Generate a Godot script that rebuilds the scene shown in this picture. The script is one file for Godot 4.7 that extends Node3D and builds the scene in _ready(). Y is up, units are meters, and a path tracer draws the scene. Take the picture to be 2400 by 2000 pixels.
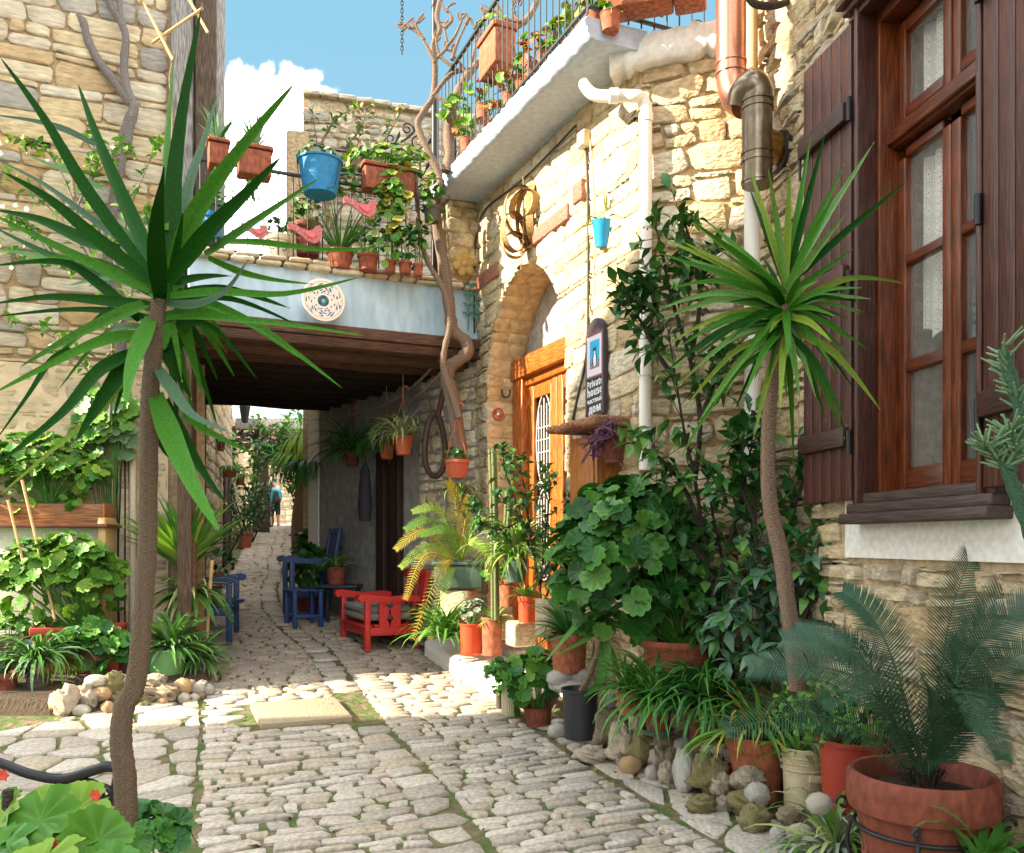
extends Node3D
# Picture geometry: level lens 853 px long for a picture 1024 x 853, horizon at row 542.
const F := 853.0
const CX := 512.0
const HY := 542.0
const EYE := 1.45
const SA := 0.3987
const CA := 0.9171
var R := RandomNumberGenerator.new()
var M := {}
var used := {}

class MB:
	var v := PackedVector3Array()
	var n := PackedVector3Array()
	var c := PackedColorArray()
	var uv := PackedVector2Array()
	var ix := PackedInt32Array()
	var tint := Color.WHITE
	var x := Transform3D()
	var q := Vector2.ZERO
	var edge := 0.0
	func add(p: Vector3, nn: Vector3) -> int:
		v.append(x * p)
		n.append((x.basis * nn).normalized())
		c.append(tint)
		uv.append(q)
		return v.size() - 1
	func t(i: int, j: int, k: int) -> void:
		ix.append(i)
		if (v[k] - v[i]).cross(v[j] - v[i]).dot(n[i] + n[j] + n[k]) < 0.0:
			ix.append(k)
			ix.append(j)
		else:
			ix.append(j)
			ix.append(k)
	func face(p: Array, hint: Vector3) -> void:
		var nn := Vector3.ZERO
		for i in range(1, p.size() - 1):
			nn += (p[i] - p[0]).cross(p[i + 1] - p[0])
		nn = nn.normalized()
		if nn.dot(hint) < 0:
			nn = -nn
		var a := v.size()
		for s in p:
			add(s, nn)
		for i in range(1, p.size() - 1):
			t(a, a + i, a + i + 1)
	func box(o: Vector3, s: Vector3, b := Basis(), bev := 0.0) -> void:
		var h := s / 2
		if bev <= 0.0:
			for ax in 3:
				for sg in [-1.0, 1.0]:
					var e := Vector3.ZERO
					e[ax] = sg
					var u := Vector3.ZERO
					u[(ax + 1) % 3] = 1
					var w := Vector3.ZERO
					w[(ax + 2) % 3] = 1
					face([o + b * ((e + u + w) * h), o + b * ((e + u - w) * h), o + b * ((e - u - w) * h), o + b * ((e - u + w) * h)], b * e)
			return
		var k := Vector3(maxf(h.x - bev, 0.0), maxf(h.y - bev, 0.0), maxf(h.z - bev, 0.0))
		var id := {}
		for sx in [-1, 1]:
			for sy in [-1, 1]:
				for sz in [-1, 1]:
					var g := Vector3(sx, sy, sz)
					for ax in 3:
						var e := Vector3.ZERO
						e[ax] = g[ax]
						var p := g * k
						p[ax] = g[ax] * h[ax]
						id[[sx, sy, sz, ax]] = add(o + b * p, b * (e * 2.0 + g * 0.35))
		for ax in 3:
			var u := (ax + 1) % 3
			var w := (ax + 2) % 3
			for sg in [-1, 1]:
				var r := []
				for uv2 in [[-1, -1], [1, -1], [1, 1], [-1, 1]]:
					var g := [0, 0, 0]
					g[ax] = sg
					g[u] = uv2[0]
					g[w] = uv2[1]
					r.append(id[[g[0], g[1], g[2], ax]])
				t(r[0], r[1], r[2])
				t(r[0], r[2], r[3])
			for s1 in [-1, 1]:
				for s2 in [-1, 1]:
					var r := []
					for s3 in [-1, 1]:
						for a2 in [u, w]:
							var g := [0, 0, 0]
							g[u] = s1
							g[w] = s2
							g[ax] = s3
							r.append(id[[g[0], g[1], g[2], a2]])
					t(r[0], r[1], r[3])
					t(r[0], r[3], r[2])
		for sx in [-1, 1]:
			for sy in [-1, 1]:
				for sz in [-1, 1]:
					t(id[[sx, sy, sz, 0]], id[[sx, sy, sz, 1]], id[[sx, sy, sz, 2]])
	func tube(p: Array, rad: Variant, sides := 6, cap := true) -> void:
		var m := p.size()
		var ref := Vector3.UP
		var first := v.size()
		var pu := Vector3.ZERO
		for i in m:
			var d: Vector3 = (p[mini(i + 1, m - 1)] - p[maxi(i - 1, 0)]).normalized()
			if pu == Vector3.ZERO:
				ref = Vector3.UP if absf(d.y) < 0.9 else Vector3.RIGHT
				pu = d.cross(ref).normalized()
			pu = (pu - d * pu.dot(d)).normalized()
			var pw := d.cross(pu)
			var r: float = rad[i] if rad is Array else rad
			for k in sides:
				var a := TAU * k / sides
				var o := pu * cos(a) + pw * sin(a)
				add(p[i] + o * r, o)
		for i in m - 1:
			for k in sides:
				var a := first + i * sides + k
				var b := first + i * sides + (k + 1) % sides
				t(a, b, b + sides)
				t(a, b + sides, a + sides)
		if cap:
			for e in [0, m - 1]:
				var d: Vector3 = (p[0] - p[1]) if e == 0 else (p[m - 1] - p[m - 2])
				var a := v.size()
				for k in sides:
					add(p[e] + (x.affine_inverse() * v[first + e * sides + k] - p[e]), d)
				for k in range(1, sides - 1):
					t(a, a + k, a + k + 1)
	func lathe(pr: Array, seg := 20, o := Vector3.ZERO, sx := 1.0, sz := 1.0, a0 := 0.0, a1 := TAU) -> void:
		var m := pr.size()
		for j in m - 1:
			var d: Vector2 = pr[j + 1] - pr[j]
			var nn := Vector2(d.y, -d.x).normalized()
			var first := v.size()
			for k in seg + 1:
				var a := lerpf(a0, a1, float(k) / seg)
				var e := Vector3(cos(a) * sx, 0, sin(a) * sz)
				for q2 in 2:
					var w: Vector2 = pr[j + q2]
					var nb := nn
					var other: int = j - 1 if q2 == 0 else j + 1
					if other >= 0 and other < m - 1:
						var d2: Vector2 = pr[other + 1] - pr[other]
						var n2 := Vector2(d2.y, -d2.x).normalized()
						if n2.dot(nn) > 0.6:
							nb = (nn + n2).normalized()
					add(o + e * w.x + Vector3(0, w.y, 0), Vector3(cos(a) * nb.x, nb.y, sin(a) * nb.x))
			for k in seg:
				var a := first + k * 2
				t(a, a + 1, a + 3)
				t(a, a + 3, a + 2)
	# a leaf blade along the points p, w wide at its widest, its flat side towards f
	func blade(p: Array, w: float, f: Vector3, fold := 0.25, base := 0.5, peak := 0.45, sd := Vector3.ZERO) -> void:
		var m := p.size()
		var first := v.size()
		for i in m:
			var k := float(i) / (m - 1)
			var d: Vector3 = (p[mini(i + 1, m - 1)] - p[maxi(i - 1, 0)]).normalized()
			var s := d.cross(f).normalized() if sd == Vector3.ZERO else (sd - d * sd.dot(d)).normalized()
			var up := s.cross(d).normalized()
			var ww := w * 0.5 * (lerpf(base, 1.0, smoothstep(0.0, peak, k)) if k < peak else pow(maxf(1.0 - (k - peak) / (1.0 - peak), 0.0), 0.75))
			if i == m - 1:
				ww = w * 0.012
			var old := tint
			if edge > 0.0:
				var tip := smoothstep(1.0 - edge, 1.0, k)
				tint = (old * Color(1.25, 1.12, 1.1)).lerp(Color(3.2, 1.0, 1.4), tip)
			add(p[i] + s * ww + up * ww * fold, up - s * fold * 1.2)
			if edge > 0.0:
				tint = (old * Color(0.8, 0.86, 0.8)).lerp(Color(3.0, 0.95, 1.3), smoothstep(1.0 - edge * 0.6, 1.0, k))
			add(p[i], up)
			if edge > 0.0:
				tint = (old * Color(1.25, 1.12, 1.1)).lerp(Color(3.2, 1.0, 1.4), smoothstep(1.0 - edge, 1.0, k))
			add(p[i] - s * ww + up * ww * fold, up + s * fold * 1.2)
			tint = old
		for i in m - 1:
			var a := first + i * 3
			for b in 2:
				t(a + b, a + b + 1, a + b + 4)
				t(a + b, a + b + 4, a + b + 3)
	# a stone: rim ring of points r, facing nn
	func pillow(r: Array, nn: Vector3, deep: float, rise: float, inset: float, tilt := Vector3.ZERO) -> void:
		var m := r.size()
		var ce := Vector3.ZERO
		for p in r:
			ce += p / m
		var a := v.size()
		for k in m:
			var o: Vector3 = (r[k] - ce).normalized()
			var l: Vector3 = ce + (r[k] - ce) * inset
			add(r[k] - nn * deep, o)
			add(r[k], o * (0.6 if inset < 0.87 else 0.3) + nn * 0.8)
			add(l + nn * (rise + tilt.dot(l - ce)), nn + o * 0.25)
		var z := add(ce + nn * rise * 1.08, nn)
		for k in m:
			var i := a + k * 3
			var j := a + (k + 1) % m * 3
			t(i, j, j + 1)
			t(i, j + 1, i + 1)
			t(i + 1, j + 1, j + 2)
			t(i + 1, j + 2, i + 2)
			t(i + 2, j + 2, z)
	func mesh() -> ArrayMesh:
		var a := []
		a.resize(Mesh.ARRAY_MAX)
		a[Mesh.ARRAY_VERTEX] = v
		a[Mesh.ARRAY_NORMAL] = n
		a[Mesh.ARRAY_COLOR] = c
		a[Mesh.ARRAY_TEX_UV] = uv
		a[Mesh.ARRAY_INDEX] = ix
		var me := ArrayMesh.new()
		if ix.size():
			me.add_surface_from_arrays(Mesh.PRIMITIVE_TRIANGLES, a)
		return me

# ---------- places ----------
func at(px: float, py: float, d: float) -> Vector3:
	return Vector3((px - CX) / F * d, EYE + (HY - py) / F * d, -d)

func st(s: float, t: float, y := 0.0) -> Vector3:
	return Vector3(-s * SA + t * CA, y, -s * CA - t * SA)

func curve(k: float, pts: Array) -> float:
	if k <= pts[0].x:
		return pts[0].y
	for i in pts.size() - 1:
		if k <= pts[i + 1].x:
			return lerpf(pts[i].y, pts[i + 1].y, (k - pts[i].x) / (pts[i + 1].x - pts[i].x))
	return pts[-1].y

const SLOPE := [Vector2(4.2, 0), Vector2(5.2, 0.02), Vector2(6.5, 0.08), Vector2(8, 0.17), Vector2(10, 0.33), Vector2(13, 0.62), Vector2(18, 1.08), Vector2(23, 1.47), Vector2(30, 1.86), Vector2(38, 2.2), Vector2(60, 2.6)]
func gh(p: Vector3) -> float:
	return curve(-p.x * SA - p.z * CA, SLOPE)

func onground(p: Vector3, up := 0.0) -> Vector3:
	return Vector3(p.x, gh(p) + up, p.z)

func gp(px: float, py: float) -> Vector3:
	var d := 5.0
	for i in 60:
		d = lerpf(d, (EYE - gh(at(px, HY, d))) * F / maxf(py - HY, 1.0), 0.4)
	return onground(at(px, HY, d))

func spline(p: Array, n := 4) -> Array:
	var r := []
	for i in p.size() - 1:
		var a: Vector3 = p[maxi(i - 1, 0)]
		var d: Vector3 = p[mini(i + 2, p.size() - 1)]
		for k in n:
			r.append(p[i].cubic_interpolate(p[i + 1], a, d, float(k) / n))
	r.append(p[-1])
	return r

func rf(a: float, b: float) -> float:
	return R.randf_range(a, b)

func rv() -> Vector3:
	return Vector3(rf(-1, 1), rf(-1, 1), rf(-1, 1))

# ---------- nodes ----------
func numbered(called: String) -> String:
	used[called] = used.get(called, -1) + 1
	return called if used[called] == 0 else "%s_%03d" % [called, used[called]]

func thing(called: String, label: String, category: String, where := Vector3.ZERO, group := "") -> Node3D:
	var o := Node3D.new()
	o.name = numbered(called)
	o.position = where
	add_child(o)
	o.set_meta("label", label)
	o.set_meta("category", category)
	if group:
		o.set_meta("group", group)
	return o

func base(called: String, label: String, where := Vector3.ZERO) -> Node3D:
	var o := Node3D.new()
	o.name = numbered(called)
	o.position = where
	add_child(o)
	o.set_meta("label", label)
	o.set_meta("kind", "structure")
	return o

func put(parent: Node3D, called: String, me: Mesh, m: Material, x := Transform3D(), stuff := false) -> MeshInstance3D:
	var o := MeshInstance3D.new()
	o.name = called
	o.mesh = me
	o.material_override = m
	o.transform = x
	parent.add_child(o, true)
	if stuff:
		o.set_meta("kind", "stuff")
	return o

# vertices of b are in world space; the thing stands at parent.position
func putw(parent: Node3D, called: String, b: MB, m: Material, stuff := false) -> MeshInstance3D:
	return put(parent, called, b.mesh(), m, Transform3D(Basis(), -parent.position), stuff)

# ---------- materials ----------
func noise_tex(fr: float, oct: int, lo: float, hi: float, sd: int, kind := FastNoiseLite.TYPE_SIMPLEX_SMOOTH, size := 512) -> NoiseTexture2D:
	var f := FastNoiseLite.new()
	f.noise_type = kind
	f.frequency = fr
	f.fractal_octaves = oct
	f.seed = sd
	if kind == FastNoiseLite.TYPE_CELLULAR:
		f.cellular_return_type = FastNoiseLite.RETURN_DISTANCE2_SUB
	var t := NoiseTexture2D.new()
	t.width = size
	t.height = size
	t.seamless = true
	t.noise = f
	var g := Gradient.new()
	g.set_color(0, Color(lo, lo, lo))
	g.set_color(1, Color(hi, hi, hi))
	t.color_ramp = g
	return t

func mat(c: Color, rough := 0.9, tex: Texture2D = null, sc := Vector3.ONE, bump: Texture2D = null, cm := 1.0, world := false) -> StandardMaterial3D:
	var m := StandardMaterial3D.new()
	m.albedo_color = c
	m.roughness = rough
	if tex:
		m.albedo_texture = tex
	if bump:
		m.heightmap_enabled = true
		m.heightmap_texture = bump
		m.heightmap_scale = cm
	if tex or bump:
		m.uv1_triplanar = true
		m.uv1_world_triplanar = world
		m.uv1_scale = sc
	return m

func leafmat(c: Color, rough := 0.42, back := 0.5) -> StandardMaterial3D:
	var m := mat(c, rough, T_leaf, Vector3(14, 14, 14), null)
	m.vertex_color_use_as_albedo = true
	m.metallic_specular = 0.4
	m.backlight_enabled = true
	m.backlight = Color(0.62, 0.75, 0.2) * back
	return m

var T_mottle: NoiseTexture2D
var T_grain: NoiseTexture2D
var T_bump: NoiseTexture2D
var T_cell: NoiseTexture2D
var T_leaf: NoiseTexture2D
var T_wood: NoiseTexture2D
var T_stain: NoiseTexture2D
var T_rust: NoiseTexture2D
var T_moss: NoiseTexture2D

func materials() -> void:
	T_mottle = noise_tex(0.012, 5, 0.68, 1.0, 3)
	T_grain = noise_tex(0.03, 4, 0.86, 1.0, 7)
	T_bump = noise_tex(0.02, 5, 0.0, 1.0, 11)
	T_cell = noise_tex(0.03, 2, 0.0, 1.0, 13, FastNoiseLite.TYPE_CELLULAR)
	T_leaf = noise_tex(0.01, 3, 0.72, 1.0, 17)
	T_wood = noise_tex(0.018, 5, 0.42, 1.0, 19)
	T_stain = noise_tex(0.012, 5, 0.78, 1.0, 29)
	T_rust = noise_tex(0.016, 6, 0.56, 1.0, 31)
	T_moss = noise_tex(0.014, 5, 0.0, 1.0, 37)
	T_moss.color_ramp.set_color(0, Color8(66, 88, 34))
	T_moss.color_ramp.add_point(0.45, Color8(78, 94, 42))
	T_moss.color_ramp.add_point(0.55, Color8(104, 92, 66))
	T_moss.color_ramp.set_color(T_moss.color_ramp.get_point_count() - 1, Color8(128, 112, 86))
	var warm := [Color8(226, 200, 156), Color8(232, 212, 176), Color8(214, 182, 136), Color8(222, 204, 178), Color8(206, 172, 122), Color8(236, 222, 196), Color8(202, 184, 160), Color8(198, 188, 172), Color8(218, 178, 122), Color8(180, 172, 160)]
	for i in warm.size():
		M["ls%d" % i] = mat(warm[i], 0.92, T_mottle, Vector3(0.9, 2.4, 0.9), T_bump, 0.9, true)
	var pale := [Color8(236, 216, 180), Color8(224, 202, 164), Color8(242, 228, 200), Color8(216, 188, 146), Color8(230, 206, 164), Color8(214, 196, 170)]
	for i in pale.size():
		M["rs%d" % i] = mat(pale[i], 0.93, T_mottle, Vector3(1.6, 2.6, 1.6), T_bump, 1.3, true)
	var cob := [Color8(208, 196, 178), Color8(194, 182, 163), Color8(220, 209, 193), Color8(200, 186, 162), Color8(186, 175, 160), Color8(210, 198, 184)]
	for i in cob.size():
		M["cb%d" % i] = mat(cob[i], 0.85, T_mottle, Vector3(4, 4, 4), T_bump, 0.25, true)
	M.cob_v = mat(Color8(222, 206, 188), 0.85, T_mottle, Vector3(4, 4, 4), T_bump, 0.25, true)
	M.cob_v.vertex_color_use_as_albedo = true
	M.wall_v = mat(Color8(236, 218, 190), 0.93, T_mottle, Vector3(1.3, 2.4, 1.3), T_bump, 0.9, true)
	M.wall_v.vertex_color_use_as_albedo = true
	M.mortar = mat(Color8(214, 190, 156), 0.95, T_mottle, Vector3(2, 2, 2), T_bump, 0.9, true)
	M.mortar_pale = mat(Color8(206, 178, 136), 0.95, T_mottle, Vector3(2, 2, 2), T_bump, 0.9, true)
	M.mortar_dark = mat(Color8(192, 164, 124), 0.95, T_mottle, Vector3(2, 2, 2), T_bump, 0.9, true)
	M.slabplaster = mat(Color8(186, 198, 216), 0.9, T_grain, Vector3(0.8, 0.8, 0.8), T_bump, 0.35, true)
	M.moss = mat(Color(1, 1, 1), 0.98, T_moss, Vector3(0.8, 0.8, 0.8), T_bump, 2.0, true)
	M.earth = mat(Color8(88, 72, 54), 0.98, T_mottle, Vector3(3, 3, 3), T_bump, 0.9, true)
	M.soil = mat(Color8(66, 48, 36), 1.0, T_grain, Vector3(9, 9, 9), T_bump, 2.0, true)
	M.plaster = mat(Color8(242, 238, 230), 0.9, T_grain, Vector3(1.2, 1.2, 1.2), T_bump, 0.15, true)
	M.greyplaster = mat(Color8(196, 190, 182), 0.95, T_mottle, Vector3(1.2, 1.2, 1.2), T_bump, 0.8, true)
	M.tunnel = mat(Color8(168, 164, 160), 0.95, T_mottle, Vector3(1.6, 0.8, 1.6), T_cell, 0.8, true)
	M.concrete = mat(Color8(206, 206, 204), 0.9, T_mottle, Vector3(1.4, 1.4, 1.4), T_bump, 0.9, true)
	M.blueplaster = mat(Color8(194, 220, 236), 0.9, T_stain, Vector3(1.3, 0.35, 1.3), T_bump, 0.9, true)
	M.beam = mat(Color8(134, 96, 74), 0.85, T_wood, Vector3(0.5, 7, 7), T_wood, 1.5)
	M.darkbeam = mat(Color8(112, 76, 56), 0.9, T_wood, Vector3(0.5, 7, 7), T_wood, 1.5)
	M.oldplaster = mat(Color8(232, 208, 170), 0.95, T_stain, Vector3(0.7, 0.7, 0.7), T_bump, 1.2, true)
	M.shade_wood = mat(Color8(52, 38, 30), 0.95, T_wood, Vector3(0.5, 7, 7), T_wood, 1.0)  # deep shade of the passage put into the timber colour
	M.reveal = mat(Color8(236, 202, 152), 0.93, T_mottle, Vector3(1.4, 2.2, 1.4), T_bump, 0.9, true)
	M.reveal2 = mat(Color8(228, 190, 138), 0.93, T_mottle, Vector3(1.4, 2.2, 1.4), T_bump, 0.9, true)
	M.reveal3 = mat(Color8(240, 212, 166), 0.93, T_mottle, Vector3(1.4, 2.2, 1.4), T_bump, 0.9, true)
	M.doorwood = mat(Color8(226, 124, 44), 0.4, T_wood, Vector3(6, 0.5, 6), T_wood, 0.12)
	M.orangewood = mat(Color8(214, 132, 60), 0.5, T_wood, Vector3(5, 0.6, 5), T_wood, 0.12)
	M.shutter = mat(Color8(108, 62, 52), 0.42, T_wood, Vector3(7, 0.5, 7), T_wood, 0.22)
	M.sash = mat(Color8(152, 76, 36), 0.36, T_wood, Vector3(6, 0.45, 6), T_wood, 0.2)
	M.sashh = mat(Color8(128, 62, 30), 0.36, T_wood, Vector3(6, 6, 0.45), T_wood, 0.2)
	M.iron = mat(Color8(34, 34, 38), 0.5, T_grain, Vector3(8, 8, 8), null)
	M.castiron = mat(Color8(22, 22, 26), 0.35, T_grain, Vector3(8, 8, 8), null)
	M.terra = mat(Color8(176, 94, 62), 0.8, T_rust, Vector3(2.6, 1.3, 2.6), T_grain, 0.3)
	M.terra2 = mat(Color8(200, 116, 80), 0.82, T_rust, Vector3(2.6, 1.3, 2.6), T_grain, 0.3)
	M.terra3 = mat(Color8(156, 80, 58), 0.8, T_rust, Vector3(2.6, 1.3, 2.6), T_grain, 0.3)
	M.plastic_or = mat(Color8(204, 78, 40), 0.45, T_grain, Vector3(4, 4, 4), null)
	M.plastic_terra = mat(Color8(198, 98, 62), 0.55, T_grain, Vector3(4, 4, 4), null)
	M.redplastic = mat(Color8(168, 56, 34), 0.5, T_grain, Vector3(4, 4, 4), null)
	M.black = mat(Color8(38, 40, 46), 0.5, T_grain, Vector3(5, 5, 5), null)
	M.cream = mat(Color8(226, 212, 178), 0.55, T_grain, Vector3(3, 3, 3), null)
	M.blue = mat(Color8(30, 134, 190), 0.6, T_stain, Vector3(3, 3, 3), null)
	M.saucer = mat(Color8(60, 130, 196), 0.5)
	M.greenpot = mat(Color8(124, 178, 108), 0.5, T_grain, Vector3(3, 3, 3), null)
	M.darkgreen = mat(Color8(74, 100, 84), 0.45, T_grain, Vector3(3, 3, 3), null)
	M.greypot = mat(Color8(96, 88, 82), 0.8, T_mottle, Vector3(4, 4, 4), null)
	M.whitepipe = mat(Color8(236, 228, 218), 0.5)
	M.creampipe = mat(Color8(222, 206, 176), 0.5, T_grain, Vector3(2, 2, 2), null)
	M.copper = mat(Color8(206, 140, 116), 0.3, T_grain, Vector3(3, 3, 3), null)
	M.copper.metallic = 0.75
	M.steel = mat(Color8(150, 132, 112), 0.28, T_mottle, Vector3(4, 1.5, 4), null)
	M.steel.metallic = 0.9
	M.brass = mat(Color8(196, 152, 86), 0.3, T_mottle, Vector3(4, 4, 4), null)
	M.brass.metallic = 0.85
	M.redpaint = mat(Color8(206, 44, 38), 0.5, T_stain, Vector3(4, 4, 4), T_wood, 0.1)
	M.bluepaint = mat(Color8(30, 66, 126), 0.5, T_stain, Vector3(5, 5, 5), T_wood, 0.1)
	M.cushion = mat(Color8(168, 158, 150), 0.95, T_mottle, Vector3(3, 9, 3), T_bump, 1.0)
	M.bark = mat(Color8(196, 164, 132), 0.95, T_wood, Vector3(9, 26, 9), T_cell, 1.2)
	M.bark2 = mat(Color8(206, 170, 142), 0.95, T_wood, Vector3(6, 18, 6), T_bump, 1.5)
	M.vine = mat(Color8(176, 150, 128), 0.95, T_wood, Vector3(16, 5, 16), T_wood, 1.0)
	M.greyvine = mat(Color8(168, 154, 148), 0.95, T_wood, Vector3(16, 5, 16), T_wood, 1.0)
	M.darkbark = mat(Color8(96, 80, 68), 0.95, T_wood, Vector3(9, 9, 9), T_bump, 1.2)
	M.bamboo = mat(Color8(216, 178, 122), 0.6, T_grain, Vector3(7, 7, 7), null)
	M.straw = mat(Color8(222, 176, 108), 0.7, T_wood, Vector3(9, 3, 9), T_wood, 0.4)
	M.oldpost = mat(Color8(122, 98, 80), 0.9, T_wood, Vector3(8, 0.5, 8), T_wood, 1.5)
	M.oldgrey = mat(Color8(196, 188, 182), 0.9, T_wood, Vector3(8, 0.5, 8), T_wood, 0.6)
	M.cable = mat(Color8(40, 40, 40), 0.6)
	M.rockA = mat(Color8(230, 212, 186), 0.95, T_mottle, Vector3(1, 1, 1), T_bump, 1.2)
	M.rockB = mat(Color8(212, 190, 158), 0.95, T_mottle, Vector3(1, 1, 1), T_cell, 1.2)
	M.rockC = mat(Color8(214, 208, 198), 0.85, T_grain, Vector3(1, 1, 1), T_bump, 1.2)
	M.rockD = mat(Color8(166, 156, 106), 0.98, T_mottle, Vector3(1, 1, 1), T_bump, 1.2)
	M.rockE = mat(Color8(218, 178, 132), 0.9, T_grain, Vector3(1, 1, 1), T_bump, 1.2)
	M.rockF = mat(Color8(236, 226, 208), 0.85, T_grain, Vector3(1, 1, 1), T_bump, 1.2)
	M.pebbles = M.rockC
	M.pink = mat(Color8(238, 136, 138), 0.7, T_rust, Vector3(5, 5, 5), null)
	M.redbrick = mat(Color8(196, 128, 108), 0.9, T_mottle, Vector3(4, 4, 4), T_bump, 1.0, true)
	M.white = mat(Color8(238, 236, 232), 0.7)
	M.glass = StandardMaterial3D.new()
	M.glass.albedo_color = Color(0.95, 0.97, 0.97, 0.06)
	M.glass.roughness = 0.03
	M.glass.transparency = BaseMaterial3D.TRANSPARENCY_ALPHA
	# leaves
	M.yl = leafmat(Color8(28, 84, 16), 0.55, 0.4)
	M.yl2 = leafmat(Color8(74, 134, 38), 0.5, 0.45)
	M.yl3 = leafmat(Color8(82, 114, 86), 0.5, 0.3)
	M.yl4 = leafmat(Color8(136, 160, 56), 0.5, 0.4)
	for k in ["yl", "yl2", "yl3", "yl4"]:
		M[k].metallic_specular = 0.22
	M.g_dark = leafmat(Color8(58, 118, 52))
	M.g_mid = leafmat(Color8(90, 152, 62))
	M.g_bright = leafmat(Color8(122, 172, 66), 0.5, 0.7)
	M.g_lime = leafmat(Color8(166, 200, 84), 0.5, 0.8)
	M.g_fic = leafmat(Color8(74, 126, 64), 0.34, 0.5)
	M.g_fic2 = leafmat(Color8(116, 166, 78), 0.36, 0.6)
	M.g_blue = leafmat(Color8(92, 132, 104), 0.34, 0.25)
	M.g_grey = leafmat(Color8(168, 180, 164), 0.7, 0.3)
	M.g_stripe = leafmat(Color8(186, 198, 130), 0.5, 0.5)
	M.g_yel = leafmat(Color8(196, 180, 70), 0.6, 0.6)
	M.g_lir = leafmat(Color8(82, 142, 54), 0.4, 0.4)
	M.g_lir2 = leafmat(Color8(108, 158, 66), 0.4, 0.5)
	M.g_cyc = leafmat(Color8(66, 104, 78), 0.35, 0.2)
	M.g_aloe = leafmat(Color8(132, 168, 124), 0.5, 0.3)
	M.fg1 = leafmat(Color8(92, 148, 44), 0.5, 0.6)
	M.fg2 = leafmat(Color8(146, 184, 54), 0.5, 0.7)
	M.purple = leafmat(Color8(112, 66, 92), 0.5, 0.3)
	M.orangeleaf = leafmat(Color8(226, 112, 60), 0.5, 0.7)
	M.dry = leafmat(Color8(206, 166, 106), 0.8, 0.5)
	M.petal = leafmat(Color8(232, 92, 70), 0.6, 0.6)

# ---------- sky ----------
func sky_image() -> Image:
	var f := FastNoiseLite.new()
	f.noise_type = FastNoiseLite.TYPE_SIMPLEX_SMOOTH
	f.frequency = 1.0
	f.fractal_octaves = 5
	f.seed = 5
	var w := 512
	var im := Image.create_empty(w, w / 2, false, Image.FORMAT_RGBF)
	var low := Color(0.075, 0.112, 0.13)
	var high := Color(0.032, 0.085, 0.125)
	for y in w / 2:
		var el := (0.5 - (y + 0.5) / (w / 2)) * PI
		for x in w:
			var az := wrapf((x + 0.5) / w * TAU, -PI, PI)
			var k := clampf(sin(el), 0.0, 1.0)
			var c := low.lerp(high, pow(k, 0.6))
			var d := Vector3(sin(az) * cos(el), sin(el) * 1.6, -cos(az) * cos(el))
			var front := smoothstep(0.75, 1.15, absf(az)) + smoothstep(0.75, 1.0, el)
			if el > -0.05 and front > 0.0:
				var a := smoothstep(0.0, 0.3, f.get_noise_3dv(d * 1.5) + 0.16) * minf(front, 1.0)  # bright clouds added only out of view, to lift the shaded places
				c = c.lerp(Color(0.86, 0.85, 0.83), a * 0.96)
			im.set_pixel(x, y, c)
	im.resize(3072, 1536, Image.INTERPOLATE_CUBIC)
	# the cumulus over the terrace, heaped up from balls of vapour
	var balls := []
	R.seed = 21
	for b in [[252, 112, 45], [297, 108, 37], [228, 125, 44], [276, 150, 60], [318, 160, 40], [200, 190, 70], [260, 230, 80], [330, 240, 60], [180, 250, 70], [262, 84, 17], [240, 84, 16], [290, 85, 16], [305, 86, 17], [140, 260, 60], [390, 270, 40]]:
		balls.append(b)
	f.frequency = 0.03
	for y in 1536:
		var el := (0.5 - (y + 0.5) / 1536) * PI
		if el > 0.62 or el < 0.0:
			continue
		for i in range(-300, 20):
			var x := posmod(i, 3072)
			var az := (i + 0.5) / 3072 * TAU
			var px := CX + tan(az) * F
			var py := HY - tan(el) / cos(az) * F
			var q := f.get_noise_2d(px * 1.3, py * 1.3) * 13.0 + f.get_noise_2d(px * 5.0, py * 5.0) * 4.0
			var dn := -99.0
			for b in balls:
				dn = maxf(dn, b[2] - Vector2(px - b[0], py - b[1]).length())
			var a := smoothstep(-3.0, 6.0, dn + q)
			if a > 0.0:
				im.set_pixel(x, y, im.get_pixel(x, y).lerp(Color(0.86, 0.85, 0.83), a))
	return im

func _ready() -> void:
	R.seed = 1
	var cam := Camera3D.new()
	cam.name = "camera"
	cam.set_frustum(0.1, Vector2(0, 0.1 * (HY - 426.5) / F), 0.1, 900.0)
	cam.position = Vector3(0, EYE, 0)
	add_child(cam)
	cam.current = true
	var we := WorldEnvironment.new()
	we.name = "environment"
	var e := Environment.new()
	e.background_mode = Environment.BG_SKY
	e.tonemap_mode = Environment.TONE_MAPPER_LINEAR
	e.tonemap_exposure = 6.9
	e.sdfgi_enabled = true
	e.ssao_enabled = true
	e.ssil_enabled = true
	var sm := PanoramaSkyMaterial.new()
	sm.panorama = ImageTexture.create_from_image(sky_image())
	e.sky = Sky.new()
	e.sky.sky_material = sm
	we.environment = e
	add_child(we)
	var sun := DirectionalLight3D.new()
	sun.name = "sun"
	sun.light_energy = 0.82
	sun.light_color = Color(1.0, 0.93, 0.82)
	sun.light_angular_distance = 0.5
	sun.shadow_enabled = true
	add_child(sun)
	var el := deg_to_rad(29.0)
	sun.look_at_from_position(Vector3.ZERO, Vector3(0.971 * cos(el), -sin(el), -0.237 * cos(el)))
	materials()
	build_ground()
	build_arch_house()
	build_window_house()
	build_left_house()
	build_bridge()
	build_alley()
	build_things()

# ---------- walls ----------
func wp(P: Dictionary, a: float, h: float, off := 0.0) -> Vector3:
	return P.o + P.u * a + Vector3.UP * h + P.n * off

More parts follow.
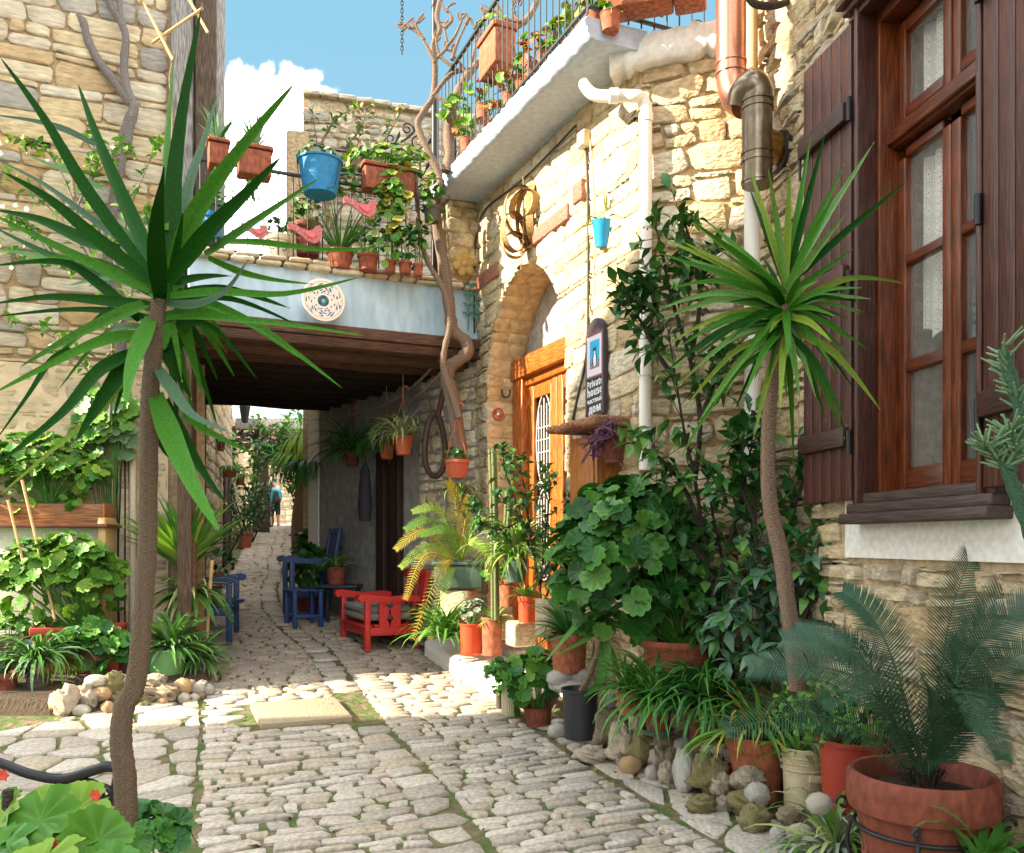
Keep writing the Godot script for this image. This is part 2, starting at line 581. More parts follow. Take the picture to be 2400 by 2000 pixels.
func plane(o: Vector3, to: Vector3, face: Vector3) -> Dictionary:
	var u := (to - o)
	u.y = 0
	u = u.normalized()
	var n := u.cross(Vector3.UP)
	if n.dot(face) < 0:
		n = -n
	return {"o": Vector3(o.x, 0, o.z), "u": u, "n": n}

func cut_at(P: Dictionary, px: float) -> float:   # distance along a wall at which it crosses a direction
	var r := (px - CX) / F
	return (P.o.x + r * P.o.z) / (-(P.u.x + r * P.u.z))

func seen(p: Vector3) -> bool:
	if p.z > -0.3:
		return false
	var x := CX + F * p.x / -p.z
	var y := HY - F * (p.y - EYE) / -p.z
	return x > -10 and x < 1034 and y > -10 and y < 863

# a rubble layout of the rectangle: courses, split into stones
func pack(a0: float, a1: float, h0: float, h1: float, q: Dictionary) -> Array:
	var out := []
	var h := h0
	while h < h1 - 0.01:
		var ch := minf(rf(q.minh, q.maxh), h1 - h)
		if h1 - h - ch < q.minh * 0.6:
			ch = h1 - h
		var a := a0 - rf(0, q.minw)
		while a < a1:
			var w := rf(q.minw, q.maxw) * (0.7 if R.randf() < 0.3 else 1.0)
			var z := R.randf()
			var b0 := maxf(a, a0)
			var b1 := minf(a + w, a1)
			if b1 - b0 > 0.03:
				if z < q.get("split", 0.3) and ch > q.minh * 1.25:
					var k := rf(0.35, 0.65)
					if R.randf() < 0.5:
						k = 0.78
					out.append(Rect2(b0, h, b1 - b0, ch * k))
					if R.randf() < 0.5 and b1 - b0 > q.minw:
						var m := rf(0.35, 0.65)
						out.append(Rect2(b0, h + ch * k, (b1 - b0) * m, ch * (1 - k)))
						out.append(Rect2(b0 + (b1 - b0) * m, h + ch * k, (b1 - b0) * (1 - m), ch * (1 - k)))
					else:
						out.append(Rect2(b0, h + ch * k, b1 - b0, ch * (1 - k)))
				else:
					out.append(Rect2(b0, h, b1 - b0, ch))
			a += w
		h += ch
	return out

func ringof(r: Rect2, gap: float, rough: float) -> PackedVector2Array:
	var g := minf(gap, minf(r.size.x, r.size.y) * 0.3)
	var lo := r.position + Vector2(g, g)
	var hi := r.end - Vector2(g, g)
	var cx := minf(hi.x - lo.x, hi.y - lo.y) * 0.28
	var p := PackedVector2Array()
	var k := minf(r.size.x, r.size.y) * rough
	for s in [[lo.x, lo.y, 0, 1, 1, 0], [hi.x, lo.y, -1, 0, 0, 1], [hi.x, hi.y, 0, -1, -1, 0], [lo.x, hi.y, 1, 0, 0, -1]]:
		var ca := cx * rf(0.35, 1.15)
		var cb := cx * rf(0.35, 1.15)
		p.append(Vector2(s[0] + s[2] * ca, s[1] + s[3] * ca) + Vector2(rf(-k, k), rf(-k, k)))
		p.append(Vector2(s[0] + s[4] * cb, s[1] + s[5] * cb) + Vector2(rf(-k, k), rf(-k, k)))
	return p

func stones(wall: Node3D, P: Dictionary, rects: Array, q: Dictionary) -> void:
	var fn := FastNoiseLite.new()
	fn.frequency = 1.1
	fn.seed = q.get("seed", 1)
	var warp: float = q.get("warp", 0.035)
	var found := []
	for r in rects:
		var poly := ringof(r, q.gap, q.get("rough", 0.07))
		for i in poly.size():
			poly[i] += Vector2(fn.get_noise_2d(poly[i].x, poly[i].y), fn.get_noise_2d(poly[i].x + 40, poly[i].y)) * warp
		if q.has("hole"):
			var left := Geometry2D.clip_polygons(poly, q.hole)
			if left.is_empty():
				continue
			poly = left[0]
			if poly.size() < 3 or left.size() > 1 and Geometry2D.is_polygon_clockwise(left[1]):
				continue
		if q.has("skip") and q.skip.call(r.get_center()):
			continue
		var ring := []
		var ce := Vector3.ZERO
		for p in poly:
			ring.append(wp(P, p.x, p.y, q.get("proud", 0.012) + rf(-0.003, 0.003)))
			ce += ring[-1] / poly.size()
		var d := maxf(0.6, -ce.z)
		var px: float = maxf(r.size.x * absf(P.n.z) + 0.25 * r.size.x, r.size.y) * F / d
		found.append({"ring": ring, "c": ce, "k": r.size.x * r.size.y / d / d if seen(ce) and px >= q.get("least", 9.0) else 0.0})
	found.sort_custom(func(a, b): return a.k > b.k)
	var rest := MB.new()
	var count := 0
	for s in found:
		var tilt: Vector3 = (P.u * rf(-1, 1) + Vector3.UP * rf(-1, 1)) * q.get("tilt", 0.05)
		var rise: float = q.get("rise", 0.02) * rf(0.5, 1.4)
		if s.k > 0.0 and count < q.get("most", 300):
			var b := MB.new()
			b.x.origin = -s.c
			b.pillow(s.ring, P.n, 0.07, rise, q.get("inset", 0.8), tilt)
			put(wall, "stone", b.mesh(), M["%s%d" % [q.pal, q.pick[R.randi() % q.pick.size()]]], Transform3D(Basis(), s.c - wall.get_parent().position - wall.position))
			count += 1
		else:
			var g := rf(0.72, 1.0)
			rest.tint = Color(g, g * rf(0.94, 1.0), g * rf(0.86, 1.0))
			rest.pillow(s.ring, P.n, 0.07, rise, q.get("inset", 0.8), tilt)
	if rest.v.size():
		put(wall, "small_stones", rest.mesh(), M.wall_v, Transform3D(Basis(), -wall.get_parent().position - wall.position), true)

# a slab of wall between two heights, thick behind its face; with a hole that reaches its foot, given as a polygon
func slab(b: MB, P: Dictionary, a0: float, a1: float, h0: float, h1: float, thick := 0.4, off := 0.0) -> void:
	var f := [wp(P, a0, h0, off), wp(P, a1, h0, off), wp(P, a1, h1, off), wp(P, a0, h1, off)]
	var k := []
	for p in f:
		k.append(p - P.n * thick)
	b.face(f, P.n)
	b.face(k, -P.n)
	b.face([f[0], f[1], k[1], k[0]], Vector3.DOWN)
	b.face([f[2], f[3], k[3], k[2]], Vector3.UP)
	b.face([f[0], f[3], k[3], k[0]], -P.u)
	b.face([f[1], f[2], k[2], k[1]], P.u)

# ---------- ground ----------
const TL := [Vector2(-2, -0.3), Vector2(0, -0.16), Vector2(4.2, 0.2), Vector2(6.6, 0.4), Vector2(8.2, 0.47), Vector2(9.5, 0.6), Vector2(12, 0.84), Vector2(37, 4.68), Vector2(46, 6.0)]
const TR := [Vector2(-2, 2.1), Vector2(0, 2.25), Vector2(3.2, 2.5), Vector2(6.5, 2.74), Vector2(8.3, 2.78), Vector2(9.3, 2.86), Vector2(12, 2.3), Vector2(37, 6.3), Vector2(46, 7.6)]

func build_ground() -> void:
	var g := base("ground", "mossy earth under the paving and the flower beds")
	var b := MB.new()
	var ss := []
	var s := -30.0
	while s < 200.0:
		ss.append(s)
		s += 0.35 if s > -1.0 and s < 14.0 else 1.5 if s < 46.0 else 12.0
	var tt := [-200.0, -60.0, -20.0, -8.0, -4.0, -2.0, -1.0, 0.0, 0.6, 1.2, 1.8, 2.4, 3.0, 4.0, 6.0, 10.0, 20.0, 60.0, 200.0]
	for a in ss:
		for t in tt:
			b.add(st(a, t, curve(a, SLOPE)), Vector3.UP)
	for i in ss.size() - 1:
		for j in tt.size() - 1:
			var k: int = i * tt.size() + j
			b.t(k, k + 1, k + 1 + tt.size())
			b.t(k, k + 1 + tt.size(), k + tt.size())
	put(g, "soil_sheet", b.mesh(), M.moss)
	build_cobbles()
	build_flags()

func road_ring(r: Rect2, gap: float, fn: FastNoiseLite) -> Array:
	var out := []
	for p in ringof(r, gap, 0.13):
		var s := p.x + fn.get_noise_2d(p.x * 0.8, p.y * 1.1) * 0.07
		var t := p.y
		out.append(st(s, t, curve(s, SLOPE) + 0.012))
	return out

func build_cobbles() -> void:
	R.seed = 77
	var road := base("cobbled_lane", "lane paved with rows of narrow pale stones climbing away under the bridge")
	var fn := FastNoiseLite.new()
	fn.frequency = 0.9
	var found := []
	var s := 1.2
	var cover := Rect2(6.42, 0.78, 0.72, 0.72)
	while s < 42.0:
		var wide := rf(0.07, 0.12) if s < 14 else rf(0.11, 0.19)
		if R.randf() < 0.12:
			wide *= 1.3
		var tl := curve(s, TL)
		var tr := curve(s, TR)
		var mid := lerpf(tl, tr, 0.52) + 0.03 * sin(s * 1.7)
		for side in 2:
			var t := tl + rf(0, 0.05) if side == 0 else mid + 0.13
			var end := mid - 0.125 if side == 0 else tr
			while t < end - 0.03:
				var w := minf(rf(0.12, 0.36) if R.randf() < 0.8 else rf(0.06, 0.14), end - t)
				if end - t - w < 0.07:
					w = end - t
				var r := Rect2(s, t, wide, w)
				t += w
				if r.intersects(cover):
					continue
				found.append([r, 0])
		s += wide
	s = 1.2
	while s < 42.0:
		var wide := rf(0.17, 0.3)
		var mid := lerpf(curve(s, TL), curve(s, TR), 0.52) + 0.03 * sin(s * 1.7)
		var r := Rect2(s, mid - 0.125 + rf(-0.02, 0.02), wide, 0.25 + rf(-0.02, 0.02))
		if not r.intersects(cover):
			found.append([r, 1])
		s += wide
	var rows := []
	for f in found:
		var ring := road_ring(f[0], 0.0135 if f[0].position.x < 14 else 0.014, fn)
		var ce := Vector3.ZERO
		for p in ring:
			ce += p / ring.size()
		var d := -ce.z
		rows.append({"ring": ring, "c": ce, "k": f[0].size.x * f[0].size.y / pow(d, 3) if seen(ce) else 0.0})
	rows.sort_custom(func(a, b): return a.k > b.k)
	var rest := MB.new()
	var count := 0
	for q in rows:
		var lift := Vector3(0, rf(-0.007, 0.007), 0)
		var tilt := Vector3(rf(-1, 1), 0, rf(-1, 1)) * 0.05
		if q.k > 0 and count < 300:
			var b := MB.new()
			b.x.origin = -q.c
			b.pillow(q.ring, Vector3.UP, 0.06, 0.006, 0.86, tilt)
			put(road, "cobble", b.mesh(), M["cb%d" % (R.randi() % 6)], Transform3D(Basis(), q.c + lift))
			count += 1
		else:
			var g := rf(0.8, 1.0)
			rest.tint = Color(g, g * rf(0.95, 1.0), g * rf(0.88, 1.0))
			rest.x.origin = lift
			rest.pillow(q.ring, Vector3.UP, 0.06, 0.006, 0.86, tilt)
	put(road, "far_cobbles", rest.mesh(), M.cob_v, Transform3D(), true)
	var cv := thing("inspection_cover", "plain rectangular stone cover slab set flush in the cobbles", "cover", st(6.78, 1.14, curve(6.78, SLOPE)))
	var cb := MB.new()
	var tu := st(1, 0) - st(0, 0)
	var bs := Basis(st(0, 1) - st(0, 0), Vector3.UP, -tu)
	bs.y = (bs.z.cross(bs.x)).normalized()
	cb.box(Vector3(0, 0.015, 0), Vector3(0.68, 0.06, 0.66), Basis(bs.x, atan2(0.06, 1.0)) * bs, 0.008)
	put(cv, "slab", cb.mesh(), mat(Color8(176, 158, 130), 0.9, T_grain, Vector3(3, 3, 3), T_bump, 0.6, true))

func build_flags() -> void:
	R.seed = 41
	var ter := base("paved_forecourt", "pale crazy paving with mossy joints left of the lane")
	var border := PackedVector2Array([Vector2(1.0, -0.1), Vector2(1.0, -3.4), Vector2(6.5, -3.4), Vector2(6.75, -1.2), Vector2(7.2, -0.5), Vector2(7.75, 0.46), Vector2(6.6, 0.41), Vector2(4.2, 0.2)])
	voronoi(ter, border, 0.25, "flagstone")
	var edge := base("lane_edge_paving", "larger flat slabs along the right edge of the lane below the rocks")
	voronoi(edge, PackedVector2Array([Vector2(1.0, 2.38), Vector2(3.2, 2.53), Vector2(6.4, 2.77), Vector2(6.3, 3.05), Vector2(4.6, 2.95), Vector2(3.2, 3.05), Vector2(1.0, 3.2)]), 0.26, "paving_slab")

func voronoi(par: Node3D, border: PackedVector2Array, cell: float, called: String) -> void:
	var bb := Rect2(border[0], Vector2.ZERO)
	for p in border:
		bb = bb.expand(p)
	var pts := []
	var x := bb.position.x - cell
	while x < bb.end.x + cell:
		var y := bb.position.y - cell
		while y < bb.end.y + cell:
			if R.randf() < 0.9:
				pts.append(Vector2(x + rf(-0.5, 0.5) * cell, y + rf(-0.55, 0.55) * cell * 1.35))
			y += cell * 1.35
		x += cell
	for p in pts:
		var c := PackedVector2Array([p + Vector2(-1, -1), p + Vector2(1, -1), p + Vector2(1, 1), p + Vector2(-1, 1)])
		for o in pts:
			if o == p or o.distance_to(p) > 1.6:
				continue
			var m: Vector2 = (o + p) / 2
			var d: Vector2 = (o - p).normalized()
			var e := PackedVector2Array()
			for i in c.size():
				var a := c[i]
				var b := c[(i + 1) % c.size()]
				var da := (a - m).dot(d)
				var db := (b - m).dot(d)
				if da <= 0:
					e.append(a)
				if da * db < 0:
					e.append(a + (b - a) * (da / (da - db)))
			c = e
			if c.size() < 3:
				break
		if c.size() < 3:
			continue
		var inside := Geometry2D.intersect_polygons(c, border)
		if inside.is_empty():
			continue
		var sh := Geometry2D.offset_polygon(inside[0], -rf(0.012, 0.022))
		if sh.is_empty():
			continue
		var ring := []
		var ce := Vector3.ZERO
		for i in sh[0].size():
			var a := sh[0][i]
			var b2 := sh[0][(i + 1) % sh[0].size()]
			for k in ([0.12, 0.5, 0.88] if a.distance_to(b2) > 0.16 else [0.3]):
				var u := a.lerp(b2, k) + Vector2(rf(-1, 1), rf(-1, 1)) * 0.006
				ring.append(st(u.x, u.y, curve(u.x, SLOPE) + 0.012))
				ce += ring[-1]
		ce /= ring.size()
		if ring.size() < 4 or sh[0].size() < 3:
			continue
		var b := MB.new()
		b.x.origin = -ce
		b.pillow(ring, Vector3.UP, 0.05, 0.007, 0.88, Vector3(rf(-1, 1), 0, rf(-1, 1)) * 0.012)
		put(par, called, b.mesh(), M["cb%d" % (R.randi() % 6)], Transform3D(Basis(), ce + Vector3(0, rf(-0.004, 0.006), 0)))

# ---------- buildings ----------
var PA: Dictionary
var PR: Dictionary
var PW: Dictionary
var PB: Dictionary
var PL: Dictionary
var vv: Vector3
var uu: Vector3

func bar(parent: Node3D, called: String, p: Array, r: Variant, m: Material, sides := 6) -> MeshInstance3D:
	var b := MB.new()
	b.x.origin = -p[0]
	b.tube(p, r, sides)
	return put(parent, called, b.mesh(), m, Transform3D(Basis(), p[0] - parent.position))

func boxp(parent: Node3D, called: String, P: Dictionary, c: Vector3, s: Vector3, m: Material, bev := 0.006) -> MeshInstance3D:
	# c and s in wall axes: along, up, out
	var b := MB.new()
	b.box(Vector3.ZERO, Vector3(s.x, s.y, s.z), Basis(), bev)
	var pos := parent.position
	var q := parent.get_parent()
	while q is Node3D and q != self:
		pos += q.position
		q = q.get_parent()
	return put(parent, called, b.mesh(), m, Transform3D(Basis(P.u, Vector3.UP, P.n), wp(P, c.x, c.y, c.z) - pos))

func arch_outline(grow := 0.0) -> PackedVector2Array:
	var p := PackedVector2Array()
	p.append(Vector2(7.99 + grow, -0.5))
	for i in 17:
		var a := PI * i / 16.0
		var c := cos(a)
		var s := sin(a)
		p.append(Vector2(7.11 + (0.88 + grow) * signf(c) * pow(absf(c), 1.08), 3.02 + (0.96 + grow) * pow(s, 1.08)))
	p.append(Vector2(6.23 - grow, -0.5))
	return p

func build_arch_house() -> void:
	vv = st(0, 1)
	uu = st(1, 0)
	PA = plane(st(0, 3.2), st(9, 3.2), -vv)
	R.seed = 300
	var h := thing("arched_stone_house", "sunlit honey stone house with a round arched doorway under a concrete balcony", "house", st(6.5, 3.2))
	# front wall with the arch left open, its core set behind the stones
	var core := MB.new()
	var out := PackedVector2Array([Vector2(5.11, -0.5), Vector2(5.11, 4.93), Vector2(8.3, 5.03), Vector2(8.3, -0.5)])
	var ar := arch_outline(0.0)
	for i in ar.size():
		out.append(ar[i])
	var tri := Geometry2D.triangulate_polygon(out)
	for i in out.size():
		core.add(wp(PA, out[i].x, out[i].y), PA.n)
	for i in tri.size() / 3:
		core.t(tri[i * 3], tri[i * 3 + 1], tri[i * 3 + 2])
	slab(core, PA, 5.15, 8.3, 4.6, 4.8, 4.2, -0.01)     # the flat roof behind it
	slab(core, PA, 5.2, 8.3, -0.5, 4.6, 0.2, -3.9)
	core.face([wp(PA, 5.3, -0.5, -0.6), wp(PA, 5.3, 4.8, -0.6), wp(PA, 5.3, 4.8, -4.2), wp(PA, 5.3, -0.5, -4.2)], -uu)
	var wall := putw(h, "front_wall", core, M.mortar_pale)
	wall.position = Vector3.ZERO
	wall.mesh = shifted(core, -h.position)
	var q := {"minw": 0.16, "maxw": 0.52, "minh": 0.11, "maxh": 0.24, "gap": 0.01, "rise": 0.01, "proud": 0.012, "inset": 0.9, "pal": "rs", "pick": [0, 1, 2, 3, 4, 5], "hole": ar, "seed": 4, "rough": 0.1, "split": 0.25, "tilt": 0.07}
	stones(wall, PA, pack(5.11, 8.3, 0.1, 4.98, q), q)
	# the reveal: jamb and vault of warm stones
	var rev := Node3D.new()
	rev.name = "arch_reveal"
	h.add_child(rev)
	var back := MB.new()
	var depth := 0.40
	for i in range(0, ar.size() - 1):
		var c: Vector2 = (ar[i] + ar[i + 1]) / 2
		var inw := (Vector2(7.11, minf(c.y, 3.0)) - c).normalized()
		var hint: Vector3 = PA.u * inw.x + Vector3.UP * inw.y
		back.face([wp(PA, ar[i].x, ar[i].y), wp(PA, ar[i + 1].x, ar[i + 1].y), wp(PA, ar[i + 1].x, ar[i + 1].y, -depth - 0.05), wp(PA, ar[i].x, ar[i].y, -depth - 0.05)], hint)
	put(rev, "joints", shifted(back, -h.position), M.reveal2)
	var runs := []
	var y := 0.25
	while y < 3.0:
		var e := minf(y + rf(0.09, 0.2), 3.02)
		runs.append([Vector2(7.99, y), Vector2(7.99, e), Vector2(-1, 0)])
		runs.append([Vector2(6.23, y), Vector2(6.23, e), Vector2(1, 0)])
		y = e
	var aa := 0.0
	while aa < PI - 0.02:
		var e := minf(aa + rf(0.1, 0.22), PI)
		var p0 := Vector2(7.11 + 0.88 * signf(cos(aa)) * pow(absf(cos(aa)), 1.08), 3.02 + 0.96 * pow(sin(aa), 1.08))
		var p1 := Vector2(7.11 + 0.88 * signf(cos(e)) * pow(absf(cos(e)), 1.08), 3.02 + 0.96 * pow(maxf(sin(e), 0.0), 1.08))
		runs.append([p0, p1, (Vector2(7.11, 2.9) - (p0 + p1) / 2).normalized()])
		aa = e
	for r in runs:
		var cuts := [0.0, rf(0.35, 0.65), 1.0] if R.randf() < 0.6 else [0.0, 1.0]
		for k in cuts.size() - 1:
			var d0: float = cuts[k] * depth - (0.01 if k == 0 else 0.0)
			var d1: float = cuts[k + 1] * depth
			var n: Vector3 = PA.u * r[2].x + Vector3.UP * r[2].y
			var ring := []
			for s in ringof(Rect2(0, d0, r[0].distance_to(r[1]), d1 - d0), 0.008, 0.06):
				var w: Vector2 = r[0].lerp(r[1], s.x / r[0].distance_to(r[1]))
				ring.append(wp(PA, w.x, w.y, -s.y) + n * 0.006)
			var b := MB.new()
			var ce: Vector3 = ring[0]
			b.x.origin = -ce
			b.pillow(ring, n, 0.03, 0.007, 0.84)
			put(rev, "stone", b.mesh(), [M.reveal, M.reveal2, M.reveal3][R.randi() % 3], Transform3D(Basis(), ce - h.position))
	# plaster over the door and the sill of the doorway
	var tym := MB.new()
	slab(tym, PA, 6.1, 8.1, 2.9, 4.15, 0.1, -depth)
	put(h, "tympanum", shifted(tym, -h.position), M.greyplaster)
	var fl := MB.new()
	slab(fl, PA, 6.23, 7.99, -0.3, 0.4, 0.6, -0.03)
	put(h, "threshold", shifted(fl, -h.position), M.concrete)
	# door: frame, leaf with glazed panel and scrolled grille
	var door := Node3D.new()
	door.name = "door"
	door.position = wp(PA, 7.11, 0.4, -depth + 0.02) - h.position
	h.add_child(door)
	for s in [[7.86, 0.2, 1.72], [6.36, 0.2, 1.72]]:
		boxp(door, "frame", PA, Vector3(s[0], 0.4 + 1.36, -depth + 0.06), Vector3(0.24, 2.72, 0.14), M.doorwood, 0.012)
	boxp(door, "frame", PA, Vector3(7.11, 3.18, -depth + 0.075), Vector3(1.74, 0.2, 0.17), mat(Color8(226, 124, 44), 0.4, T_wood, Vector3(0.5, 6, 6), T_wood, 0.12), 0.012)
	boxp(door, "fanlight_rail", PA, Vector3(7.11, 3.05, -depth + 0.045), Vector3(1.3, 0.1, 0.09), M.doorwood, 0.01)
	for lf in 2:
		var c0 := 7.42 - lf * 0.63
		for k in [-1, 1]:
			boxp(door, "stile", PA, Vector3(c0 + k * 0.26, 1.72, -depth + 0.03), Vector3(0.1, 2.6, 0.06), M.doorwood, 0.008)
			boxp(door, "moulding", PA, Vector3(c0 + k * 0.195, 2.0, -depth + 0.04), Vector3(0.03, 1.9, 0.05), M.doorwood, 0.008)
		for k in [[0.6, 0.4], [1.0, 0.12], [2.94, 0.16]]:
			boxp(door, "rail", PA, Vector3(c0, k[0], -depth + 0.028), Vector3(0.46, k[1], 0.05), M.doorwood, 0.008)
		boxp(door, "panel", PA, Vector3(c0, 0.85, -depth + 0.02), Vector3(0.42, 0.3, 0.03), M.doorwood, 0.01)
		boxp(door, "pane", PA, Vector3(c0, 1.97, -depth + 0.005), Vector3(0.40, 1.86, 0.01), mat(Color8(28, 30, 34), 0.12), 0.0)
		var gr := MB.new()
		gr.x.origin = -h.position - door.position
		for part in 2:
			var cy := 1.52 + part * 0.92
			for k in 5:
				var xx := -0.12 + k * 0.06
				var hh := 0.40 - absf(k - 2) * 0.06
				gr.tube([wp(PA, c0 + xx, cy - hh, -depth + 0.035), wp(PA, c0 + xx, cy + hh, -depth + 0.035)], 0.007, 5)
			for k in 3:
				gr.tube([wp(PA, c0 - 0.15, cy - 0.12 + k * 0.12, -depth + 0.035), wp(PA, c0 + 0.15, cy - 0.12 + k * 0.12, -depth + 0.035)], 0.006, 5)
			for sg in [-1, 1]:
				var arc := []
				for i in 13:
					var a := -PI / 2 + PI * i / 12.0
					arc.append(wp(PA, c0 + sg * 0.17 * cos(a), cy + 0.44 * sin(a), -depth + 0.035))
				gr.tube(arc, 0.008, 5)
				var vo := []
				for i in 12:
					var a := i * 0.55
					vo.append(wp(PA, c0 + sg * (0.1 + 0.055 * cos(a) * (1 - i / 16.0)), cy + 0.47 + 0.05 * sin(a) * (1 - i / 16.0), -depth + 0.035))
				gr.tube(vo, 0.007, 5)
		put(door, "grille", gr.mesh(), mat(Color8(196, 192, 184), 0.5))
	# timber tie beams bedded in the wall
	boxp(h, "tie_beam", PA, Vector3(6.62, 4.13, 0.02), Vector3(0.95, 0.13, 0.05), M.redbrick, 0.01)
	boxp(h, "tie_beam", PA, Vector3(7.9, 4.1, 0.02), Vector3(0.55, 0.14, 0.05), M.redbrick, 0.01)
	boxp(h, "tie_beam", PA, Vector3(5.98, 4.22, 0.02), Vector3(0.16, 0.16, 0.05), M.redbrick, 0.01)
	# return wall
	R.seed = 320
	PR = plane(st(5.11, 3.2), Vector3(1.607, 0, -5.755), Vector3(0, 0, 1))
	var wr := MB.new()
	slab(wr, PR, 0.0, 0.78, -0.5, 4.78, 0.4)
	var wall2 := put(h, "side_wall", shifted(wr, -h.position), M.mortar_pale)
	q = {"minw": 0.16, "maxw": 0.46, "minh": 0.1, "maxh": 0.24, "gap": 0.013, "rise": 0.02, "proud": 0.02, "pal": "rs", "pick": [0, 1, 2, 3, 4], "seed": 9, "rough": 0.1, "split": 0.45, "inset": 0.9, "tilt": 0.16}
	stones(wall2, PR, pack(0.0, 0.74, 0.3, 4.75, q), q)
	# balcony: slab with a broken rendered edge
	var bal := Node3D.new()
	bal.name = "balcony"
	h.add_child(bal)
	var sb := MB.new()
	var fn := FastNoiseLite.new()
	fn.frequency = 3.0
	var n := 60
	var prof := [[0.0, 0.0], [0.40, 0.0], [0.45, 0.012], [0.47, 0.04], [0.46, 0.065], [0.485, 0.08], [0.49, 0.115], [0.47, 0.14], [0.0, 0.15]]
	for i in n + 1:
		var s := lerpf(5.02, 8.42, float(i) / n)
		for j in prof.size():
			var k: float = 1.0 if j > 0 and j < 8 else 0.0
			var wob := fn.get_noise_2d(s * 3.0, j * 1.7) * 0.022 * k
			sb.add(wp(PA, s, curve(s, [Vector2(5, 4.82), Vector2(8.4, 4.95)]) + prof[j][1] + wob * 0.7, prof[j][0] + wob), PA.n * (0.9 if j > 1 and j < 7 else 0.05) + Vector3.UP * (-1.0 if j < 3 else 1.0 if j > 6 else 0.0))
	for i in n:
		for j in prof.size() - 1:
			var a: int = i * prof.size() + j
			var b: int = a + prof.size()
			sb.t(a, a + 1, b + 1)
			sb.t(a, b + 1, b)
	for e in [[5.02, -uu], [8.42, uu]]:
		var f := []
		for j in prof.size():
			f.append(wp(PA, e[0], curve(e[0], [Vector2(5, 4.82), Vector2(8.4, 4.95)]) + prof[j][1], prof[j][0]))
		sb.face(f, e[1])
	put(bal, "slab", shifted(sb, -h.position), M.slabplaster)
	var led := MB.new()      # whitewashed kerb along the roof edge over the side wall
	var kp := [[-0.3, 0.0], [0.10, -0.03], [0.13, 0.03], [0.12, 0.12], [0.09, 0.18], [0.0, 0.2], [-0.3, 0.2]]
	for i in 25:
		var s := -0.2 + 1.05 * i / 24.0
		for j in kp.size():
			var k: float = 0.0 if j == 0 or j == 6 else 1.0
			led.add(wp(PR, s, 4.76 + kp[j][1] + (fn.get_noise_2d(s * 4.0, j * 2.0) * 0.06 + 0.05 * s) * k, kp[j][0] + fn.get_noise_2d(s * 4.0 + 50, j * 2.0) * 0.05 * k), PR.n * (1.0 if j > 0 and j < 5 else 0.1) + Vector3.UP * (-1.0 if j < 2 else 0.8 if j > 3 else 0.0))
	for i in 24:
		for j in kp.size() - 1:
			var a: int = i * kp.size() + j
			led.t(a, a + 1, a + kp.size() + 1)
			led.t(a, a + kp.size() + 1, a + kp.size())
	put(bal, "kerb", shifted(led, -h.position), M.plaster)
	var rl := Node3D.new()
	rl.name = "railing"
	bal.add_child(rl)
	var pb := PA.duplicate()
	pb.o = PA.o + PA.n * 0.43
	rails(rl, h.position, pb, 5.1, 8.28, 5.02, 6.05, 0.105, 0.0065)
	var pe := plane(wp(PA, 5.08, 0, 0.43), wp(PA, 5.08, 0, -1.0), -uu)
	rails(rl, h.position, pe, 0.0, 1.3, 5.02, 6.05, 0.105, 0.0065)

func shifted(b: MB, by: Vector3) -> ArrayMesh:
	for i in b.v.size():
		b.v[i] += by
	return b.mesh()

func rails(par: Node3D, off: Vector3, P: Dictionary, a0: float, a1: float, h0: float, h1: float, step: float, r: float, scroll := true) -> void:
	for y in [h0 + 0.05, h1]:
		var b := MB.new()
		b.box(Vector3.ZERO, Vector3(a1 - a0, 0.022 if y < h1 else 0.03, 0.03), Basis(P.u, Vector3.UP, P.n), 0.004)
		put(par, "rail", b.mesh(), M.iron, Transform3D(Basis(), wp(P, (a0 + a1) / 2, y) - off))
	var a := a0
	var one := MB.new()
	one.tube([Vector3.ZERO, Vector3(0, h1 - h0, 0)], r, 5)
	var me := one.mesh()
	var tw := MB.new()
	for k in 9:
		var y := (h1 - h0) * (0.2 + 0.07 * k)
		tw.box(Vector3(0, y, 0), Vector3(0.015, 0.02, 0.015), Basis(Vector3.UP, k * 0.6))
	var sc := MB.new()
	for sg in [-1, 1]:
		var vo := []
		for i in 12:
			var an := i * 0.52
			var rr := 0.045 * (1 - i / 15.0)
			vo.append(Vector3(sg * (0.05 - rr * cos(an)), 0.10 + rr * sin(an), 0))
		sc.tube(vo, 0.005, 4, false)
	var scm := sc.mesh()
	var i2 := 0
	while a <= a1 + 0.001:
		put(par, "bar", me, M.iron, Transform3D(Basis(), wp(P, a, h0) - off))
		if scroll and i2 % 2 == 1:
			put(par, "scroll", scm, M.iron, Transform3D(Basis(P.u, Vector3.UP, P.n), wp(P, a, h0 + (0.04 if i2 % 4 == 1 else 0.62)) - off))
		a += step
		i2 += 1

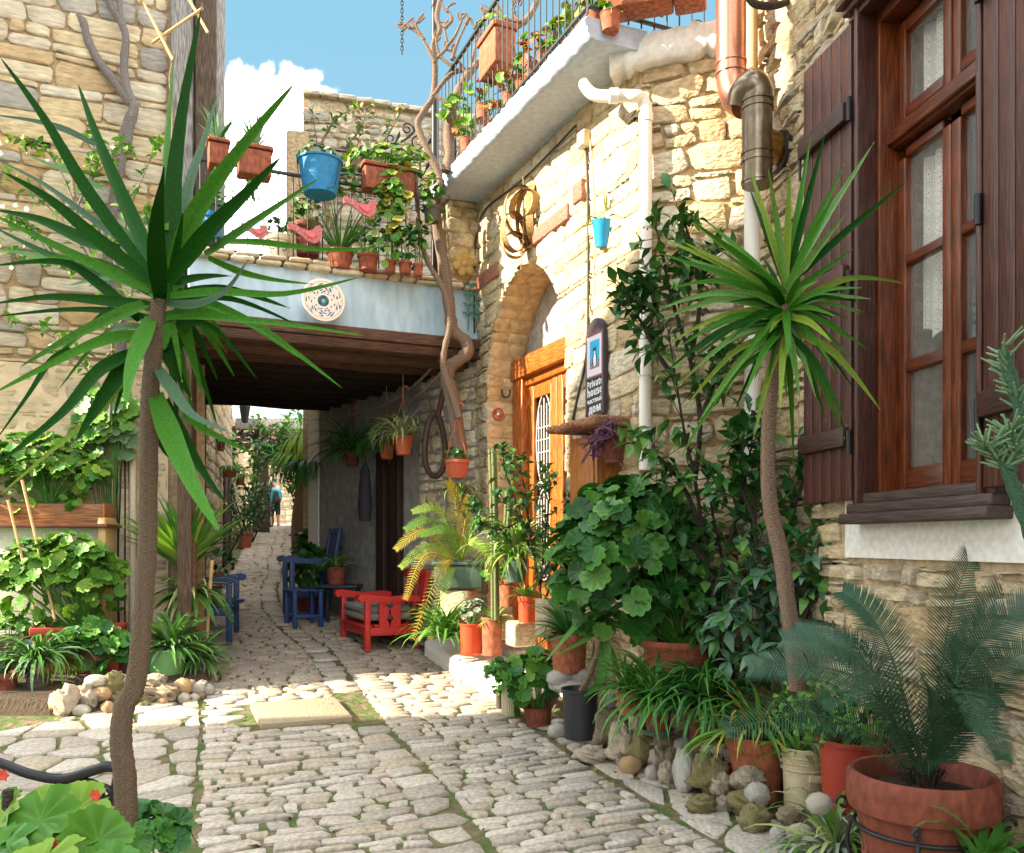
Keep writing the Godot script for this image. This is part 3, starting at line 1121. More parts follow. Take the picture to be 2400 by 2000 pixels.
func build_window_house() -> void:
	R.seed = 400
	var u := Vector3(-0.143, 0, -1).normalized()
	PW = {"o": Vector3(2.43, 0, 0), "u": u, "n": Vector3(-1, 0, 0.143).normalized()}
	var h := thing("stone_house_with_shutters", "rubble stone house on the right with a tall brown shuttered window", "house", wp(PW, 3.8, 0))
	var core := MB.new()
	slab(core, PW, -1.5, 5.84, -0.6, 1.66, 0.42)
	slab(core, PW, -1.5, 3.40, 1.66, 4.05, 0.42)
	slab(core, PW, 4.32, 5.84, 1.66, 4.05, 0.42)
	slab(core, PW, -1.5, 5.84, 4.05, 7.0, 0.42)
	# the room behind the window
	var room := MB.new()
	slab(room, PW, -1.5, 5.84, -0.6, 7.0, 0.1, -3.0)
	slab(room, PW, 1.0, 5.84, 0.6, 0.7, 2.6, -0.42)
	slab(room, PW, 1.0, 5.84, 4.6, 4.7, 2.6, -0.42)
	slab(room, PW, 1.0, 1.1, 0.7, 4.6, 2.6, -0.42)
	slab(room, PW, 5.7, 5.84, 0.7, 4.6, 2.6, -0.42)
	put(h, "room", shifted(room, -h.position), mat(Color8(122, 116, 106), 0.9, T_grain, Vector3(2, 2, 2)))
	var wall := put(h, "wall", shifted(core, -h.position), M.mortar)
	var q := {"minw": 0.1, "maxw": 0.4, "minh": 0.06, "maxh": 0.17, "gap": 0.009, "rise": 0.02, "proud": 0.014, "pal": "rs", "pick": [0, 1, 3, 4, 5], "seed": 12, "rough": 0.13, "split": 0.4, "inset": 0.9, "tilt": 0.2}
	q.skip = func(c): return c.x > 3.0 and c.x < 4.55 and c.y > 1.36 and c.y < 5.4
	stones(wall, PW, pack(2.2, 5.8, 0.0, 6.2, q), q)
	var pl := MB.new()
	slab(pl, PW, 2.6, 4.54, 1.37, 1.62, 0.1, 0.035)
	slab(pl, PW, 4.34, 4.54, 1.62, 5.4, 0.1, 0.035)
	slab(pl, PW, 2.6, 3.37, 1.62, 5.4, 0.1, 0.035)
	slab(pl, PW, 3.37, 4.34, 4.16, 5.4, 0.1, 0.035)
	put(h, "plaster_band", shifted(pl, -h.position), M.plaster)
	var win := Node3D.new()
	win.name = "window"
	win.position = wp(PW, 3.86, 1.6) - h.position
	h.add_child(win)
	# moulded outer frame and deep lining
	for s in [3.385, 4.335]:
		boxp(win, "frame", PW, Vector3(s, 2.9, 0.045), Vector3(0.09, 2.56, 0.09), M.shutter, 0.01)
		boxp(win, "frame", PW, Vector3(s + (0.028 if s < 4 else -0.028), 2.88, 0.07), Vector3(0.035, 2.5, 0.09), M.shutter, 0.01)
		boxp(win, "lining", PW, Vector3(s + (0.04 if s < 4 else -0.04), 2.88, -0.09), Vector3(0.05, 2.5, 0.19), M.sash, 0.006)
	for k in 3:
		boxp(win, "head", PW, Vector3(3.86, 4.09 + k * 0.035, 0.05 + k * 0.016), Vector3(1.05 + k * 0.02, 0.036, 0.11 + k * 0.03), M.shutter, 0.006)
	boxp(win, "lining", PW, Vector3(3.86, 4.05, -0.09), Vector3(0.86, 0.05, 0.19), M.sashh, 0.006)
	for k in 3:
		boxp(win, "sill", PW, Vector3(3.86, 1.565 + k * 0.05, 0.07 - k * 0.018), Vector3(1.09 - k * 0.03, 0.052, 0.16 - k * 0.03), mat(Color8(100, 78, 72), 0.55, T_wood, Vector3(0.5, 7, 7), T_wood, 0.3), 0.008)
	# sashes
	var hz := mat(Color8(132, 64, 32), 0.34, T_wood, Vector3(0.5, 7, 7), T_wood, 0.2)
	for lf in 2:
		var c0 := 4.07 - lf * 0.41
		for k in [-1, 1]:
			boxp(win, "stile", PW, Vector3(c0 + k * 0.172, 2.51, -0.12), Vector3(0.064, 1.66, 0.055), M.sash, 0.008)
			boxp(win, "stile", PW, Vector3(c0 + k * 0.172, 3.77, -0.12), Vector3(0.06, 0.5, 0.05), M.sash, 0.008)
		for y in [[1.75, 0.125], [2.31, 0.06], [2.83, 0.05], [3.36, 0.05], [3.56, 0.06], [3.985, 0.07]]:
			boxp(win, "glazing_bar", PW, Vector3(c0, y[0], -0.12), Vector3(0.29, y[1], 0.05), hz, 0.008)
		for y in [[1.81, 2.28], [2.34, 2.805], [2.855, 3.335], [3.59, 3.95]]:
			boxp(win, "pane", PW, Vector3(c0, (y[0] + y[1]) / 2, -0.125), Vector3(0.29, y[1] - y[0] + 0.01, 0.004), M.glass, 0.0)
	boxp(win, "transom", PW, Vector3(3.86, 3.45, -0.1), Vector3(0.86, 0.11, 0.09), hz, 0.012)
	boxp(win, "transom", PW, Vector3(3.86, 3.425, -0.06), Vector3(0.86, 0.035, 0.06), hz, 0.01)
	# shutters, thrown back
	var pl1 := plane(wp(PW, 4.33, 0, 0.10), wp(PW, 4.79, 0, 0.115), PW.n)
	shutter(h, pl1, 0.012, 0.47, "left")
	var pl2 := plane(wp(PW, 3.39, 0, 0.10), wp(PW, 2.9, 0, 0.16), PW.n)
	shutter(h, pl2, 0.012, 0.52, "right")
	# lace curtains and what stands in the room
	var lace := lace_mat()
	for k in 2:
		for part in [[2.42, 3.33, 0.31], [3.55, 3.98, 0.33]]:
			var a0 := 4.245 - k * 0.41
			var b := MB.new()
			var nx := 36
			for i in nx + 1:
				var w := float(i) / nx
				for j in 9:
					var yy := float(j) / 8
					var narrow := 1.0 - 0.22 * (1.0 - yy) * (1.0 if part[0] < 3 else 0.0)
					b.q = Vector2(w * 1.5, 1.0 - yy * (part[1] - part[0]) * 2.6)
					var yl: float = lerpf(part[0] + (0.03 * absf(sin(w * 9.5)) if part[0] < 3 else 0.0) + 0.16 * absf(w - 0.4) * (1.0 if part[0] < 3 else 0.0), part[1], yy)
					b.add(wp(PW, a0 - w * part[2] * narrow - 0.03, yl, -0.20 + sin(w * 21.0) * 0.018), PW.n + PW.u * cos(w * 21.0) * 0.5)
			for i in nx:
				for j in 8:
					var a := i * 9 + j
					b.t(a, a + 1, a + 10)
					b.t(a, a + 10, a + 9)
			var cu := thing("lace_curtain", ["white lace curtain drawn back in the left casement of the shuttered window", "white lace across the left top light of the shuttered window", "white lace curtain half hidden behind the right shutter", "white lace across the right top light of the shuttered window"][k * 2 + (0 if part[0] < 3 else 1)], "curtain", wp(PW, a0 - 0.15, part[0], -0.2), "lace curtains in the shuttered window")
			putw(cu, "cloth", b, lace)
	var mir := thing("round_mirror", "round brown framed mirror hanging inside the window behind the lower panes", "mirror", wp(PW, 3.86, 2.72, -0.75))
	var mb := MB.new()
	var pts := []
	for i in 25:
		pts.append(PW.u * 0.22 * cos(TAU * i / 24) + Vector3.UP * 0.22 * sin(TAU * i / 24))
	mb.tube(pts, 0.03, 6, false)
	put(mir, "frame", mb.mesh(), M.sash)
	var disc := MB.new()
	var fc := []
	for i in 24:
		fc.append(PW.u * 0.2 * cos(TAU * i / 24) + Vector3.UP * 0.2 * sin(TAU * i / 24))
	disc.face(fc, PW.n)
	var gm := mat(Color8(90, 110, 110), 0.06)
	gm.metallic = 1.0
	put(mir, "mirror_glass", disc.mesh(), gm)
	var ch := thing("bentwood_chair", "pale bentwood chair back standing just inside the lower left pane", "chair", wp(PW, 3.98, 0.75, -0.42))
	var hoop := []
	for i in 17:
		var a := PI * 1.18 * i / 16.0 - 0.28
		hoop.append(PW.u * 0.085 * cos(a) + Vector3.UP * (1.26 + 0.12 * sin(a)))
	hoop.push_front(PW.u * 0.05 + Vector3.UP * 1.0)
	hoop.push_back(-PW.u * 0.05 + Vector3.UP * 1.0)
	var hb := MB.new()
	hb.tube(spline(hoop, 2), 0.011, 6)
	put(ch, "back_hoop", hb.mesh(), M.cream)
	var sl := MB.new()
	sl.box(Vector3(0, 0.96, 0), Vector3(0.3, 0.05, 0.3), Basis(), 0.02)
	put(ch, "seat", sl.mesh(), M.cream)
	for k in 4:
		bar(ch, "leg", [ch.position + Vector3(0.12 * (1 if k % 2 else -1), -0.05, 0.12 * (1 if k / 2 else -1)), ch.position + Vector3(0.1 * (1 if k % 2 else -1), 0.95, 0.1 * (1 if k / 2 else -1))], 0.014, M.cream)

func lace_mat() -> StandardMaterial3D:
	var n := 256
	var im := Image.create_empty(n, n, false, Image.FORMAT_RGBA8)
	for y in n:
		for x in n:
			var fx := fposmod(x / 64.0, 1.0) - 0.5
			var fy := fposmod(y / 64.0, 1.0) - 0.5
			var r := sqrt(fx * fx + fy * fy)
			var a := atan2(fy, fx)
			var hole := false
			if r < 0.4 and r > 0.07:
				hole = absf(r - (0.24 + 0.09 * cos(a * 6))) < 0.035 and fposmod(a * 20 / TAU, 1.0) < 0.6
			elif r >= 0.4:
				hole = (x % 6 < 3) and (y % 6 < 3)
			else:
				hole = false
			im.set_pixel(x, y, Color(0.93, 0.92, 0.88, 0.0 if hole else 1.0))
	var m := StandardMaterial3D.new()
	m.albedo_texture = ImageTexture.create_from_image(im)
	m.transparency = BaseMaterial3D.TRANSPARENCY_ALPHA_SCISSOR
	m.alpha_scissor_threshold = 0.5
	m.roughness = 0.95
	m.backlight_enabled = true
	m.backlight = Color(0.3, 0.3, 0.28)
	return m

func shutter(h: Node3D, P: Dictionary, a0: float, w: float, side: String) -> void:
	var s := Node3D.new()
	s.name = "shutter"
	s.position = wp(P, a0, 1.66) - h.position
	h.add_child(s, true)
	s.set_meta("label", "%s brown plank shutter thrown back against the wall" % side)
	var n := 5
	for k in n:
		boxp(s, "plank", P, Vector3(a0 + w * (k + 0.5) / n, 2.86, 0.0), Vector3(w / n - 0.005, 2.4, 0.03), M.shutter, 0.004)
	for y in [1.98, 3.62]:
		boxp(s, "batten", P, Vector3(a0 + w * 0.52, y, 0.034), Vector3(w * 0.96, 0.1, 0.036), mat(Color8(88, 52, 46), 0.45, T_wood, Vector3(0.5, 7, 7), T_wood, 0.3), 0.006)
	if side == "left":
		boxp(s, "batten", P, Vector3(a0 + w * 0.52, 2.8, 0.034), Vector3(w * 0.96, 0.1, 0.036), M.shutter, 0.006)
	for y in [1.95, 2.75, 3.62]:
		var p := wp(P, a0 - 0.005, y - 0.06, 0.03)
		bar(s, "hinge", [p, p + Vector3(0, 0.12, 0)], 0.014, M.iron).position = p - h.position - s.position
	if side == "left":
		var p := wp(P, a0 + w + 0.01, 3.62, 0.03)
		bar(s, "latch", [p, p + Vector3(0, -0.16, 0.0)], [0.012, 0.007], M.iron).position = p - h.position - s.position

func build_left_house() -> void:
	R.seed = 500
	PL = {"o": st(9.3, 0.55), "u": -vv, "n": -uu}
	PL.o.y = 0
	var h := thing("old_stone_house", "old yellow sandstone house on the left with vines climbing its wall", "house", wp(PL, 2, 0))
	var core := MB.new()
	slab(core, PL, -0.05, 2.05, -0.5, 9.0, 0.5)
	core.face([wp(PL, -0.05, 3.5, -0.5), wp(PL, -0.05, 9, -0.5), wp(PL, -0.05, 9, -5), wp(PL, -0.05, 3.5, -5)], vv)
	core.face([wp(PL, -0.05, 9, 0), wp(PL, 2.05, 9, 0), wp(PL, 2.05, 9, -5), wp(PL, -0.05, 9, -5)], Vector3.UP)
	var wall := put(h, "wall", shifted(core, -h.position), M.mortar_dark)
	var q := {"minw": 0.28, "maxw": 0.85, "minh": 0.17, "maxh": 0.36, "gap": 0.011, "rise": 0.014, "proud": 0.026, "pal": "ls", "pick": [0, 0, 1, 1, 2, 3, 3, 4, 5, 5, 6, 7, 8, 0, 1, 3, 0, 1, 2, 9], "seed": 21, "rough": 0.06, "split": 0.6, "inset": 0.9, "tilt": 0.05, "warp": 0.03, "least": 7.0}
	q.skip = func(c): return c.x > 1.35 and c.x < 1.56 and c.y > 5.1 and c.y < 5.4
	stones(wall, PL, pack(0.3, 2.04, 3.3, 8.8, q), q)
	var op := MB.new()
	slab(op, PL, 0.3, 2.04, 0.0, 3.15, 0.05, 0.034)
	put(h, "old_plaster", shifted(op, -h.position), M.oldplaster)
	q.pal = "rs"
	q.split = 0.4
	q.minw = 0.16
	q.maxw = 0.5
	q.minh = 0.1
	q.maxh = 0.22
	q.rise = 0.012
	q.gap = 0.02
	q.seed = 22
	q.pick = [0, 1, 3, 4, 5]
	stones(wall, PL, pack(0.3, 2.04, 0.0, 3.3, q), q)
	# putlog hole, its inner shade painted as a near-black plate, with a loose stone
	boxp(h, "putlog_hole_shade", PL, Vector3(1.455, 5.25, 0.0), Vector3(0.21, 0.28, 0.02), mat(Color8(30, 22, 16), 1.0), 0.0)
	var lo := put(h, "loose_stone", rock_mesh(3), M.rockE, Transform3D(Basis().scaled(Vector3(0.07, 0.05, 0.05)), wp(PL, 1.46, 5.17, 0.02) - h.position))
	lo.set_meta("label", "pinkish loose stone lying in the square hole of the wall")
	# plastered corner, timber post and pale trim
	boxp(h, "corner_pilaster", PL, Vector3(0.17, 6.3, 0.06), Vector3(0.22, 5.4, 0.12), M.oldgrey, 0.02)
	boxp(h, "timber_post", PL, Vector3(-0.05, 6.6, 0.1), Vector3(0.2, 5.0, 0.16), M.oldpost, 0.015)
	boxp(h, "corner_trim", PL, Vector3(-0.19, 6.6, 0.08), Vector3(0.09, 5.0, 0.14), M.oldgrey, 0.008)
	for k in [[112, 0.024, 2.35], [133, 0.035, 2.9]]:
		var a := cut_at(PL, k[0])
		bar(h, "drainpipe", [wp(PL, a, 0.0, 0.09), wp(PL, a, k[2], 0.09)], k[1], M.creampipe, 10).position = wp(PL, a, 0.0, 0.09) - h.position
	for k in 4:
		var a := cut_at(PL, 117 + k * 4)
		bar(h, "cable", spline([wp(PL, a, 0.2, 0.05), wp(PL, a + rf(-0.03, 0.03), 1.2, 0.05), wp(PL, a, 2.2, 0.05), wp(PL, a + 0.02, 3.2 - k * 0.2, 0.05)]), 0.008, M.cable, 5).position = wp(PL, a, 0.2, 0.05) - h.position
	# the neighbours whose roofs cut the sun off, just outside the picture on the left
	var b := MB.new()
	var PO := {"o": st(0, -9.0), "u": uu, "n": vv}
	slab(b, PO, -9.0, 6.2, -0.3, 12.2, 5.0)
	var f := [Vector2(6.2, -0.3), Vector2(8.3, -0.3), Vector2(8.3, 9.5), Vector2(6.2, 11.3)]
	for off in [0.0, -5.0]:
		b.face([wp(PO, f[0].x, f[0].y, off), wp(PO, f[1].x, f[1].y, off), wp(PO, f[2].x, f[2].y, off), wp(PO, f[3].x, f[3].y, off)], vv if off == 0.0 else -vv)
	b.face([wp(PO, f[3].x, f[3].y), wp(PO, f[2].x, f[2].y), wp(PO, f[2].x, f[2].y, -5), wp(PO, f[3].x, f[3].y, -5)], Vector3.UP)
	b.face([wp(PO, 8.3, -0.3), wp(PO, 8.3, 9.5), wp(PO, 8.3, 9.5, -5), wp(PO, 8.3, -0.3, -5)], uu)
	var o := thing("neighbouring_house", "plastered house left of the forecourt whose roof line shades the lane", "house", wp(PO, 0, 0))
	put(o, "wall", shifted(b, -o.position), M.plaster)

func build_bridge() -> void:
	R.seed = 600
	PB = {"o": st(8.24, 0), "u": vv, "n": -uu}
	var h := thing("bridge_terrace", "roofed passage over the lane with a pale blue front and dark timber ceiling", "passage", wp(PB, 1.8, 3.4))
	var fw := MB.new()
	slab(fw, PB, 0.40, 3.22, 3.53, 4.04, 0.3)
	put(h, "blue_front", shifted(fw, -h.position), M.blueplaster)
	var cop := Node3D.new()
	cop.name = "coping"
	h.add_child(cop)
	var a := 0.42
	while a < 3.15:
		var w := rf(0.12, 0.34)
		for row in 2:
			var b := MB.new()
			b.box(Vector3.ZERO, Vector3(w - 0.01, 0.045 + rf(-0.008, 0.01), 0.4 + rf(-0.03, 0.04)), Basis(Vector3(0, 0, 1), rf(-0.05, 0.05)), 0.018)
			put(cop, "stone", b.mesh(), M["rs%d" % (R.randi() % 6)], Transform3D(Basis(PB.u, Vector3.UP, PB.n), wp(PB, a + w / 2 + row * 0.05, 4.06 + row * 0.048, -0.13) - h.position))
		a += w
	var fl := MB.new()
	slab(fl, PB, 0.35, 3.25, 3.46, 4.0, 3.7, -0.3)
	put(h, "terrace_floor", shifted(fl, -h.position), M.shade_wood)  # underside wears the painted passage shade too
	# timber: fascia, then one rough beam after another
	boxp(h, "fascia_board", PB, Vector3(1.8, 3.475, 0.03), Vector3(2.86, 0.11, 0.1), M.beam, 0.012)
	boxp(h, "fascia_board", PB, Vector3(1.8, 3.37, -0.02), Vector3(2.86, 0.1, 0.16), M.darkbeam, 0.016)
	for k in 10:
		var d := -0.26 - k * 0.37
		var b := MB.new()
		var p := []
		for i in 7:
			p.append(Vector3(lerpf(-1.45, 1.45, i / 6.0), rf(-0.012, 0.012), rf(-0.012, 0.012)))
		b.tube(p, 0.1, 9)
		put(h, "ceiling_beam", b.mesh(), M.darkbeam if k < 2 else M.shade_wood, Transform3D(Basis(PB.u, Vector3.UP, PB.n), wp(PB, 1.8, 3.35, d) - h.position))  # inner beams coloured near-black for the shade back there
	# side walls of the passage
	var PT := plane(st(8.24, 3.2), st(12.1, 2.3), -vv)
	var t := MB.new()
	slab(t, PT, -0.02, 3.96, -0.3, 3.6, 0.5)
	var tw := put(h, "passage_wall", shifted(t, -h.position), M.tunnel)
	var q := {"minw": 0.12, "maxw": 0.4, "minh": 0.09, "maxh": 0.2, "gap": 0.016, "rise": 0.02, "proud": 0.006, "pal": "rs", "pick": [2, 5, 1], "seed": 31, "rough": 0.13, "split": 0.3, "inset": 0.72, "tilt": 0.1, "most": 120}
	stones(tw, PT, pack(0.0, 1.2, 0.2, 3.4, q), q)
	var pier := MB.new()
	slab(pier, PT, 3.96, 4.3, -0.2, 3.6, 0.5, 0.02)
	put(h, "white_pier", shifted(pier, -h.position), M.plaster)
	for k in [[1.66, 0.2], [2.02, 0.2]]:
		boxp(h, "door_post", PT, Vector3(k[0], 1.35, 0.03), Vector3(k[1], 2.4, 0.1), mat(Color8(62, 34, 26), 0.6, T_wood, Vector3(7, 0.5, 7), T_wood, 0.3), 0.01)
	boxp(h, "dark_door", PT, Vector3(1.85, 1.3, 0.005), Vector3(0.3, 2.2, 0.05), mat(Color8(40, 24, 20), 0.6), 0.0)
	var PT2 := plane(st(8.3, 0.42), st(12.1, 0.8), vv)
	var t2 := MB.new()
	slab(t2, PT2, 0.0, 3.8, -0.3, 3.6, 0.12)
	put(h, "passage_wall", shifted(t2, -h.position), M.oldpost)
	# pier of stone between the lane and the arched house, blue below
	var pr := MB.new()
	slab(pr, PB, 2.86, 3.22, 4.12, 4.96, 0.5, 0.01)
	var pw := put(h, "stone_pier", shifted(pr, -h.position), M.mortar_pale)
	q = {"minw": 0.14, "maxw": 0.3, "minh": 0.1, "maxh": 0.2, "gap": 0.01, "rise": 0.015, "proud": 0.02, "pal": "rs", "pick": [0, 1, 3, 4], "seed": 33, "rough": 0.1, "split": 0.2}
	stones(pw, PB, pack(2.86, 3.22, 4.12, 4.95, q), q)
	var rl := Node3D.new()
	rl.name = "railing"
	h.add_child(rl)
	var pb := PB.duplicate()
	pb.o = PB.o + PB.n * -0.12
	rails(rl, h.position, pb, 0.5, 2.78, 4.12, 4.98, 0.14, 0.007)
	bar(h, "corner_post", [wp(PB, 2.76, 4.0, -0.1), wp(PB, 2.76, 8.6, -0.1)], 0.034, M.iron, 10).position = wp(PB, 2.76, 4.0, -0.1) - h.position
	# scrolled ironwork brace behind the railing
	var sc := MB.new()
	sc.x.origin = -h.position
	var arc := []
	for i in 15:
		var an := -0.25 + i * 0.12
		arc.append(wp(PB, 2.72 - 0.95 + 0.9 * sin(an), 5.95 - 0.62 * cos(an), -0.2))
	sc.tube(arc, 0.012, 5)
	arc = []
	for i in 12:
		arc.append(wp(PB, 1.75 + i * 0.087, 5.08 + 0.05 * sin(i * 0.45), -0.2))
	sc.tube(arc, 0.014, 5)
	for c in [[2.62, 5.55, 0.1, 1], [2.45, 5.42, 0.09, -1], [2.28, 5.33, 0.08, 1], [2.6, 5.3, 0.1, -1], [2.42, 5.2, 0.07, 1], [2.2, 5.22, 0.06, -1], [2.0, 5.0, 0.09, 1], [1.85, 5.02, 0.08, -1], [2.5, 5.02, 0.08, 1], [2.25, 4.98, 0.07, -1], [2.66, 5.02, 0.06, 1], [2.5, 5.68, 0.07, 1], [2.33, 5.55, 0.06, -1]]:
		var vo := []
		for i in 14:
			var an: float = i * 0.58 * c[3]
			var rr: float = c[2] * (1 - i / 18.0)
			vo.append(wp(PB, c[0] + rr * cos(an), c[1] + rr * sin(an), -0.2))
		sc.tube(vo, 0.009, 5)
		var lf := [vo[0], vo[0] + Vector3(0.02, 0.04, 0), vo[0] + Vector3(0.03, 0.09, 0)]
		sc.blade(lf, 0.04, PB.n, 0.1)
	put(h, "scrollwork", sc.mesh(), M.iron)

	# ruined gable behind the terrace
	R.seed = 640
	var PU := plane(at(303, HY, 13.0), at(470, HY, 13.4), Vector3(0, 0, 1))
	var rw := thing("ruined_gable_wall", "bare weathered stone gable standing behind the terrace railing", "wall", wp(PU, 1.2, 0))
	var rb := MB.new()
	var w2: float = 2.9
	var hull := [wp(PU, 0, 0.5), wp(PU, w2, 0.5), wp(PU, w2, 8.05), wp(PU, 0, 8.28)]
	rb.face(hull, PU.n)
	var hk := []
	for p in hull:
		hk.append(p - PU.n * 0.5)
	rb.face(hk, -PU.n)
	rb.face([hull[0], hull[3], hk[3], hk[0]], -PU.u)
	rb.face([hull[2], hull[3], hk[3], hk[2]], Vector3.UP)
	var core := put(rw, "core", shifted(rb, -rw.position), M.mortar)
	q = {"minw": 0.2, "maxw": 0.7, "minh": 0.1, "maxh": 0.26, "gap": 0.016, "rise": 0.03, "proud": 0.02, "pal": "ls", "pick": [3, 5, 6, 7, 6], "seed": 35, "rough": 0.09, "split": 0.35, "inset": 0.8, "least": 8.0, "most": 160}
	stones(core, PU, pack(0, w2, 4.0, 8.06, q), q)
	boxp(rw, "door_reveal", PU, Vector3(-0.06, 5.9, 0.02), Vector3(0.32, 3.4, 0.5), M.rs3, 0.03)
	var cope := MB.new()
	for k in 11:
		cope.box(wp(PU, 0.13 + k * 0.265, 8.27 - k * 0.02 + rf(-0.01, 0.015), -0.2), Vector3(0.26, 0.08, 0.62), Basis(PU.u, Vector3.UP, PU.n) * Basis(Vector3(0, 0, 1), rf(-0.06, 0.06)), 0.02)
	put(rw, "coping", shifted(cope, -rw.position), M.ls6)

func build_alley() -> void:
	R.seed = 700
	# houses along the lane beyond the passage
	var L := plane(at(203, HY, 12.3), at(256, HY, 36.0), Vector3(1, 0, 0))
	var h := thing("far_left_house", "cream plastered house front with creepers on the left of the lane beyond the passage", "house", wp(L, 0, 1))
	var b := MB.new()
	slab(b, L, -1.2, 7.0, 0.0, 5.2, 0.5)
	slab(b, L, 7.0, 24.0, 0.5, 5.6, 0.5, -0.5)
	var wl := put(h, "wall", shifted(b, -h.position), M.mortar_pale)
	var q := {"minw": 0.25, "maxw": 0.7, "minh": 0.12, "maxh": 0.3, "gap": 0.02, "rise": 0.012, "proud": 0.012, "pal": "rs", "pick": [0, 1, 3, 4], "seed": 41, "rough": 0.1, "split": 0.3, "most": 90}
	stones(wl, L, pack(0, 6.9, 0.7, 5.1, q), q)
	for k in 5:
		boxp(h, "weathered_board", L, Vector3(4.0 + k * 0.42, 1.9, 0.05), Vector3(0.36, 1.9, 0.05), M.oldpost, 0.01)
	var lm := thing("wall_lantern", "small black lantern high on the cream house beyond the passage", "lantern", wp(L, 6.6, 4.2, 0.3))
	var lb := MB.new()
	lb.lathe([Vector2(0.0, 0.35), Vector2(0.05, 0.33), Vector2(0.13, 0.22), Vector2(0.12, 0.2), Vector2(0.07, -0.12), Vector2(0.0, -0.14)], 6)
	put(lm, "body", lb.mesh(), M.iron)
	bar(lm, "bracket", [lm.position + Vector3(0, 0.34, 0), lm.position + Vector3(-0.15, 0.45, 0), lm.position + Vector3(-0.35, 0.3, 0)], 0.015, M.iron).position = Vector3(0, 0.34, 0)
	var Rr := plane(at(316, HY, 12.6), at(300, HY, 36.0), Vector3(-1, 0, 0))
	var h2 := thing("far_right_house", "whitewashed house wall on the right of the lane beyond the passage", "house", wp(Rr, 0, 1))
	var b2 := MB.new()
	slab(b2, Rr, 0.0, 26.0, 0.0, 4.6, 0.5)
	put(h2, "wall", shifted(b2, -h2.position), M.plaster)
	# end of the lane
	var E2 := plane(at(215, HY, 40.0), at(345, HY, 41.0), Vector3(0, 0, 1))
	var h3 := thing("lane_end_wall", "rubble wall closing the view behind the walker at the top of the lane", "wall", wp(E2, 2, 2))
	var b3 := MB.new()
	slab(b3, E2, -2.0, 8.0, 1.0, 7.0, 0.5)
	var we := put(h3, "core", shifted(b3, -h3.position), M.mortar)
	q = {"minw": 0.3, "maxw": 0.8, "minh": 0.2, "maxh": 0.4, "gap": 0.03, "rise": 0.03, "proud": 0.02, "pal": "rs", "pick": [0, 1, 3], "seed": 43, "least": 6.0, "most": 80}
	stones(we, E2, pack(0.5, 5.5, 1.5, 6.5, q), q)
	# pergola across the lane: grey beam on two posts with a dark creeper roof
	var pg := thing("lane_pergola", "grey beamed pergola hung with dark creeper over the far lane", "pergola", onground(at(262, HY, 27.0)))
	var hb := 1.45 + (HY - 424) / F * 26.0
	var p0 := at(236, HY, 26.0)
	var p1 := at(316, HY, 26.0)
	var bb := MB.new()
	var mid := (p0 + p1) / 2
	bb.box(Vector3(mid.x, hb, mid.z) - pg.position, Vector3(p1.x - p0.x, 0.34, 0.2), Basis(), 0.02)
	put(pg, "beam", bb.mesh(), M.oldgrey)
	for k in 4:
		var z := -26.6 - k * 1.5
		var cb := MB.new()
		cb.box(Vector3(mid.x - k * 0.4, hb - 0.05, z) - pg.position, Vector3(3.2, 0.12, 0.12), Basis(), 0.01)
		put(pg, "rafter", cb.mesh(), M.oldpost)
	var pp := onground(at(261, HY, 27.0))
	bar(pg, "post", [pp, Vector3(pp.x, hb, pp.z)], [0.28, 0.22], M.oldpost, 8).position = pp - pg.position
	var cr := MB.new()
	for i in 900:
		var p := Vector3(mid.x + rf(-1.6, 1.6), hb - 0.1 - absf(rf(0, 1) * rf(0, 1.1)), -26.3 - rf(0, 5))
		cr.tint = Color(1, 1, 1) * rf(0.5, 1.0)
		leafq(cr, p, rv(), rv(), rf(0.1, 0.22))
	put(pg, "creeper", shifted(cr, -pg.position), M.darkbark, Transform3D(), true)

func leafq(b: MB, p: Vector3, d: Vector3, nn: Vector3, l: float, w := 0.42) -> void:
	d = d.normalized()
	var s := d.cross(nn).normalized() * l * w
	var up := s.cross(d).normalized()
	if not s.is_finite() or s.length() < 0.0001:
		return
	var i := b.add(p, up)
	b.add(p + d * l * 0.45 + s + up * l * 0.08, up - s * 2)
	b.add(p + d * l * 0.45 - s + up * l * 0.08, up + s * 2)
	b.add(p + d * l, up)
	b.add(p + d * l * 0.5, up)
	b.t(i, i + 1, i + 4)
	b.t(i, i + 4, i + 2)
	b.t(i + 1, i + 3, i + 4)
	b.t(i + 4, i + 3, i + 2)

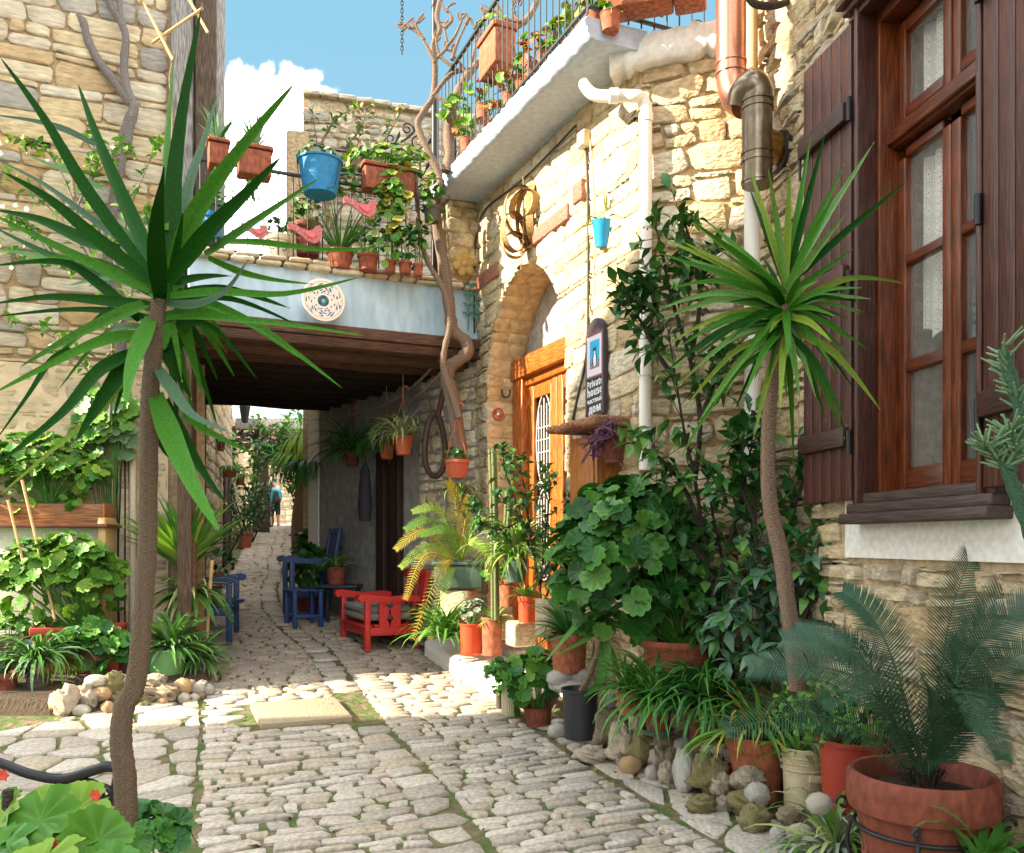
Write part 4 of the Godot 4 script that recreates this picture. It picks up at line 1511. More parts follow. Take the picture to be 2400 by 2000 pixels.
func rock_mesh(sd: int) -> ArrayMesh:
	var f := FastNoiseLite.new()
	f.seed = sd
	f.frequency = 0.55 + 0.3 * (sd % 3)
	f.fractal_octaves = 3
	var b := MB.new()
	var nu := 22
	var nv := 14
	var rough := 0.55 if sd % 2 else 0.16
	for j in nv + 1:
		for i in nu + 1:
			var a := TAU * (i % nu) / nu
			var e := PI * j / nv - PI / 2
			var d := Vector3(cos(a) * cos(e), sin(e), sin(a) * cos(e))
			var r := 1.0 + f.get_noise_3dv(d * 2.2) * rough + f.get_noise_3dv(d * 6.0 + Vector3.ONE * 9) * rough * 0.4 + (f.get_noise_3dv(d * 14.0) * 0.09 if rough > 0.3 else 0.0)
			b.add(d * r, d)
	for j in nv:
		for i in nu:
			var a := j * (nu + 1) + i
			b.t(a, a + 1, a + nu + 2)
			b.t(a, a + nu + 2, a + nu + 1)
	var acc := PackedVector3Array()
	acc.resize(b.v.size())
	for k in b.ix.size() / 3:
		var g := (b.v[b.ix[k * 3 + 2]] - b.v[b.ix[k * 3]]).cross(b.v[b.ix[k * 3 + 1]] - b.v[b.ix[k * 3]])
		for z in 3:
			acc[b.ix[k * 3 + z]] += g
	for j in nv + 1:
		acc[j * (nu + 1)] += acc[j * (nu + 1) + nu]
		acc[j * (nu + 1) + nu] = acc[j * (nu + 1)]
	for k in b.n.size():
		if acc[k].length() > 0.000001:
			b.n[k] = acc[k].normalized()
	return b.mesh()

# ---------- plants ----------
func round_leaf(sd: int, n := 27, relief := 1.0) -> ArrayMesh:      # scalloped disc, its stalk at the middle, facing up
	var r := RandomNumberGenerator.new()
	r.seed = sd
	var b := MB.new()
	b.tint = Color(0.78, 0.82, 0.7)
	b.add(Vector3(0, -0.10, 0), Vector3.UP)
	var rings := [0.55, 1.0] if n < 40 else [0.22, 0.45, 0.7, 0.88, 1.0]
	for j in rings.size():
		var q: float = rings[j]
		for i in n:
			var a := TAU * (i + 0.5) / n
			var notch := 1.0 - 0.62 * exp(-pow((fposmod(a + PI, TAU) - PI) / 0.16, 2))
			var last := j == rings.size() - 1
			var rr := (q if not last else (1.0 + 0.085 * cos(a * 9.0) + (0.035 * cos(a * 27.0) if n > 40 else 0.0) + r.randf_range(-0.03, 0.03) * 27.0 / n)) * lerpf(1.0, notch, q)
			var vein := pow(cos(a * 9.0) * 0.5 + 0.5, 3.0 if n < 40 else 14.0)
			var zone := 0.8 + 0.2 * absf(q - 0.55) / 0.45
			b.tint = Color(0.96 * zone, zone, 0.92 * zone).lerp(Color(0.42, 0.56, 0.34), vein * (0.9 - 0.75 * q * q))
			var y := (0.05 * q - (0.05 + 0.02 * q) * cos(a * 9.0) * smoothstep(0.0, 0.5, q)) * relief - 0.1 * (1.0 - q) + 0.08 * rr * sin(a * 2.0 + sd)
			b.add(Vector3(cos(a) * rr, y, sin(a) * rr), Vector3(-cos(a) * 0.25 - sin(a) * 0.3 * sin(a * 9.0), 1, -sin(a) * 0.25 + cos(a) * 0.3 * sin(a * 9.0)))
	for i in n:
		var k := (i + 1) % n
		b.t(0, 1 + i, 1 + k)
		for j in rings.size() - 1:
			var o := 1 + n * j
			b.t(o + i, o + n + i, o + n + k)
			b.t(o + i, o + n + k, o + k)
	return b.mesh()

func oval_leaf(w := 0.4, curl := 0.15) -> ArrayMesh:     # along +x from its stalk
	var b := MB.new()
	var p := []
	for i in 6:
		var k := i / 5.0
		p.append(Vector3(k, curl * sin(k * PI) - 0.12 * k * k, 0))
	b.blade(p, w, Vector3.UP, 0.22, 0.12, 0.42, Vector3.BACK)
	return b.mesh()

func blade_leaf(el: float, droop: float, w: float, fold := 0.3, seg := 7, base := 0.6, peak := 0.3) -> ArrayMesh:
	var b := MB.new()
	var p := [Vector3.ZERO]
	var a := el
	for i in seg:
		p.append(p[-1] + Vector3(cos(a), sin(a), 0) / seg)
		a -= droop / seg * (0.5 + 1.2 * i / seg)
	b.blade(p, w, Vector3.UP, fold, base, peak, Vector3.BACK)
	return b.mesh()

# puts the copies xf of the leaf meshes into thing th: each a leaf, or past 300 (or when small) the rest as one part
func scatter(th: Node3D, called: String, ms: Array, mats: Array, xf: Array, singly := true) -> void:
	var single := mini(xf.size(), 300) if singly else 0
	for i in single:
		put(th, called, ms[R.randi() % ms.size()], mats[R.randi() % mats.size()], xf[i])
	if xf.size() > single:
		var mm := MultiMesh.new()
		mm.transform_format = MultiMesh.TRANSFORM_3D
		mm.use_colors = true
		mm.mesh = ms[0]
		mm.instance_count = xf.size() - single
		for i in range(single, xf.size()):
			mm.set_instance_transform(i - single, xf[i])
			var g := rf(0.65, 1.0)
			mm.set_instance_color(i - single, Color(g * rf(0.85, 1.0), g, g * rf(0.7, 1.0)))
		var o := MultiMeshInstance3D.new()
		o.name = "foliage"
		o.multimesh = mm
		o.material_override = mats[0]
		th.add_child(o, true)
		o.set_meta("kind", "stuff")

func tuft(th: Node3D, o: Vector3, n: int, l0: float, l1: float, w: float, e0: float, e1: float, droop: float, mats: Array, singly := true, fold := 0.3, spread := TAU, a0 := 0.0) -> void:
	var ms := []
	for i in 7:
		ms.append(blade_leaf(lerpf(e0, e1, i / 6.0), droop * rf(0.7, 1.3), w * 1.35, fold))
	var xf := []
	for i in int(n * 1.35):
		var l := rf(l0, l1)
		var a := a0 + rf(-0.5, 0.5) * spread
		var bs := Basis(Vector3.UP, a) * Basis(Vector3.RIGHT, rf(-0.35, 0.35))
		xf.append(Transform3D(bs.scaled(Vector3(l, l, l)), o + Vector3(cos(a), 0, -sin(a)) * rf(0.0, 0.03)))
	scatter(th, "leaf", ms, mats, xf, singly)

func facing(nn: Vector3, turn: float, s: float) -> Basis:      # a basis whose y is nn
	nn = nn.normalized()
	var x := nn.cross(Vector3(0.31, 0.2, 0.93)).normalized()
	return (Basis(x, nn, x.cross(nn)) * Basis(Vector3.UP, turn)).scaled_local(Vector3(s, s, s))

# leaves of round outline on stalks, heaped over the ellipsoid c, rad
func bush(th: Node3D, c: Vector3, rad: Vector3, n: int, size: float, mats: Array, root: Vector3, singly := true, shell := 0.55, lean := Vector3.ZERO) -> void:
	var ms := [round_leaf(1), round_leaf(2), round_leaf(3)]
	var xf := []
	var stems := MB.new()
	stems.tint = Color(0.9, 0.95, 0.7)
	for i in n:
		var d := Vector3.ZERO
		while d.length() < 0.1 or d.length() > 1.0:
			d = rv()
		d = d.normalized() * pow(rf(shell, 1.0), 0.7)
		d.y = absf(d.y) * 1.0 if R.randf() < 0.72 else d.y
		var p := c + d * rad
		var nn := (d * 0.6 + Vector3.UP * 0.5 + rv() * 0.75 + Vector3(0, 0.1, 0.25) + lean).normalized()
		xf.append(Transform3D(facing(nn, rf(0, TAU), size * rf(0.55, 1.15)), p))
		if i % 6 == 0:
			stems.tube(spline([root + Vector3(d.x, 0, d.z) * 0.05, root.lerp(p, 0.55) + Vector3(0, 0.03, 0), p - nn * 0.01], 2), 0.003 + 0.012 * size, 4, false)
	put(th, "stems", stems.mesh(), M.g_mid, Transform3D(), true)
	scatter(th, "leaf", ms, mats, xf, singly)

# branches (lists of points) with pointed oval leaves along their outer part
func shrub(th: Node3D, branches: Array, per: int, len: float, w: float, mats: Array, bark: Material, r0: float, singly := true, from := 0.25, whorl := 0) -> void:
	var ms := [oval_leaf(w, 0.1), oval_leaf(w * 0.9, 0.2), oval_leaf(w * 1.1, 0.03)]
	var xf := []
	for br in branches:
		var p := spline(br, 5)
		var rs := []
		for i in p.size():
			rs.append(lerpf(r0, r0 * 0.25, float(i) / (p.size() - 1)))
		var b := MB.new()
		b.tube(p, rs, 6)
		put(th, "branch", b.mesh(), bark)
		var tw := MB.new()
		for k in per:
			var u := lerpf(from, 1.0, (k + R.randf()) / per) * (p.size() - 1)
			var i := mini(int(u), p.size() - 2)
			var q: Vector3 = p[i].lerp(p[i + 1], u - i)
			var along: Vector3 = (p[i + 1] - p[i]).normalized()
			var dir := (rv().normalized() + along * 0.6 + Vector3(0, 0.1, 0)).normalized()
			var e: Vector3 = q + dir * len * rf(0.3, 1.6)
			tw.tube([q, e], r0 * 0.16, 3, false)
			for z in (whorl if whorl else 3):
				var d := (dir * 0.5 + rv().normalized()).normalized()
				if whorl:
					var side := dir.cross(Vector3(0.2, 0.9, 0.3)).normalized()
					d = (side.rotated(dir, TAU * z / whorl) + dir * 0.35 + Vector3(0, -0.25, 0)).normalized()
				var up := (Vector3.UP + rv() * 0.5)
				var zz := d.cross(up).normalized()
				var l := len * rf(0.7, 1.15)
				xf.append(Transform3D(Basis(d, zz.cross(d), zz).scaled_local(Vector3(l, l, l)), e - (dir * len * 0.3 * z if not whorl else Vector3.ZERO)))
		put(th, "twigs", tw.mesh(), bark, Transform3D(), true)
	scatter(th, "leaf", ms, mats, xf, singly)

# a feathered frond: midrib p, leaflets l long
func frond(th: Node3D, p: Array, l: float, n: int, w: float, m: Material, droop := 0.2, vee := 0.5, called := "frond", face := Vector3.UP) -> void:
	var s := spline(p, 6)
	var b := MB.new()
	b.tint = Color(1, 1, 0.8)
	var rs := []
	for i in s.size():
		rs.append(lerpf(w * 0.7, w * 0.15, float(i) / (s.size() - 1)))
	b.tube(s, rs, 4, false)
	for i in n:
		var k := 0.1 + 0.9 * i / n
		var u := k * (s.size() - 1)
		var j := mini(int(u), s.size() - 2)
		var q: Vector3 = s[j].lerp(s[j + 1], u - j)
		var d: Vector3 = (s[j + 1] - s[j]).normalized()
		var side := d.cross(face)
		side = side.normalized() if side.length() > 0.05 else Vector3.RIGHT
		var up := side.cross(d).normalized()
		var ll := l * (0.35 + 0.65 * sin(PI * pow(k, 0.8) * 0.94 + 0.1)) * rf(0.9, 1.08)
		var g := rf(0.75, 1.0)
		b.tint = Color(g, g, g)
		for sg in [-1.0, 1.0]:
			var dir: Vector3 = (side * sg + d * 0.55 + up * vee).normalized()
			b.blade([q, q + dir * ll * 0.5 + up * ll * 0.02, q + dir * ll - up * ll * droop], w, up, 0.1, 0.7, 0.3)
	put(th, called, b.mesh(), m)

func pot(th: Node3D, r0: float, r1: float, h: float, m: Material, style := "rim", o := Vector3.ZERO, sx := 1.0) -> MeshInstance3D:
	var pr := []
	match style:
		"rim":
			pr = [Vector2(0, 0), Vector2(r1, 0), Vector2(lerpf(r1, r0, 0.8) * 0.95, h * 0.78), Vector2(r0 * 1.0, h * 0.79), Vector2(r0 * 1.03, h * 0.82), Vector2(r0 * 1.04, h * 0.96), Vector2(r0 * 1.02, h), Vector2(r0 * 0.95, h), Vector2(r0 * 0.9, h * 0.86), Vector2(r0 * 0.88, h * 0.8)]
		"lip":
			pr = [Vector2(0, 0), Vector2(r1, 0), Vector2(r0 * 0.97, h * 0.93), Vector2(r0 * 1.04, h * 0.94), Vector2(r0 * 1.05, h * 0.99), Vector2(r0, h), Vector2(r0 * 0.95, h * 0.98), Vector2(r0 * 0.9, h * 0.85)]
		"belly":
			pr = [Vector2(0, 0), Vector2(r1, 0), Vector2(lerpf(r1, r0, 0.6), h * 0.3), Vector2(r0 * 0.97, h * 0.62), Vector2(r0 * 0.95, h * 0.8), Vector2(r0 * 1.02, h * 0.86), Vector2(r0 * 1.06, h * 0.93), Vector2(r0 * 1.02, h), Vector2(r0 * 0.92, h), Vector2(r0 * 0.86, h * 0.85)]
	var b := MB.new()
	b.lathe(pr, 26, Vector3.ZERO, sx, 1.0)
	var p := put(th, "pot", b.mesh(), m, Transform3D(Basis(), o))
	var s := MB.new()
	s.lathe([Vector2(r0 * 0.93, h * 0.84), Vector2(r0 * 0.5, h * 0.88), Vector2(0, h * 0.87)], 14, Vector3.ZERO, sx, 1.0)
	put(th, "soil", s.mesh(), M.soil, Transform3D(Basis(), o))
	return p

func trough(th: Node3D, l: float, w: float, h: float, m: Material, bs := Basis()) -> void:
	var b := MB.new()
	b.box(Vector3(0, h * 0.45, 0), Vector3(l * 0.94, h * 0.9, w * 0.9), bs, 0.012)
	put(th, "box", b.mesh(), m)
	var r := MB.new()
	for sg in [-1, 1]:
		r.box(bs * Vector3(0, h * 0.93, sg * w * 0.48), Vector3(l, h * 0.14, 0.025), bs, 0.008)
		r.box(bs * Vector3(sg * l * 0.49, h * 0.93, 0), Vector3(0.025, h * 0.14, w * 0.93), bs, 0.008)
	put(th, "rim", r.mesh(), m)
	var s := MB.new()
	s.box(Vector3(0, h * 0.89, 0), Vector3(l * 0.93, 0.04, w * 0.9), bs)
	put(th, "soil", s.mesh(), M.soil)

# a plant pot by what the picture shows of it: middle column, rows of rim and foot, width in pixels, distance
func potted(called: String, label: String, px: float, y0: float, y1: float, wd: float, d: float, m: Material, style := "rim", taper := 0.74, group := "") -> Node3D:
	var k := d / F
	var th := thing(called, label, "potted plant", at(px, y1, d), group)
	pot(th, wd * k / 2 / 1.04, wd * k / 2 * taper, (y1 - y0) * k, m, style)
	th.set_meta("top", (y1 - y0) * k)
	return th

func top(th: Node3D) -> Vector3:
	return Vector3(0, float(th.get_meta("top")) * 0.88, 0)

func saucer(th: Node3D, r: float, m: Material) -> void:
	var b := MB.new()
	b.lathe([Vector2(0, 0.004), Vector2(r * 0.9, 0.0), Vector2(r, 0.03), Vector2(r * 0.96, 0.03), Vector2(r * 0.86, 0.008), Vector2(0, 0.008)], 24)
	put(th, "saucer", b.mesh(), m, Transform3D(Basis(), Vector3(0, -0.01, 0)))

# one long sword leaf through picture points, from distance d0 at its foot to d1 at its tip
func sword(th: Node3D, pts: Array, w: float, d0: float, d1: float, m: Material, sag := 0.0, roll := 0.0) -> void:
	var p := []
	for i in pts.size():
		var k := float(i) / (pts.size() - 1)
		p.append(at(pts[i][0], pts[i][1], lerpf(d0, d1, k)))
	var s := spline(p, 12 / (pts.size() - 1) + 1)
	var b := MB.new()
	b.x.origin = -th.position
	var f: Vector3 = (Vector3(0, EYE, 0) - p[0]).normalized() + Vector3(0, 0.25, 0) + Vector3(roll, absf(roll) * 0.5, 0)
	b.edge = rf(0.05, 0.16)
	b.tint = Color(1, 1, 1) * rf(0.75, 1.2)
	b.blade(s, w * 0.68 * d0 / F, f, 0.32, 0.7, 0.3)
	put(th, "leaf", b.mesh(), m)
	if sag > 0:
		var t := MB.new()
		t.x.origin = -th.position
		var n := s.size()
		t.tube([s[n - 1], s[n - 1] + (s[n - 1] - s[n - 2]) * 0.5], [0.0025, 0.001], 4, false)
		put(th, "leaf_tip", t.mesh(), M.dry)

func trunk(th: Node3D, pts: Array, wd: Array, d: float, m: Material, rings := 0.5) -> void:
	var p := []
	var r := []
	for q in pts:
		p.append(at(q[0], q[1], d))
	p = spline(p, 14)
	for i in p.size():
		var u := float(i) / (p.size() - 1) * (wd.size() - 1)
		var j := mini(int(u), wd.size() - 2)
		r.append(lerpf(wd[j], wd[j + 1], u - j) * d / F / 2 * (1.0 + rings * rf(-0.06, 0.06)))
	var b := MB.new()
	b.x.origin = -th.position
	b.tube(p, r, 14)
	put(th, "trunk", b.mesh(), m)

func build_yucca_left() -> void:
	R.seed = 900
	var d := 2.6
	var th := thing("tall_yucca", "tall foreground yucca with long sword leaves on a bare brown trunk at left", "yucca", at(126, 1010, d))
	trunk(th, [[159, 300], [153, 360], [150, 400], [148, 500], [147, 555], [137, 674], [124, 708], [121, 742], [125, 780], [127, 853], [127, 1012]], [15, 17, 18, 18, 19, 20, 21, 22, 22, 23], d, M.bark, 0.9)
	var g := [M.yl, M.yl2]
	var L := [
		[[[176, 300], [172, 215], [181, 120], [201, 10]], 27, 0.05, 0], [[[150, 275], [90, 195], [45, 120], [0, 57]], 19, -0.1, 0],
		[[[152, 262], [128, 210], [98, 140], [78, 84]], 23, 0.12, 0], [[[166, 230], [166, 160], [170, 105], [174, 55]], 10, 0.3, 1],
		[[[178, 260], [188, 190], [204, 140], [218, 95]], 16, 0.28, 2], [[[172, 270], [195, 215], [240, 150], [295, 83]], 27, -0.12, 1],
		[[[166, 285], [205, 235], [245, 195], [281, 157]], 24, -0.2, 0], [[[205, 255], [235, 235], [275, 208], [320, 178]], 13, -0.3, 1],
		[[[160, 300], [155, 250], [157, 205], [164, 165]], 27, -0.35, 0], [[[96, 145], [60, 128], [28, 120], [-6, 115]], 11, 0.3, 0],
		[[[100, 188], [70, 172], [48, 164], [26, 154]], 10, 0.25, 1], [[[150, 258], [100, 225], [45, 185], [-6, 158]], 11, 0.2, 2],
		[[[152, 282], [100, 242], [50, 200], [3, 172]], 21, -0.15, 0], [[[120, 250], [85, 240], [40, 220], [-8, 209]], 21, 0.1, 0],
		[[[150, 290], [105, 270], [50, 243], [-8, 214]], 17, -0.1, 1], [[[100, 276], [65, 262], [30, 246], [-8, 226]], 14, 0.15, 0],
		[[[60, 265], [35, 256], [15, 252], [-8, 249]], 10, 0.2, 1], [[[140, 320], [100, 285], [60, 262], [-8, 266]], 16, -0.05, 0],
		[[[152, 305], [105, 301], [50, 297], [-8, 304]], 15, -0.12, 0], [[[150, 318], [110, 311], [60, 310], [-8, 317]], 10, -0.1, 0],
		[[[148, 303], [118, 315], [70, 338], [20, 367]], 18, -0.15, 1], [[[148, 334], [105, 340], [55, 362], [-8, 394]], 16, -0.2, 1],
		[[[70, 348], [50, 362], [28, 395], [-4, 440]], 9, -0.1, 0], [[[140, 350], [100, 370], [60, 415], [-8, 468]], 18, -0.25, 0],
		[[[130, 372], [100, 410], [55, 448], [-4, 498]], 10, -0.1, 3], [[[140, 345], [118, 375], [95, 410], [76, 441]], 23, -0.1, 0],
		[[[152, 318], [140, 345], [130, 375], [126, 406]], 24, -0.4, 1], [[[178, 285], [184, 325], [192, 355], [202, 392]], 21, 0.1, 1],
		[[[172, 296], [205, 302], [255, 325], [295, 352], [342, 388]], 14, -0.1, 1], [[[157, 368], [172, 390], [192, 415], [228, 432]], 19, -0.25, 2],
		[[[155, 395], [172, 440], [195, 490], [219, 531]], 31, -0.35, 1], [[[165, 400], [185, 440], [205, 475], [226, 503]], 17, -0.1, 0],
		[[[182, 415], [205, 430], [235, 445], [262, 458]], 11, 0.1, 1], [[[165, 318], [210, 317], [290, 325], [366, 336]], 11, -0.2, 1],
		[[[165, 303], [195, 305], [225, 292], [247, 262]], 15, -0.3, 2], [[[166, 297], [215, 292], [285, 294], [361, 277]], 13, -0.15, 1],
		[[[208, 258], [240, 272], [275, 280], [311, 284]], 11, 0.2, 1], [[[226, 242], [265, 243], [330, 250], [392, 246]], 11, 0.25, 1],
		[[[170, 286], [190, 279], [212, 276], [230, 276]], 12, 0.1, 0], [[[160, 330], [168, 355], [180, 378], [191, 398]], 21, 0.05, 0],
		[[[158, 400], [158, 425], [162, 445], [169, 458]], 17, 0.15, 0], [[[172, 280], [176, 255], [180, 232], [183, 212]], 12, -0.1, 0]]
	for k in 34:
		var a := rf(0, TAU)
		var l := rf(70, 150)
		var e := Vector2(162 + cos(a) * l, 300 + sin(a) * l * 0.8 + 20)
		L.append([[[162, 300 + maxf(sin(a), 0) * 50], [lerpf(162, e.x, 0.5), lerpf(300, e.y, 0.5) - 14], [e.x, e.y]], rf(11, 18), rf(0.0, 0.35), R.randi() % 2])
	for q in L:
		sword(th, q[0], q[1] * 1.04, d, d + q[2] * 1.6, g[0] if q[3] == 0 else g[1] if q[3] == 1 else M.yl3 if q[3] == 2 else M.yl4, 1.0 if R.randf() < 0.4 else 0.0, rf(-0.15, 0.15))

func build_yucca_right() -> void:
	R.seed = 910
	var d := 3.9
	var th := thing("slim_yucca", "slim yucca with a rosette of narrow leaves in front of the left shutter", "yucca", at(797, 680, d))
	trunk(th, [[786, 300], [779, 340], [773, 365], [768, 444], [770, 504], [781, 555], [787, 600], [793, 640], [798, 690]], [10, 12, 14, 14, 15, 16, 16, 17, 18], d, M.bark2, 0.7)
	var tips := [[749, 166], [811, 135], [825, 133], [873, 144], [906, 182], [768, 167], [683, 242], [683, 256], [691, 222], [707, 221], [910, 285], [844, 166], [659, 253], [662, 238], [695, 223], [660, 309], [662, 320], [681, 346], [668, 370], [674, 390], [681, 457], [684, 409], [838, 375], [853, 388], [879, 408], [846, 424], [844, 437], [794, 469], [861, 314], [831, 341], [770, 332], [808, 340], [754, 437], [700, 420], [715, 400], [725, 395], [690, 375], [735, 410], [742, 360], [672, 288], [700, 300], [760, 200], [790, 170], [845, 215], [852, 250], [720, 250], [705, 330], [815, 395], [826, 420], [745, 395], [780, 410], [835, 195], [800, 400], [668, 345], [750, 190]]
	for t in tips:
		var e := Vector2(t[0], t[1])
		var c := Vector2(786, 300 + clampf((t[1] - 250) * 0.18, -12, 48))
		var l := e.distance_to(c)
		var mid := c.lerp(e, 0.45) + Vector2(0, -l * (0.13 if e.y > 260 else 0.02))
		var m2 := c.lerp(e, 0.75) + Vector2(0, -l * (0.09 if e.y > 260 else 0.01))
		var dz := rf(-0.35, 0.35) - maxf(0.0, 90 - l) * 0.004
		sword(th, [[c.x, c.y], [mid.x, mid.y], [m2.x, m2.y], [e.x, e.y]], rf(9, 12), d, d + dz, [M.yl2, M.yl2, M.yl, M.yl4, M.g_lir2][R.randi() % 5], 1.0 if R.randf() < 0.5 else 0.0, rf(-0.4, 0.4))
	for k in 64:
		var a := rf(0, TAU)
		var l := rf(35, 105)
		var c := Vector2(785, 308)
		var e := c + Vector2(cos(a) * l, sin(a) * l * 0.8 + l * 0.2)
		sword(th, [[c.x, c.y], [c.lerp(e, 0.5).x, c.lerp(e, 0.5).y - l * 0.08], [e.x, e.y]], rf(8, 11), d, d + rf(-0.3, 0.45), [M.yl2, M.yl, M.g_lir2][R.randi() % 3], 0.0, rf(-0.3, 0.3))

func build_cycad() -> void:
	R.seed = 920
	var d := 3.3
	var th := thing("potted_cycad", "sago palm with stiff blue-green fronds in a large terracotta pot on an iron stand", "potted plant", at(922, 919, d))
	var k := d / F
	var bp := MB.new()
	var r := 141.0 * k / 2
	var yy := func(py): return (905 - py) * k
	bp.lathe([Vector2(0, yy.call(890)), Vector2(r * 0.62, yy.call(890)), Vector2(r * 0.83, yy.call(815)), Vector2(r * 0.87, yy.call(800)), Vector2(r * 0.9, yy.call(795)), Vector2(r * 0.985, yy.call(793)), Vector2(r * 1.0, yy.call(788)), Vector2(r * 1.01, yy.call(775)), Vector2(r * 1.0, yy.call(762)), Vector2(r * 0.955, yy.call(757)), Vector2(r * 0.9, yy.call(758)), Vector2(r * 0.86, yy.call(766)), Vector2(r * 0.82, yy.call(790))], 40)
	put(th, "pot", bp.mesh(), M.terra3)
	var so := MB.new()
	so.lathe([Vector2(r * 0.85, yy.call(778)), Vector2(r * 0.4, yy.call(771)), Vector2(0, yy.call(768))], 20)
	put(th, "soil", so.mesh(), M.soil)
	var fr := MB.new()      # moulded festoon round the pot
	for i in 26:
		var a := TAU * i / 26
		var sw := absf(sin(a * 4.0))
		var y: float = yy.call(838 + 9 * sw)
		var rr := r * lerpf(0.83, 0.62, (838 + 9 * sw - 815) / 75.0) + 0.004
		fr.lathe([Vector2(0, 0.012), Vector2(0.01, 0.008), Vector2(0.014, 0), Vector2(0.01, -0.008), Vector2(0, -0.012)], 7, Vector3(cos(a) * rr, y, sin(a) * rr))
		if i % 3 == 0:
			fr.tube([Vector3(cos(a) * (rr + 0.004), y + 0.03, sin(a) * (rr + 0.004)), Vector3(cos(a) * rr, y - 0.04, sin(a) * rr)], [0.012, 0.005], 5)
	put(th, "moulding", fr.mesh(), M.terra3)
	var st2 := MB.new()
	var ring := []
	for i in 33:
		ring.append(Vector3(cos(TAU * i / 32) * r * 0.9, yy.call(812), sin(TAU * i / 32) * r * 0.9))
	st2.tube(ring, 0.009, 6, false)
	for i in 4:
		var a := 0.5 + TAU * i / 4
		st2.tube(spline([Vector3(cos(a) * r * 0.92, yy.call(812), sin(a) * r * 0.92), Vector3(cos(a) * r * 1.0, yy.call(835), sin(a) * r * 1.0), Vector3(cos(a) * r * 0.92, yy.call(870), sin(a) * r * 0.92), Vector3(cos(a) * r * 1.05, 0, sin(a) * r * 1.05)], 4), 0.009, 6)
		var vo := []
		for j in 12:
			vo.append(Vector3(cos(a) * (r * 1.06 + 0.035 * cos(j * 0.55) * (1 - j / 14.0)), yy.call(800) + 0.035 * sin(j * 0.55) * (1 - j / 14.0), sin(a) * r * 1.06))
		st2.tube(vo, 0.007, 5)
	put(th, "iron_stand", st2.mesh(), M.iron)
	var cr := MB.new()
	for i in 60:
		var a := rf(0, TAU)
		var p := Vector3(cos(a) * rf(0.02, 0.07), yy.call(770), sin(a) * rf(0.02, 0.07))
		cr.blade([p, p + Vector3(cos(a) * 0.02, rf(0.03, 0.07), sin(a) * 0.02), p + Vector3(cos(a) * 0.05, rf(0.04, 0.1), sin(a) * 0.05)], 0.014, Vector3(cos(a), 0.2, sin(a)), 0.2)
	put(th, "old_leaf_bases", cr.mesh(), M.darkbark)
	var o := th.position
	var T := [[[927, 778], [893, 660], [868, 612], [842, 592], 0.15, 9.0], [[928, 778], [938, 690], [952, 610], [972, 552], 0.25, 9.0], [[930, 778], [955, 670], [985, 615], [1030, 572], 0.1, 8.5], [[932, 778], [960, 680], [1000, 622], [1045, 600], -0.1, 8.5],
		[[932, 778], [965, 715], [1000, 668], [1040, 645], -0.3, 8.0], [[922, 778], [880, 680], [835, 645], [782, 640], 0.25, 8.5], [[922, 778], [870, 690], [810, 665], [748, 668], 0.1, 8.0], [[922, 778], [865, 670], [830, 640], [795, 628], 0.4, 8.0],
		[[920, 778], [860, 728], [800, 715], [724, 731], -0.2, 8.0], [[922, 778], [905, 700], [878, 672], [848, 694], -0.5, 7.0], [[926, 778], [930, 715], [928, 690], [922, 680], -0.55, 7.0], [[930, 778], [945, 705], [962, 690], [985, 735], -0.4, 7.5],
		[[930, 778], [960, 720], [985, 725], [1002, 760], -0.3, 7.0], [[926, 778], [945, 700], [958, 650], [965, 640], 0.35, 7.5], [[930, 778], [975, 705], [1010, 690], [1045, 700], 0.15, 7.5], [[924, 778], [890, 712], [862, 690], [820, 702], -0.3, 7.0]]
	for q in T:
		var p := []
		for i in 4:
			p.append(at(q[i][0], q[i][1], d + q[4] * pow(i / 3.0, 1.2)) - o)
		frond(th, p, q[5] * 0.0155, 70, 0.0072, M.g_cyc, 0.1, 0.25, "frond", Vector3(0.1, 0.55, 0.85))
	var dr := MB.new()
	for i in 12:
		var p := at(rf(925, 945), rf(690, 745), d + 0.1) - o
		dr.blade([p, p + Vector3(rf(-0.04, 0.07), 0.05, 0), p + Vector3(rf(-0.06, 0.12), rf(0.06, 0.14), 0)], 0.008, Vector3.BACK, 0.1)
	put(th, "dry_leaflets", dr.mesh(), M.dry)

func bed(called: String, label: String, front: Array, back: Array, up: float) -> void:
	var o := base(called, label)
	var b := MB.new()
	for i in front.size() - 1:
		var f0 := onground(front[i], 0.0)
		var f1 := onground(front[i + 1], 0.0)
		var u0 := onground(front[i].lerp(back[i], 0.12), up)
		var u1 := onground(front[i + 1].lerp(back[i + 1], 0.12), up)
		var k0 := onground(back[i], up + 0.04)
		var k1 := onground(back[i + 1], up + 0.04)
		b.face([f0, f1, u1, u0], Vector3(0, 1, 1))
		b.face([u0, u1, k1, k0], Vector3.UP)
	put(o, "soil", b.mesh(), M.earth)

func right_ground(px: float) -> float:
	return curve(px, [Vector2(540, 728), Vector2(575, 742), Vector2(640, 770), Vector2(700, 793), Vector2(740, 812), Vector2(775, 836), Vector2(820, 870), Vector2(900, 930)])

